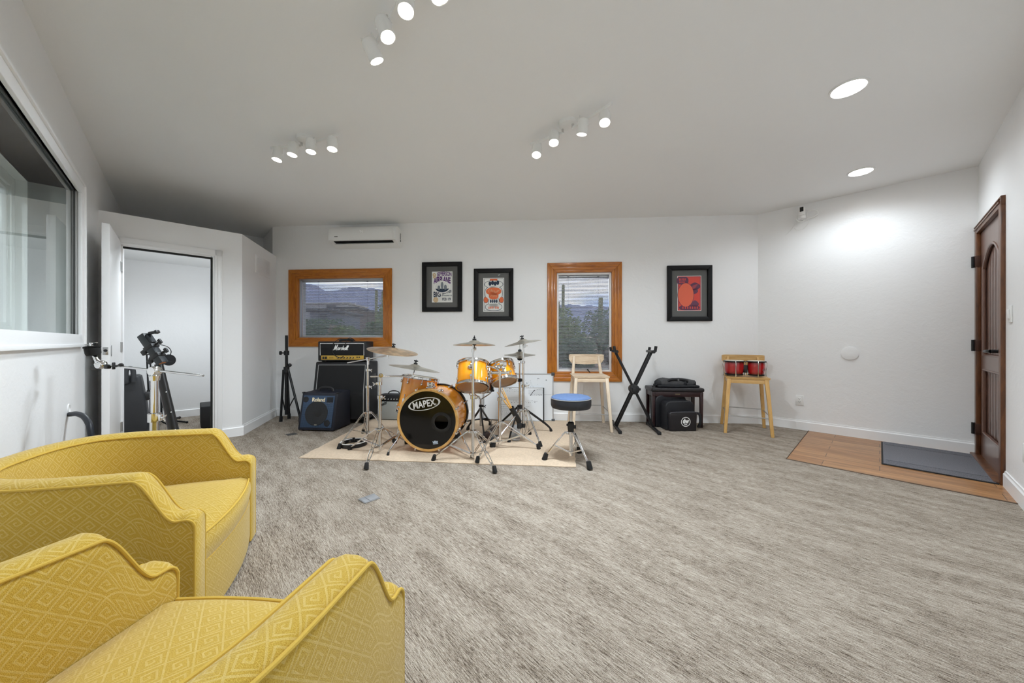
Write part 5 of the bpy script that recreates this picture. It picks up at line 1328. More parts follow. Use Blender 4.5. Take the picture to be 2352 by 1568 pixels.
# stick holder with sticks
h0, h1 = P(1193, 969, 3.60), P(1174, 935, 3.56); hd_ = (h1 - h0).normalized()
sh_ = thing('stick_holder', 'black tube stick holder clamped low beside the hi-hat', 'stick holder', h0)
mb = MB(); mb.lathe([(.0, 0), (.025, 0), (.027, .004), (.027, (h1 - h0).length), (.024, (h1 - h0).length), (.024, .006), (0, .006)], axM(h0, hd_), 28); obj('tube', mb, BLACKP, sh_)
mb = MB(); mb.box(h0 + Vector((.0, -.0, -.035)), (.05, .05, .06), .01); mb.tube([h0 + Vector((0, 0, -.03)), Vector((cF.x, cF.y, h0.z - .04))], .012, 10); mb.cyl(Vector((cF.x, cF.y, h0.z - .06)), Vector((cF.x, cF.y, h0.z - .02)), .022, n=14); obj('clamp', mb, BLACKP, sh_)
x_ = hd_.cross(Vector((0, 1, 0))).normalized()
for k, (o_, tip) in enumerate(((-.012, (1143, 902)), (.004, (1153, 900)), (.016, (1161, 907)))):
    q0 = h0 + hd_ * .03 + x_ * o_ * .6; q1 = P(*tip, 3.50 + .02 * k); d = (q1 - q0).normalized(); L = .38
    mb = MB(); mb.lathe([(0, 0), (.0062, .001), (.0072, .01), (.0072, L * .7), (.0045, L * .93), (.003, L * .95), (.0048, L * .975), (.0042, L - .003), (0, L)][::1], axM(q0 + d * 0, d), 12)
    lab = ['drumstick leaning lowest in the black tube holder', 'middle drumstick in the black tube holder', 'drumstick standing steepest in the black tube holder'][k]
    o = obj('drumstick', mb, MAPLE); tag(base_to(o, q0), lab, 'drumstick', 'drumsticks in the black holder')

# tambourine lying on the rug
tc_ = F(812, 1018, RZ + .02); tm = thing('tambourine', 'black and white tambourine lying on the rug under the boom stand', 'tambourine', Vector((tc_.x, tc_.y, RZ)))
M = Matrix.Translation((tc_.x, tc_.y, RZ + .003))
mb = MB(M); mb.lathe([(.105, 0), (.125, 0), (.127, .006), (.125, .034), (.112, .036), (.105, .03)], None, 48, close=True); obj('frame', mb, BLACKP, tm)
mb = MB(M); mb.lathe([(.108, .036), (.124, .0362), (.124, .0395), (.108, .0395)], None, 48, close=True); obj('white_rim', mb, PRINTW, tm)
for k in range(8):
    a = 2 * PI * k / 8; mb = MB(M); 
    for z in (.012, .02): mb.lathe([(0, z), (.016, z + .002), (.017, z + .004), (0, z + .006)], Matrix.Translation((.102 * math.cos(a), .102 * math.sin(a), 0)), 12)
    obj('jingle', mb, CHROME, tm)
mb = MB(M); mb.box((-.08, .11, .022), (.09, .05, .03), .008, (0, 0, R(40))); mb.cyl((-.03, .07, .03), (-.03, .07, .055), .012, n=10); obj('mounting_bracket', mb, BLACKP, tm)
# ================================================================ AMPLIFIERS
def script_word(mb, strokes, M, w, sx, depth=.0012):
    """thick pen strokes in local x,z on the face (-y)"""
    x0 = 0.0
    for glyph, adv in strokes:
        for st in glyph:
            pts = [M @ Vector(((x0 + x + .28 * z) * sx, -.0012, z * sx)) for x, z in st]
            mb.tube(pts, w, 6, sm=4)
        x0 += adv
    return x0 * sx
GL = {'M': ([[(-.25, .05), (-.1, -.02), (.05, .3), (.25, 1.65)], [(.25, 1.65), (.32, .05)], [(.32, .05), (.85, 1.7)], [(.85, 1.7), (.78, .1), (.95, 0)]], 1.12),
      'a': ([[(.5, .62), (.25, .72), (.02, .35), (.15, .0), (.38, .12), (.5, .62)], [(.5, .62), (.46, .12), (.66, .05)]], .64),
      'r': ([[(.0, .45), (.12, .7), (.12, .02)], [(.12, .4), (.32, .7), (.45, .6)]], .46),
      's': ([[(.38, .62), (.2, .7), (.1, .52), (.34, .25), (.25, .02), (.0, .06)]], .44),
      'h': ([[(.05, .0), (.08, 1.35)], [(.07, .35), (.25, .68), (.38, .5), (.36, .08), (.5, .02)]], .52),
      'l': ([[(.0, .15), (.2, .9), (.2, 1.35), (.06, 1.2), (.06, .2), (.25, .02), (.35, .12)]], .3),
      'F': ([[(.05, 1.45), (.5, 1.6), (1.0, 1.45)], [(.5, 1.55), (.3, .5), (.05, -.05)], [(.25, .8), (.65, .85)]], .66),
      'e': ([[(.05, .35), (.35, .45), (.3, .7), (.1, .6), (.05, .2), (.25, .0), (.45, .15)]], .44),
      'n': ([[(.0, .6), (.1, .68), (.08, .02)], [(.08, .4), (.3, .7), (.4, .5), (.36, .05), (.5, .05)]], .52),
      'd': ([[(.42, .55), (.2, .7), (.02, .3), (.15, .0), (.4, .2)], [(.5, 1.4), (.4, .2), (.55, .04)]], .58)}
AX0, AX1 = -2.535, -1.848
# speaker cabinet, upper front leaning back
cab = thing('speaker_cabinet', 'tall black speaker cabinet with leaning upper front against the back wall', 'speaker cabinet', ((AX0 + AX1) / 2, 4.6, 0))
yb, yf, zc, zt = 4.80, 4.43, .055, .786
mb = MB(); mb.hexa([(AX0, yf, zc), (AX1, yf, zc), (AX1, yb, zc), (AX0, yb, zc)], [(AX0, yf, .40), (AX1, yf, .40), (AX1, yb, .40), (AX0, yb, .40)], .0)
mb2 = MB()
pr = [(yf, zc), (yf, .40), (yf + .07, zt), (yb, zt), (yb, zc)]
b = bmesh.new(); L_ = [b.verts.new((AX0, y, z)) for y, z in pr]; R_ = [b.verts.new((AX1, y, z)) for y, z in pr]; n = 5
b.faces.new(L_[::-1]); b.faces.new(R_)
for i in range(n): j = (i + 1) % n; b.faces.new((L_[i], L_[j], R_[j], R_[i]))
bmesh.ops.recalc_face_normals(b, faces=b.faces[:]); bmesh.ops.bevel(b, geom=b.edges[:], offset=.014, segments=3, profile=.5, affect='EDGES'); mb2.bm(b)
obj('cabinet', mb2, TOLEX, cab)
sl = lambda z: yf + .07 * (z - .40) / (zt - .40)
mb = MB(); mb.add([(AX0 + .045, sl(.42) - .003, .42), (AX1 - .045, sl(.42) - .003, .42), (AX1 - .045, sl(zt - .04) - .003, zt - .04), (AX0 + .045, sl(zt - .04) - .003, zt - .04), (AX0 + .045, yf - .003, zc + .04), (AX1 - .045, yf - .003, zc + .04)], [[0, 1, 2, 3], [4, 5, 1, 0]]); obj('grille_cloth', mb, GRILLE, cab)
mb = MB(); k = [Vector((AX0 + .042, yf - .004, zc + .04)), Vector((AX0 + .042, sl(.42) - .004, .42)), Vector((AX0 + .042, sl(zt - .038) - .004, zt - .038)), Vector((AX1 - .042, sl(zt - .038) - .004, zt - .038)), Vector((AX1 - .042, sl(.42) - .004, .42)), Vector((AX1 - .042, yf - .004, zc + .04))]
mb.tube(k, .0045, 6); obj('grille_piping', mb, plain('silver_piping', (168, 168, 166), .6), cab)
mb = MB(); mb.box((AX1 - .004, 4.66, .52), (.012, .13, .20), .004); obj('side_handle', mb, BLACKP, cab)
mb = MB(); mb.tube([(AX1 + .004, 4.61, .5), (AX1 + .004, 4.71, .5)], .008, 8); obj('handle_bar', mb, plain('grey_metal_bar', (60, 62, 64), .4, .6), cab)
for x in (AX0 + .06, AX1 - .06):
    for y in (yf + .06, yb - .06): mb = MB(); mb.cyl((x - .014, y, .027), (x + .014, y, .027), .027, n=18); mb.box((x, y, .05), (.05, .05, .012), .003); obj('caster', mb, RUBBER, cab)
# amplifier head
hx0, hx1, hy0, hy1, hz0, hz1 = -2.495, -1.868, 4.475, 4.70, zt + .002, 1.052
hd = thing('amplifier_head', 'black amplifier head with gold control panel on the tall cabinet', 'amplifier', ((hx0 + hx1) / 2, (hy0 + hy1) / 2, hz0))
mb = MB(); mb.b2((hx0, hy0, hz0 + .012), (hx1, hy1, hz1), .012, 3); obj('cabinet', mb, TOLEX, hd)
mb = MB(); mb.b2((hx0 + .035, hy0 - .004, hz0 + .088), (hx1 - .035, hy0 + .01, hz1 - .03), .002); obj('front_panel', mb, GRILLE, hd)
mb = MB(); mb.tube([(hx0 + .033, hy0 - .006, hz0 + .085), (hx0 + .033, hy0 - .006, hz1 - .027), (hx1 - .033, hy0 - .006, hz1 - .027), (hx1 - .033, hy0 - .006, hz0 + .085)], .0035, 6); obj('white_piping', mb, PRINTW, hd)
mb = MB(); mb.b2((hx0 + .045, hy0 - .005, hz0 + .026), (hx1 - .035, hy0 + .01, hz0 + .083), .002); gp = obj('control_panel', mb, GOLD, hd)
for k in range(6): mb = MB(); xx = hx0 + .26 + k * .039; mb.lathe([(0, 0), (.011, 0), (.010, .012), (.0, .014)], axM((xx, hy0 - .005, hz0 + .054), (0, -1, 0)), 16); obj('knob', mb, BLACKP, gp); mb = MB(); mb.lathe([(0, 0), (.0055, 0), (0, .001)], axM((xx, hy0 - .0192, hz0 + .054), (0, -1, 0)), 12); obj('knob_cap', mb, plain('gold_cap', (224, 200, 150), .3, .6), gp)
for k in range(2): mb = MB(); mb.box((hx0 + .075 + .034 * k, hy0 - .008, hz0 + .054), (.022, .008, .03), .002); obj('rocker_switch', mb, BLACKP, gp)
for k in range(2): mb = MB(); mb.lathe([(0, 0), (.009, 0), (.009, .004), (0, .004)], axM((hx0 + .508 + .028 * k, hy0 - .005, hz0 + .06), (0, -1, 0)), 14); obj('input_jack', mb, BLACKP, gp)
mb = MB(); M = Matrix.Translation((hx0 + .208, hy0 - .006, hz0 + .184 - .03)); script_word(mb, [GL[c] for c in 'Marshall'], M, .0042, .0405); obj('logo', mb, PRINTW, hd)
mb = MB()
for i in range(4): mb.box((hx0 + .155 + .014 * i, hy0 - .0055, hz0 + .06), (.010, .001, .008)); mb.box((hx0 + .155 + .014 * i, hy0 - .0055, hz0 + .046), (.010, .001, .003))
obj('panel_print', mb, plain('dark_gold_print', (110, 86, 40), .6), gp)
mb = MB(); mb.tube([((hx0 + hx1) / 2 - .09, hy0 + .11, hz1), ((hx0 + hx1) / 2 - .06, hy0 + .11, hz1 + .018), ((hx0 + hx1) / 2 + .06, hy0 + .11, hz1 + .018), ((hx0 + hx1) / 2 + .09, hy0 + .11, hz1)], .010, 8, sm=4, flat=1.6); obj('handle', mb, BLACKP, hd)
for x in (hx0 + .05, hx1 - .05): mb = MB(); mb.lathe([(0, 0), (.018, 0), (.018, .014), (0, .014)], Matrix.Translation((x, hy0 + .04, hz0)), 14); obj('rubber_foot', mb, RUBBER, hd)
mb = MB(); xm = hx0 + .245
mb.tube([(xm + .2, hy0 + .08, hz1 + .008), (xm + .16, hy0 + .03, hz1 + .045), (xm + .1, hy0 + .02, hz1 + .02), (xm + .02, hy0 + .03, hz1 + .03), (xm - .04, hy0 - .012, hz1 - .03), (xm - .055, hy0 - .014, hz1 - .11), (xm - .02, hy0 - .014, hz1 - .18), (xm + .05, hy0 - .016, hz1 - .21), (xm + .095, hy0 - .022, hz1 - .19)], .0042, 8, sm=6)
mb.tube([(xm + .2, hy0 + .08, hz1 + .008), (xm + .14, hy0 + .0, hz1 + .03), (xm + .12, hy0 - .012, hz1 - .02), (xm + .11, hy0 - .013, hz1 - .07)], .0042, 8, sm=6)
o = obj('guitar_cable', mb, RUBBER); tag(base_to(o, (xm, hy0 + .03, hz1)), 'thin black cable looped over the front of the amplifier head', 'cable')

# blue keyboard amplifier leaning back on the carpet
q0, q1 = F(683, 989.4), F(766, 991.8)
ex = (q1 - q0).normalized(); ey = Vector((-ex.y, ex.x, 0)); wA = (q1 - q0).length
ra = thing('keyboard_amplifier', 'navy keyboard amplifier with blue perforated grille on the carpet', 'amplifier', (q0 + q1) / 2)
Mr = Matrix(((ex.x, ey.x, 0, q0.x), (ex.y, ey.y, 0, q0.y), (0, 0, 1, 0), (0, 0, 0, 1)))
pr = [(0, .012), (.085, .437), (.345, .445), (.35, .012)]
b = bmesh.new(); L_ = [b.verts.new((0, y, z)) for y, z in pr]; R_ = [b.verts.new((wA, y, z)) for y, z in pr]
b.faces.new(L_[::-1]); b.faces.new(R_)
for i in range(4): j = (i + 1) % 4; b.faces.new((L_[i], L_[j], R_[j], R_[i]))
bmesh.ops.recalc_face_normals(b, faces=b.faces[:]); bmesh.ops.bevel(b, geom=b.edges[:], offset=.012, segments=3, profile=.5, affect='EDGES')
mb = MB(Mr); mb.bm(b); obj('cabinet', mb, NAVY, ra)
tlt = math.atan2(.085, .425); Mf = Mr @ Matrix.Translation((0, 0, .012)) @ Matrix.Rotation(-tlt, 4, 'X')
H = .433
mb = MB(Mf); mb.b2((.03, -.006, .03), (wA - .03, .004, H - .03), .003); gr = obj('grille', mb, BLUEG, ra, sharp=30)
mb = MB(Mf); mb.lathe([(0, 0), (.128, 0), (.14, .002), (.143, .0), (.0, -.002)], axM((wA / 2 - .01, -.0065, .195), (0, -1, 0)), 48); obj('speaker_cone', mb, dots_mat('dark_perforated_cone', (38, 40, 44), (8, 8, 10), 95), gr)
mb = MB(Mf); mb.lathe([(0, .004), (.045, .002), (.05, 0), (0, 0)], axM((wA / 2 + .01, -.007, .205), (0, -1, 0)), 32); obj('dust_cap', mb, plain('black_dust_cap', (16, 16, 18), .5), gr)
for x, z, r in ((.062, .355, .032), (.36, .085, .035), (wA - .085, .36, .0)):
    if r: mb = MB(Mf); mb.lathe([(0, .002), (r, .003), (r + .003, 0), (0, 0)], axM((x, -.0065, z), (0, -1, 0)), 28); obj('tweeter', mb, dots_mat('dark_perforated_tweeter', (30, 32, 36), (8, 8, 10), 95), gr)
mb = MB(Mf); mb.b2((wA - .125, -.008, .325), (wA - .045, -.004, .385), .004); obj('port', mb, plain('dark_port', (22, 26, 34), .6), gr)
mb = MB(Mf); text(mb, 'Roland', .062, Matrix.Translation((wA / 2 - .002, -.008, .352)), depth=.001, bold=.0016, sx=.95); obj('logo', mb, plain('cream_logo', (236, 222, 190), .5), gr, smooth=False)
mb = MB(Mf); mb.b2((wA / 2 - .02, -.0085, .055), (wA / 2 + .012, -.006, .07), .001); obj('model_badge', mb, plain('grey_badge', (120, 116, 104), .5), gr)
mb = MB(Mf); mb.tube([(wA - .118, -.009, .312), (wA - .1, -.009, .318), (wA - .09, -.009, .312), (wA - .07, -.009, .32), (wA - .045, -.009, .316)], .0016, 6, sm=3); obj('script_print', mb, plain('pale_grey_print', (150, 152, 156), .5), gr)
mb = MB(Mr); mb.tube([(wA / 2 - .09, .2, .442), (wA / 2 - .07, .2, .478), (wA / 2 + .0, .2, .49), (wA / 2 + .07, .2, .478), (wA / 2 + .09, .2, .442)], .010, 8, sm=4, flat=1.6); obj('handle', mb, BLACKP, ra)
for x in (.04, wA - .04):
    for y in (.05, .30): mb = MB(Mr); mb.lathe([(0, 0), (.02, 0), (.02, .014), (0, .014)], Matrix.Translation((x, y, 0)), 12); obj('rubber_foot', mb, RUBBER, ra)
for x in (.012, wA - .012):
    mb = MB(Mr); mb.box((x, .095, .436), (.03, .03, .018), .006); obj('corner_guard', mb, BLACKP, ra)

# small silver-grille amplifier behind the stands
f0 = Vector((-1.765, 4.63, 0)); f1 = Vector((-1.43, 4.59, 0)); ex = (f1 - f0).normalized(); ey = Vector((-ex.y, ex.x, 0)); wF = (f1 - f0).length
Mf = Matrix(((ex.x, ey.x, 0, f0.x), (ex.y, ey.y, 0, f0.y), (0, 0, 1, 0), (0, 0, 0, 1)))
fa = thing('practice_amplifier', 'small practice amplifier with silver grille between the stands and the bass drum', 'amplifier', (f0 + f1) / 2)
mb = MB(Mf); mb.b2((0, 0, .01), (wF, .15, .345), .010, 3); obj('cabinet', mb, TOLEX, fa)
mb = MB(Mf); mb.b2((.012, -.005, .022), (wF - .012, .002, .255), .003); obj('grille_cloth', mb, SILVERG, fa)
mb = MB(Mf); mb.b2((.012, -.004, .265), (wF - .012, .002, .31), .002); cp = obj('control_panel', mb, BLACKM, fa)
for k in range(7): mb = MB(Mf); mb.lathe([(0, 0), (.008, 0), (.006, .014), (0, .016)], axM((.05 + k * .04, -.004, .288), (0, -1, 0)), 12); obj('knob', mb, plain('grey_knob', (172, 172, 170), .4), cp)
mb = MB(Mf @ Matrix.Translation((.02, -.006, .185)) @ Matrix.Rotation(R(-26), 4, 'Y')); script_word(mb, [GL[c] for c in 'Fender'], Matrix(), .0026, .034); obj('logo', mb, PRINTK, fa)
mb = MB(Mf); mb.tube([(wF / 2 - .08, .08, .343), (wF / 2 - .06, .08, .375), (wF / 2, .08, .388), (wF / 2 + .06, .08, .375), (wF / 2 + .08, .08, .343)], .007, 8, sm=4); obj('handle', mb, BLACKP, fa)
for x in (.03, wF - .03): mb = MB(Mf); mb.lathe([(0, 0), (.015, 0), (.015, .012), (0, .012)], Matrix.Translation((x, .03, 0)), 12); obj('rubber_foot', mb, RUBBER, fa)

# folded speaker tripod in the corner
pc_ = Vector((-2.965, 4.58, 0)); sp = thing('speaker_tripod', 'black folded speaker tripod in the corner beside the booth', 'stand', pc_)
pole(sp, pc_ + UP * .09, pc_ + UP * .70, .021, 'tube', BLACKM); pole(sp, pc_ + UP * .68, pc_ + UP * 1.13, .0175, 'tube', BLACKM)
mb = MB(); mb.lathe([(.02, -.03), (.03, -.028), (.03, .028), (.02, .03)], Matrix.Translation(pc_ + UP * .90), 16, close=True); mb.cyl(pc_ + UP * .90, pc_ + Vector((-.06, -.02, .90)), .008, n=10); mb.lathe([(0, -.012), (.026, -.01), (.026, .01), (0, .012)], axM(pc_ + Vector((-.065, -.02, .90)), (1, .3, 0)), 14); mb.lathe([(.02, -.04), (.034, -.036), (.034, .036), (.02, .04)], Matrix.Translation(pc_ + UP * .68), 16, close=True); mb.ball(pc_ + Vector((.055, -.02, .74)), .024, 12); mb.cyl(pc_ + UP * .74, pc_ + Vector((.05, -.02, .74)), .009, n=10); obj('collar_and_knob', mb, BLACKP, sp)
for (px, py) in ((645, 968), (690, 972), (664, 961)):
    f = F(px, py); f = Vector((f.x, f.y, 0)); d = (f - pc_); dn = d.normalized()
    mb = MB(); mb.cyl(pc_ + dn * .035 + UP * .68, f + UP * .06, .0145, n=12); lg = obj('leg', mb, BLACKM, sp)
    mb = MB(); mb.cyl(f + UP * .0, f + UP * .07 - dn * .004, .021, .019, n=12); obj('rubber_foot', mb, RUBBER, lg)
    mb = MB(); mb.cyl(pc_ + UP * .15 + dn * .02, (pc_ + dn * .035 + UP * .68).lerp(f + UP * .06, .55), .007, n=8); obj('brace', mb, BLACKM, lg)

# ================================================================ WHITEBOARDS
def board(name, label, x0, x1, h, gap, lean, thick, off=0.0):
    a = (Vector((x0, 0, 0)) - PL).dot(w_back.x); b_ = (Vector((x1, 0, 0)) - PL).dot(w_back.x); w_ = (x1 - x0) / w_back.x.x
    s0 = (x0 - PL.x) / w_back.x.x
    t = thing(name, label, 'whiteboard', w_back.at(s0 + w_ / 2, 0, gap))
    M = w_back.M @ Matrix.Translation((s0, -gap, RZ + .004)) @ Matrix.Rotation(-lean, 4, 'X')
    return t, M, w_
t, M, w_ = board('whiteboard', 'large whiteboard leaning on the back wall behind the drum kit', -.372, .545, .60, .075, R(4.6), .02)
mb = MB(M); mb.b2((0, -.012, 0), (w_, 0, .605)); obj('board', mb, BOARDW, t)
mb = MB(M); frame_bars(mb, (-.006, w_ + .006, -.004, .612), .014, -.018, .002, .003); obj('frame', mb, ALU, t)
for x in (.0, w_):
    for z in (.0, .605): mb = MB(M); mb.box((x, -.010, z), (.045, .026, .045), .009); obj('corner_cap', mb, plain('grey_corner', (70, 72, 76), .5), t)
rn = random.Random(11)
mb = MB(M)
for k in range(26): x, z = rn.uniform(.45, .72), rn.uniform(.42, .54); mb.box((x, -.0128, z), (rn.uniform(.004, .012), .0006, .005))
for x, z in ((.715, .545), (.728, .545), (.735, .543)): mb.box((x, -.0128, z), (.008, .0006, .007))
mb.lathe([(0, 0), (.008, 0), (0, .001)], axM((.83, -.0128, .525), (0, -1, 0)), 12); mb.box((.75, -.0126, .335), (.3, .0004, .002)); obj('marker_writing', mb, plain('faint_marker', (110, 112, 120), .6), t, smooth=False)
t, M, w_ = board('whiteboard', 'small whiteboard covered in marker notes leaning before the large one', -.150, .418, .43, .118, R(5), .02)
mb = MB(M); mb.b2((0, -.010, 0), (w_, 0, .428)); obj('board', mb, BOARDW, t)
mb = MB(M); mb.b2((-.008, -.016, 0), (.004, .002, .43), .003); mb.b2((w_ - .004, -.016, -.002), (w_ + .010, .002, .43), .003); obj('side_frame', mb, BLACKM, t)
mb = MB(M); mb.b2((-.004, -.014, .424), (w_ + .004, .002, .436), .003); mb.b2((-.004, -.014, -.004), (w_ + .004, .002, .006), .003); obj('rail', mb, ALU, t)
mb = MB(M)
def dashes(x0, x1, z, n, hh=.007, wv=.012):
    for k in range(n): mb.box((x0 + (x1 - x0) * (k + rn.uniform(-.2, .2)) / n, -.0106, z + rn.uniform(-.004, .004)), (rn.uniform(.3, 1) * wv, .0006, rn.uniform(.3, 1) * hh))
dashes(.03, .16, .415, 9); dashes(.03, .30, .395, 16, .006); dashes(.03, .30, .378, 14, .005)
for k in range(5): mb.box((.47, -.0106, .395 - k * .012), (.19, .0006, .0014))
mb.tube([(.40, -.0108, .325), (.43, -.0108, .37), (.46, -.0108, .40), (.44, -.0108, .385)], .003, 5, sm=3); dashes(.40, .56, .335, 20, .007); dashes(.48, .56, .41, 8, .006)
for z in (.30, .285, .270): mb.box((.14, -.0106, z), (.2, .0006, .0014))
dashes(.14, .50, .255, 20, .007); dashes(.16, .48, .238, 12, .008); dashes(.02, .12, .205, 7, .008); dashes(.02, .40, .178, 18, .008)
for z in (.15, .135): mb.box((.06, -.0106, z), (.1, .0006, .0016))
dashes(.03, .42, .11, 14, .007); dashes(.03, .20, .085, 7, .006); dashes(.03, .20, .06, 6, .006)
obj('marker_writing', mb, plain('dark_marker', (44, 46, 56), .6), t, smooth=False)

# ================================================================ KEYBOARD STAND, BENCH, BAGS
ks = thing('keyboard_stand', 'black folding keyboard stand open in an x by the tall window', 'keyboard stand', F(1463, 985))
fl0, fl1, fr0, fr1 = F(1424, 995.5), F(1406, 971), F(1514, 998), F(1488, 975)
def mid(a, b, t=.5): return a.lerp(b, t)
ml, mr = mid(fl0, fl1), mid(fr0, fr1); dx = (mr - ml).normalized(); fw = (fl0 - fl1).normalized()
HT = .93; topL = ml.lerp(mr, -.02) + UP * HT; topR = ml.lerp(mr, .94) + UP * (HT + .0)
def sq(mb, a, b, s=.025, s2=None):
    a, b = Vector(a), Vector(b); d = (b - a); M = axM((a + b) / 2, d, fw); mb.box(M.translation, (s2 or s, s, d.length), .004, M.to_3x3())
for k, (foot, top_, nm, offs) in enumerate(((ml, topR, 'double_arm', (-.038, .038)), (mr, topL, 'single_arm', (0,)))):
    mb = MB()
    for o_ in offs: sq(mb, foot + fw * o_ + UP * .03, top_ + fw * o_, .03, .018 if len(offs) == 2 else .028)
    arm = obj(nm, mb, BLACKM, ks)
    a, b_ = (fl0, fl1) if k == 0 else (fr0, fr1); mb = MB(); sq(mb, a + UP * .018, b_ + UP * .018, .03); obj('foot_bar', mb, BLACKM, arm)
    for p in (a, b_): mb = MB(); M = axM(p + UP * .018, (a - b_)); mb.box(M.translation, (.038, .038, .05), .008, M.to_3x3()); obj('rubber_foot', mb, RUBBER, arm)
    mb = MB(); c0, c1 = top_ + fw * .10, top_ - fw * .16; mb.cyl(c0, c1, .017, n=14); obj('support_bar', mb, BLACKM, arm)
    mb = MB(); u = (topR - topL).normalized() * (1 if k == 0 else -1); 
    mb.cyl(c0 + UP * .0 + u * .02, c0 + u * .03 + UP * .065, .017, n=14); mb.cyl(c1 + u * .02, c1 + u * .03 + UP * .05, .016, n=14); mb.cyl(c0 - fw * .005, c0 + fw * .03, .019, n=14); obj('end_pad', mb, RUBBER, arm)
pv = (ml.lerp(topR - UP * 0, .515) + mr.lerp(topL, .515)) / 2
mb = MB(); M = axM(pv + fw * .045, fw); mb.lathe([(0, -.09), (.055, -.09), (.06, -.05), (.06, 0), (.05, .012), (.028, .014), (.026, .022), (0, .024)], M, 28); mb.box((M @ Vector((.06, .0, -.02))), (.035, .03, .02), .006, M.to_3x3()); obj('pivot_disc', mb, BLACKP, ks)

pb0, pb1 = F(1500, 980), F(1611, 982); ex = (pb1 - pb0).normalized(); ey = Vector((-ex.y, ex.x, 0)); wB = (pb1 - pb0).length + .03
Mp = Matrix(((ex.x, ey.x, 0, pb0.x - .015), (ex.y, ey.y, 0, pb0.y - .015), (0, 0, 1, 0), (0, 0, 0, 1)))
pb = thing('piano_bench', 'black piano bench with padded top below the red poster', 'bench', (pb0 + pb1) / 2); DB = .265
for x in (.018, wB - .018):
    for y in (.018, DB - .018): mb = MB(Mp); mb.hexa([(x - .014, y - .014, 0), (x + .014, y - .014, 0), (x + .014, y + .014, 0), (x - .014, y + .014, 0)], [(x - .018, y - .018, .43), (x + .018, y - .018, .43), (x + .018, y + .018, .43), (x - .018, y + .018, .43)], .002); obj('leg', mb, ROSEW, pb)
mb = MB(Mp)
for lo, hi in (((.0, .004, .375), (wB, .024, .435)), ((.0, DB - .024, .375), (wB, DB - .004, .435)), ((.004, .0, .375), (.024, DB, .435)), ((wB - .024, 0, .375), (wB - .004, DB, .435))): mb.b2(lo, hi, .003)
obj('apron', mb, ROSEW, pb)
mb = MB(Mp); mb.b2((-.012, -.012, .435), (wB + .012, DB + .012, .482), .016, 4); obj('padded_top', mb, VINYL, pb)
mb = MB(Mp); mb.b2((wB / 2 - .03, .001, .398), (wB / 2 + .03, .005, .412), .001); obj('name_plate', mb, plain('dark_brass_plate', (110, 96, 76), .4, .6), pb)

# folded gig bag on the bench
gb = thing('gig_bag', 'grey folded soft instrument bag lying on the black bench', 'bag', (Mp @ Vector((wB / 2, DB / 2, .483))))
mb = MB(Mp); mb.box((.33, .135, .497), (.50, .20, .028), .013, None, 4); obj('lower_fold', mb, NYLON, gb)
mb = MB(Mp)
pts = [(.10, .10, .525), (.16, .10, .533), (.26, .11, .528), (.36, .11, .532), (.46, .12, .526), (.55, .12, .520)]
mb.tube(pts, [.030, .036, .032, .035, .031, .024], 14, sm=4, flat=1.9); obj('rolled_cover', mb, GREYN, gb)
mb = MB(Mp); mb.tube([(.06, .10, .522), (.09, .10, .524), (.13, .10, .528)], [.02, .034, .037], 14, sm=2, flat=1.6); mb.tube([(.53, .12, .521), (.56, .12, .518)], [.027, .022], 12, flat=1.6); obj('end_cap', mb, NYLON, gb)
mb = MB(Mp); mb.tube([(.21, .08, .556), (.25, .075, .578), (.32, .075, .58), (.40, .08, .574), (.46, .09, .552)], .008, 8, sm=4, flat=2.2); mb.tube([(.07, .10, .54), (.11, .09, .575), (.16, .09, .578), (.19, .08, .565)], .006, 8, sm=4, flat=2); mb.tube([(.42, .08, .556), (.425, .07, .53), (.43, .075, .50)], .006, 8, flat=2.2); mb.tube([(.07, .06, .515), (.03, .05, .500), (.02, .06, .488)], .006, 8, sm=3); obj('carry_strap', mb, NYLON, gb)
mb = MB(Mp); mb.torus(axM((.335, .066, .574), (0, 1, 0)), .009, .002, 16, 6); obj('buckle', mb, STEEL, gb)

# black pedal bag under the bench
b0, b1 = F(1536, 990.5), F(1603, 990.5); ex = Vector((.995, .06, 0)).normalized(); ey = Vector((-ex.y, ex.x, 0)); c0 = (b0 + b1) / 2
Mg = Matrix(((ex.x, ey.x, 0, c0.x), (ex.y, ey.y, 0, c0.y), (0, 0, 1, 0), (0, 0, 0, 1)))
bag = thing('backpack', 'black padded bag with round white logo standing under the bench', 'bag', c0)
def soft(mb, prof, y0, y1, bev):
    b = bmesh.new(); n = len(prof); fr = [b.verts.new((x, y0, z)) for x, z in prof]; bk = [b.verts.new((x, y1, z)) for x, z in prof]
    b.faces.new(fr); b.faces.new(bk[::-1])
    for i in range(n): j = (i + 1) % n; b.faces.new((fr[j], fr[i], bk[i], bk[j]))
    bmesh.ops.recalc_face_normals(b, faces=b.faces[:]); ed = [e for e in b.edges if abs((e.verts[0].co - e.verts[1].co).y) < .001]
    bmesh.ops.bevel(b, geom=ed, offset=bev, segments=3, profile=.5, affect='EDGES'); return mb.bm(b)
def rr(x0, x1, z0, z1, r, n=6):
    o_ = [(x0 + .01, z0), (x1 - .01, z0)]
    for cx_, cz_, a0 in ((x1 - r, z1 - r, 0), (x0 + r, z1 - r, 90)): o_ += [(cx_ + r * math.cos(R(a0 + 90 * k / n)), cz_ + r * math.sin(R(a0 + 90 * k / n))) for k in range(n + 1)]
    return o_
mb = MB(Mg); soft(mb, rr(-.19, .17, .003, .345, .075), .05, .20, .014); obj('main_pocket', mb, NYLON, bag)
mb = MB(Mg); soft(mb, rr(-.235, .16, .003, .40, .085), .205, .36, .02); obj('back_pocket', mb, NYLON, bag)
mb = MB(Mg); soft(mb, rr(-.165, .172, .003, .228, .03), -.0, .06, .016); obj('front_pocket', mb, VINYL, bag)
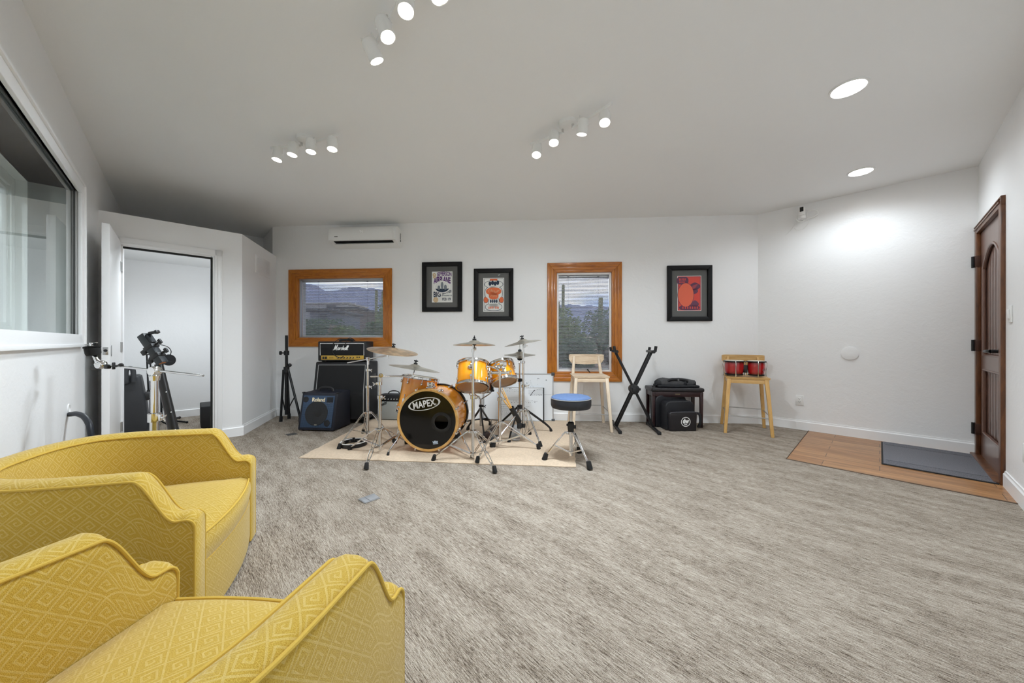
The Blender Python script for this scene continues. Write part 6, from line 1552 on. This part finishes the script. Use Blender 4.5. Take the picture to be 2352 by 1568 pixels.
mb = MB(Mg); mb.tube([(-.09, .23, .392), (-.05, .23, .406), (.0, .23, .407), (.04, .23, .395)], .007, 8, sm=4, flat=2); obj('grab_handle', mb, NYLON, bag)
mb = MB(Mg); mb.tube([(.165, .05, .20), (.215, .03, .19), (.225, .03, .10), (.21, .05, .03)], .008, 8, sm=4, flat=2); obj('side_strap', mb, NYLON, bag)
mb = MB(Mg); mb.tube([(-.15, -.002, .222), (-.02, -.003, .228), (.14, -.002, .225)], .0028, 6, sm=3); obj('zip', mb, plain('grey_zip', (96, 98, 106), .5), bag)
LM = Mg @ Matrix.Translation((.028, -.0185, .112)) ; mb = MB(Mg @ Matrix.Translation((.028, -.003, .112))); mb.torus(axM((0, 0, 0), (0, 1, 0)) @ Matrix.Diagonal((1, 1, .1, 1)), .053, .0035, 40, 6); text(mb, 'dw', .07, Matrix.Translation((0, 0, .006)), depth=.0006, bold=.004, sx=.82); text(mb, 'U.S.A.', .016, Matrix.Translation((0, 0, -.032)), depth=.0006, bold=.0008); obj('logo', mb, PRINTW, bag, smooth=False)
# ================================================================ BEHIND THE ARMCHAIR AND IN THE BOOTH
cG = Vector(((355 - CX) / FPX * 1.86, 1.86, 0)); tG = thing('cymbal_stand', 'empty chrome boom stand rising behind the yellow armchair, no cymbal on it', 'cymbal stand', cG, 0, 'chrome cymbal stands')
tripod(tG, cG, [cG + Vector((.22 * math.cos(R(a)), .22 * math.sin(R(a)), 0)) for a in (95, 203, 338)], .28, .09, .008, zf=.004)
pole(tG, cG + UP * .05, cG + UP * .64, .019); pole(tG, cG + UP * .62, cG + UP * .885, .0155)
clamp(tG, cG + UP * .645, .0185, (1, -.1, 0), .05)
jG = P(355.5, 852, 1.86); tl_, hd_ = P(467, 862.5, 1.84), P(232, 837, 1.88)
mb = MB(); mb.cyl(hd_, tl_, .0062, n=12); obj('boom_arm', mb, CHROME, tG)
mb = MB(); mb.lathe([(0, -.02), (.022, -.02), (.026, -.01), (.026, .01), (.022, .02), (0, .02)], axM(jG, (.1, 1, 0)), 24); mb.lathe([(0, .0), (.02, .005), (.024, .03), (.012, .05), (0, .05)], axM(jG - UP * .055, UP), 18); obj('boom_joint', mb, CHROME, tG)
mb = MB(); mb.lathe([(0, -.016), (.020, -.016), (.024, 0), (.020, .016), (0, .016)], axM(hd_, (0.1, 1, 0)), 22); mb.ball(hd_, (.03, .022, .02), 14); g1 = P(214, 811, 1.88); mb.tube([hd_ + Vector((-.012, 0, .01)), P(222, 826, 1.88), g1], [.013, .010, .008], 12); obj('cymbal_tilter', mb, CHROME, tG)
n_ = (g1 - P(222, 826, 1.88)).normalized(); n_ = (n_ * .4 + UP * .6).normalized()
mb = MB(); mb.lathe([(0, -.012), (.026, -.012), (.030, .0), (.031, .026), (0, .027)], axM(g1 + n_ * .0, n_), 24); mb.lathe([(0, .030), (.033, .030), (.033, .037), (0, .038)], axM(g1, n_), 24); obj('felt_washer', mb, FELT, tG)
mb = MB(); M = axM(g1 + n_ * .045, n_); mb.lathe([(0, -.01), (.008, -.01), (.007, .012), (0, .014)], M, 12)
for s in (-1, 1): mb.tube([M @ Vector((.004 * s, 0, 0)), M @ Vector((.018 * s, 0, .006)), M @ Vector((.03 * s, 0, .008))], [.004, .006, .007], 8, sm=3, flat=.5)
obj('wing_nut', mb, CHROME, tG)
k0 = P(219, 843, 1.90); mb = MB(); mb.lathe([(0, -.014), (.014, -.012), (.014, .01), (0, .014)], axM(k0, (1, .2, 0)), 14); mb.tube([k0, hd_ - UP * .012], .006, 8); mb.box(P(247, 842, 1.87), (.022, .02, .022), .004); mb.box(P(261, 840, 1.87), (.008, .014, .038), .003); mb.ball(P(278, 838, 1.87), (.014, .01, .010), 10); mb.tube([P(261, 841, 1.87), P(278, 839, 1.87)], .006, 8); obj('tilter_knob', mb, BLACKP, tG)

# electric upright bass leaning there, dark neck with side dots
nb = lambda px, py, y=2.10: P(px, py, y)
e0, e1 = nb(364, 836), nb(397, 982); dn_ = (e1 - e0).normalized(); low = e1 + dn_ * ((e1.z - .16) / -dn_.z)
ub = thing('electric_upright_bass', 'slim dark electric upright bass behind the yellow armchair, angular black head', 'instrument', Vector((low.x, low.y, 0)))
mb = MB(); mb.tube([e0, e0.lerp(low, .3), e0.lerp(low, .75), low], [.019, .022, .027, .03], 18); obj('neck', mb, plain('dark_red_brown_neck', (34, 18, 18), .3), ub)
mb = MB(); fx = Vector((.95, -.3, .15)).normalized()
mb.tube([e0 + fx * .006, low + fx * .008], [.018, .026], 14); obj('fingerboard', mb, plain('black_fingerboard', (18, 17, 18), .35), ub)
for f in (.22, .38, .52, .64): mb = MB(); mb.ball(e0.lerp(low, f) + Vector((.021 + .01 * f, -.014, 0)), .0035, 8); obj('side_dot', mb, PRINTW, ub)
mb = MB(); mb.tube([low + dn_ * -.1, low + dn_ * .02], [.05, .04], 16, flat=.6); mb.cyl(low, Vector((low.x, low.y, .004)), .008, n=10); mb.ball(Vector((low.x, low.y, .012)), .012, 10); obj('body_and_endpin', mb, BLACKM, ub)
h0_, h1_ = nb(372, 832), nb(330, 772); hdv = (h1_ - h0_).normalized(); hM = axM((h0_ + h1_) / 2, hdv, (0, 1, 0))
mb = MB(); mb.box(hM.translation, (.042, .044, (h1_ - h0_).length + .02), .006, hM.to_3x3()); mb.box(hM @ Vector((0, -.026, .06)), (.03, .02, .06), .004, hM.to_3x3()); obj('headstock', mb, plain('slate_black', (42, 46, 50), .45), ub)
for z_ in (-.05, .015):
    mb = MB(); mb.box(hM @ Vector((0, 0, z_)), (.05, .06, .026), .006, hM.to_3x3()); mb.cyl(hM @ Vector((0, .045, z_)), hM @ Vector((0, -.055, z_)), .006, n=8); mb.box(hM @ Vector((0, .055, z_)), (.012, .03, .03), .004, hM.to_3x3()); mb.box(hM @ Vector((0, -.062, z_)), (.012, .02, .03), .004, hM.to_3x3()); obj('tuner', mb, BLACKP, ub)
mb = MB(); mb.tube([h1_, nb(338, 768), nb(346, 766)], .006, 8); mb.box(nb(352, 763.5), (.05, .02, .016), .005, (0, R(-10), 0)); mb.box(nb(360, 762), (.02, .024, .02), .004, (0, R(-30), 0)); obj('clip', mb, BLACKP, ub)
mb = MB()
for k in range(3): mb.tube([nb(366 + 3 * k, 836 - k, 2.07), nb(374 + 3 * k, 832, 2.07)], .0022, 6)
obj('copper_strings', mb, plain('copper', (176, 112, 70), .3, .9), ub)

# microphone stand with round pop screen, in the booth
mcb = F(346, 981); ms = thing('microphone_stand', 'black microphone stand with round pop screen inside the booth', 'microphone stand', mcb)
yM = mcb.y
pole(ms, mcb + UP * .06, mcb + UP * .74, .010, 'tube', BLACKM); pole(ms, mcb + UP * .7, P(345, 806, yM), .007, 'tube', BLACKM)
pole(ms, P(337, 813, yM - .02), P(341, 905, yM - .02), .008, 'boom_arm', BLACKM)
mb = MB(); mb.ball(mcb + UP * .14, .035, 12); mb.cyl(mcb + UP * .14, mcb + Vector((-.06, 0, .16)), .01, n=10); mb.ball(mcb + Vector((-.07, 0, .162)), .018, 10); mb.box(P(341, 903, yM - .02), (.026, .026, .08), .006); mb.box(P(340, 814, yM - .02), (.09, .02, .012), .004); mb.box(P(346, 825, yM), (.03, .03, .04), .006); obj('clamp', mb, BLACKP, ms)
for a in (10, 130, 215):
    d = Vector((math.cos(R(a)), math.sin(R(a)), 0)); mb = MB(); mb.cyl(mcb + UP * .13 + d * .02, mcb + d * .2 + UP * .014, .009, n=8); mb.ball(mcb + d * .2 + UP * .014, .014, 8); obj('leg', mb, BLACKM, ms)
dc = P(388, 826.5, yM - .2)
mb = MB(); mb.lathe([(0, -.004), (.064, -.004), (.066, 0), (.064, .004), (0, .004)], axM(dc, (.35, -1, 0)), 32); obj('pop_screen', mb, plain('black_mesh_screen', (26, 26, 28), .8), ms)
mb = MB(); mb.tube([P(350, 800, yM - .05), P(360, 792, yM - .1), P(372, 792, yM - .14), P(386, 797, yM - .18), P(393, 806, yM - .2), P(391, 815, yM - .2)], .0045, 8, sm=5); mb.tube([P(372, 822, yM - .15), P(378, 806, yM - .18)], .01, 8); mb.box(P(378, 807, yM - .18), (.05, .012, .012), .003); obj('gooseneck', mb, BLACKM, ms)
m2 = F(371, 973); m2t = thing('microphone_stand', 'plain black microphone stand deeper in the booth behind the dark instrument neck', 'microphone stand', m2)
pole(m2t, m2 + UP * .03, P(370, 846, m2.y), .011, 'tube', BLACKM); mb = MB(); mb.cyl(P(374, 922, m2.y), P(374, 936, m2.y), .02, n=12); obj('clutch', mb, BLACKP, m2t)
for a in (5, 100, 300):
    d = Vector((math.cos(R(a)), math.sin(R(a)), 0)); mb = MB(); mb.cyl(m2 + UP * .05, m2 + d * .30 + UP * .016, .012, n=8); mb.ball(m2 + d * .30 + UP * .016, .016, 8); obj('leg', mb, BLACKM, m2t)
# moulded case standing on end
cs = P(309, 930, 3.98); cs.z = 0; cst = thing('instrument_case', 'black moulded instrument case with loop handle standing in the booth', 'case', cs)
uA = -A; Mc = Matrix(((B.x, A.x, 0, cs.x), (B.y, A.y, 0, cs.y), (0, 0, 1, 0), (0, 0, 0, 1)))
prf = [(-.15, .0), (.115, .0), (.12, .10), (.10, .34), (.07, .56), (.055, .655), (.03, .672), (-.15, .665)]
mb = MB(Mc); soft(mb, prf, -.13, .13, .03); obj('shell', mb, plain('charcoal_moulding', (44, 45, 48), .5), cst)
mb = MB(Mc); mb.tube([(-.045, -.14, .60), (-.05, -.15, .60), (-.055, -.15, .66), (-.05, -.15, .74), (-.02, -.15, .755), (.0, -.15, .72), (.0, -.145, .6)], .022, 10, sm=5); obj('handle', mb, plain('charcoal_handle', (52, 53, 56), .5), cst)
for z_ in (.18, .42): mb = MB(Mc); mb.box((.125 - .12 * (z_ - .18), -.02, z_), (.05, .16, .085), .01); obj('latch', mb, BLACKP, cst)
# black box by the booth door
bx = F(470, 988); bxt = thing('subwoofer', 'plain black speaker box just inside the booth doorway', 'speaker', bx)
Mx = Matrix(((B.x, A.x, 0, bx.x - .06), (B.y, A.y, 0, bx.y + .02), (0, 0, 1, 0), (0, 0, 0, 1)))
mb = MB(Mx); mb.b2((0, .0, .015), (.36, .42, .275), .012, 3); obj('cabinet', mb, TOLEX, bxt)
for x in (.04, .32):
    for y in (.04, .38): mb = MB(Mx); mb.lathe([(0, 0), (.018, 0), (.018, .018), (0, .018)], Matrix.Translation((x, y, 0)), 10); obj('rubber_foot', mb, RUBBER, bxt)

# ================================================================ OUTSIDE THE WINDOWS
DIRT = plain('desert_soil', (148, 128, 108), .95, noise=.25, nscale=2); PAVE = plain('grey_patio', (128, 126, 126), .9, noise=.1, nscale=3)
def gz(x, y):
    return -.14 + max(0, y - 16) * .022 + .12 * math.sin(x * .21 + y * .13) * min(1, max(0, y - 10) / 10)
mb = MB(); nx, ny = 60, 50; vs = []
for j in range(ny + 1):
    y = 5.2 + (j / ny) ** 2.2 * 240
    for i in range(nx + 1): x = (-1 + 2 * i / nx) * (12 + y * .95); vs.append((x, y, gz(x, y)))
mb.add(vs, [[j * (nx + 1) + i, j * (nx + 1) + i + 1, (j + 1) * (nx + 1) + i + 1, (j + 1) * (nx + 1) + i] for j in range(ny) for i in range(nx)])
struct('ground', mb, DIRT, sharp=80)
mb = MB(); mb.b2((-4, 5.15, -.2), (9, 11.5, -.11)); struct('patio_ground', mb, PAVE, smooth=False)
MTN = plain('hazy_mountain', (150, 152, 172), 1.0, noise=.12, nscale=.01)  # distance haze is put into this base colour
def ridge(name, dist, sky):
    """a range of hills: sky lists (bearing, elevation) of its crest"""
    mb = MB(); n = 160; rg = random.Random(5); vs = []; dep = dist * .35
    x0, x1 = sky[0][0], sky[-1][0]
    for i in range(n + 1):
        c = x0 + (x1 - x0) * i / n
        for (a0, e0), (a1, e1) in zip(sky, sky[1:]):
            if a0 <= c <= a1: el = e0 + (e1 - e0) * (c - a0) / (a1 - a0)
        for f, g in ((0, 0), (.35, .5), (1, 1), (2, 0)):
            d = dist + dep * f; vs.append((c * d, d, el * d * g + (rg.uniform(-.004, .004) * dist if g else -8)))
    mb.add(vs, [[i * 4 + k, i * 4 + 4 + k, i * 4 + 5 + k, i * 4 + 1 + k] for i in range(n) for k in range(3)])
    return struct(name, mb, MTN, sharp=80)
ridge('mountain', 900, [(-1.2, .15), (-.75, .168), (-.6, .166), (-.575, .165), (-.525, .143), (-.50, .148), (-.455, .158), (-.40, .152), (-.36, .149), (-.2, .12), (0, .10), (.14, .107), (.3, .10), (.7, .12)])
LEAFG = [mat_leaf('palo_verde_leaves', (104, 122, 66)), mat_leaf('creosote_leaves', (84, 106, 78)), mat_leaf('dry_brush', (138, 124, 108)), mat_leaf('mesquite_leaves', (74, 94, 56))]
def bush(x, y, w_, h_, m, label, n=2600, ls=.05, seed=1):
    rg = random.Random(seed); z0 = gz(x, y); t = thing('desert_bush', label, 'bush', (x, y, z0), 0, 'desert bushes outside')
    mb = MB()
    for k in range(n):
        while True:
            p = Vector((rg.uniform(-1, 1), rg.uniform(-1, 1), rg.uniform(-.2, 1)))
            if p.x ** 2 + p.y ** 2 + (p.z - .2) ** 2 < 1 - .3 * math.sin(5 * p.x + seed) ** 2: break
        c = Vector((x + p.x * w_, y + p.y * w_, z0 + .15 * h_ + max(0, (p.z + .2) / 1.2) * h_ * .85)); u = Vector((rg.gauss(0, 1), rg.gauss(0, 1), rg.gauss(0, 1))).normalized(); v = u.orthogonal().normalized(); s = ls * rg.uniform(.6, 1.5)
        mb.quad(c - u * s - v * s * .5, c + u * s - v * s * .5, c + u * s + v * s * .5, c - u * s + v * s * .5)
    obj('foliage', mb, m, t, smooth=False)
    mb = MB()
    for k in range(7):
        a = rg.uniform(0, 6.28); e = Vector((x + math.cos(a) * w_ * .6, y + math.sin(a) * w_ * .6, z0 + h_ * rg.uniform(.4, .8))); mb.tube([(x, y, z0 - .05), Vector((x, y, z0)).lerp(e, .5) + UP * .15 * h_, e], [.05, .035, .015], 6, sm=2)
    obj('stem', mb, plain('brown_bark', (86, 70, 58), .9), t)
bl = [(2.1, 16, 1.3, 2.7, 0, 'broad pale green bush outside the tall window below the forked cactus'), (4.9, 19, 1.3, 2.9, 1, 'dark green bush in the middle of the tall window view'), (7.4, 23, 1.8, 2.9, 2, 'dry grey brush beside the thick cactus outside the tall window'), (4.5, 14, .8, 1.2, 2, 'low dry bush near the patio edge outside the tall window'), (2.4, 13, .75, 1.3, 1, 'low green bush near the patio edge outside the tall window'), (3.4, 22, 1.2, 2.6, 3, 'olive bush at the back of the tall window view'),
      (-5.1, 13.5, .9, 1.9, 3, 'green bush at the near edge of the wide window view'), (-5.9, 18, 1.3, 3.3, 0, 'tall loose green bush in the wide window view, before the long house'), (-11.2, 21, 1.4, 2.4, 1, 'dull green bush low in the wide window view'), (-9.6, 24.5, 1.0, 2.2, 3, 'olive bush in front of the grey house wall'), (-6.9, 14.5, .8, 1.8, 0, 'pale bush low behind the amplifier head, outside'), (-14.2, 24, 1.4, 2.6, 1, 'dark bush beside the pale house at the wide window'), (-8.4, 17, .8, 1.9, 2, 'dry brown bush low in the wide window view'), (-8.2, 24.5, 1.3, 3.2, 3, 'dense olive bush under the slim cacti at the wide window')]
for k, (x, y, w_, h_, m, lb) in enumerate(bl): bush(x, y, w_, h_, LEAFG[m], lb, seed=k + 2)
CACT = plain('saguaro_skin', (128, 128, 84), .8, noise=.2, nscale=6)
def cactus(px, top_y, Y, r, arms, label):
    x = (px - CX) / FPX * Y; z0 = gz(x, Y) - .1; zt_ = CAMH + (CY - top_y) / FPX * Y
    t = thing('saguaro_cactus', label, 'cactus', (x, Y, z0), 0, 'saguaro cacti outside')
    def col(mb, pts, r_):
        pts, rs = spline([Vector(p) for p in pts], [r_ * .85] + [r_] * (len(pts) - 2) + [r_ * .55], 6)
        mb.tube(pts, rs, 12); mb.ball(pts[-1], r_ * .56, 10)
    mb = MB(); col(mb, [(x, Y, z0), (x, Y, z0 + (zt_ - z0) * .5), (x + .03, Y, zt_ - r), (x + .03, Y, zt_ - r * .4)], r); obj('trunk', mb, CACT, t)
    for dx, za, zb_ in arms: mb = MB(); hh = zt_ - z0; col(mb, [(x, Y, z0 + hh * za), (x + dx * .7, Y, z0 + hh * (za + .02)), (x + dx, Y, z0 + hh * (za + .09)), (x + dx, Y, z0 + hh * zb_)], r * .72); obj('arm', mb, CACT, t)
cactus(1293, 656, 34, .15, [(-.38, .56, .75), (-.2, .5, .58)], 'tall slim forked cactus outside the tall window')
cactus(1379, 683, 27, .17, [(-.52, .42, .66), (.62, .38, .56)], 'thick branching cactus outside the tall window near the frame edge')
cactus(864, 668, 40, .16, [(.5, .4, .7)], 'slim cactus rising beside the long house roof'); cactus(879, 670, 46, .17, [(-.6, .4, .62)], 'cactus with a low arm at the edge of the wide window view')
HW_ = plain('pale_stucco', (196, 190, 182), .9); HG = plain('grey_stucco', (112, 116, 126), .9); HD = plain('dark_opening', (48, 50, 58), .5)
def house(label, x0, x1, y, zt_, dep, m, wins, roof=None):
    z0 = gz((x0 + x1) / 2, y) - .4; t = thing('house', label, 'house', ((x0 + x1) / 2, y, z0), 0, 'houses outside')
    mb = MB(); mb.b2((x0, y, z0), (x1, y + dep, zt_)); obj('walls', mb, m, t, smooth=False)
    mb = MB(); mb.b2((x0 - .25, y - .25, zt_), (x1 + .25, y + dep + .25, zt_ + .28), .02); obj('roof', mb, roof or HW_, t)
    for a, b_, c_, d_ in wins: mb = MB(); mb.b2((a, y - .04, c_), (b_, y + .02, d_)); obj('window', mb, HD, t, smooth=False)
def hx(px, Y): return (px - CX) / FPX * Y
def hz(py, Y): return CAMH + (CY - py) / FPX * Y
house('grey walled house with flat roof in the wide window view', hx(712, 30), hx(757, 30), 30, hz(716, 30), 6, HG, [(hx(735, 30), hx(752, 30), hz(738, 30), hz(722, 30))], HD)
house('long dark house with porch opening in the middle of the wide window view', hx(765, 40), hx(820, 40), 40, hz(711, 40), 7, plain('brown_stucco', (112, 98, 92), .9), [(hx(770, 40), hx(785, 40), hz(722, 40), hz(713, 40)), (hx(792, 40), hx(806, 40), hz(722, 40), hz(713, 40))], HD)
house('pale far house behind the others outside the wide window', hx(700, 62), hx(800, 62), 62, hz(698, 62), 8, plain('pale_stucco', (172, 168, 166), .9), [(hx(750, 62), hx(772, 62), hz(708, 62), hz(701, 62))])
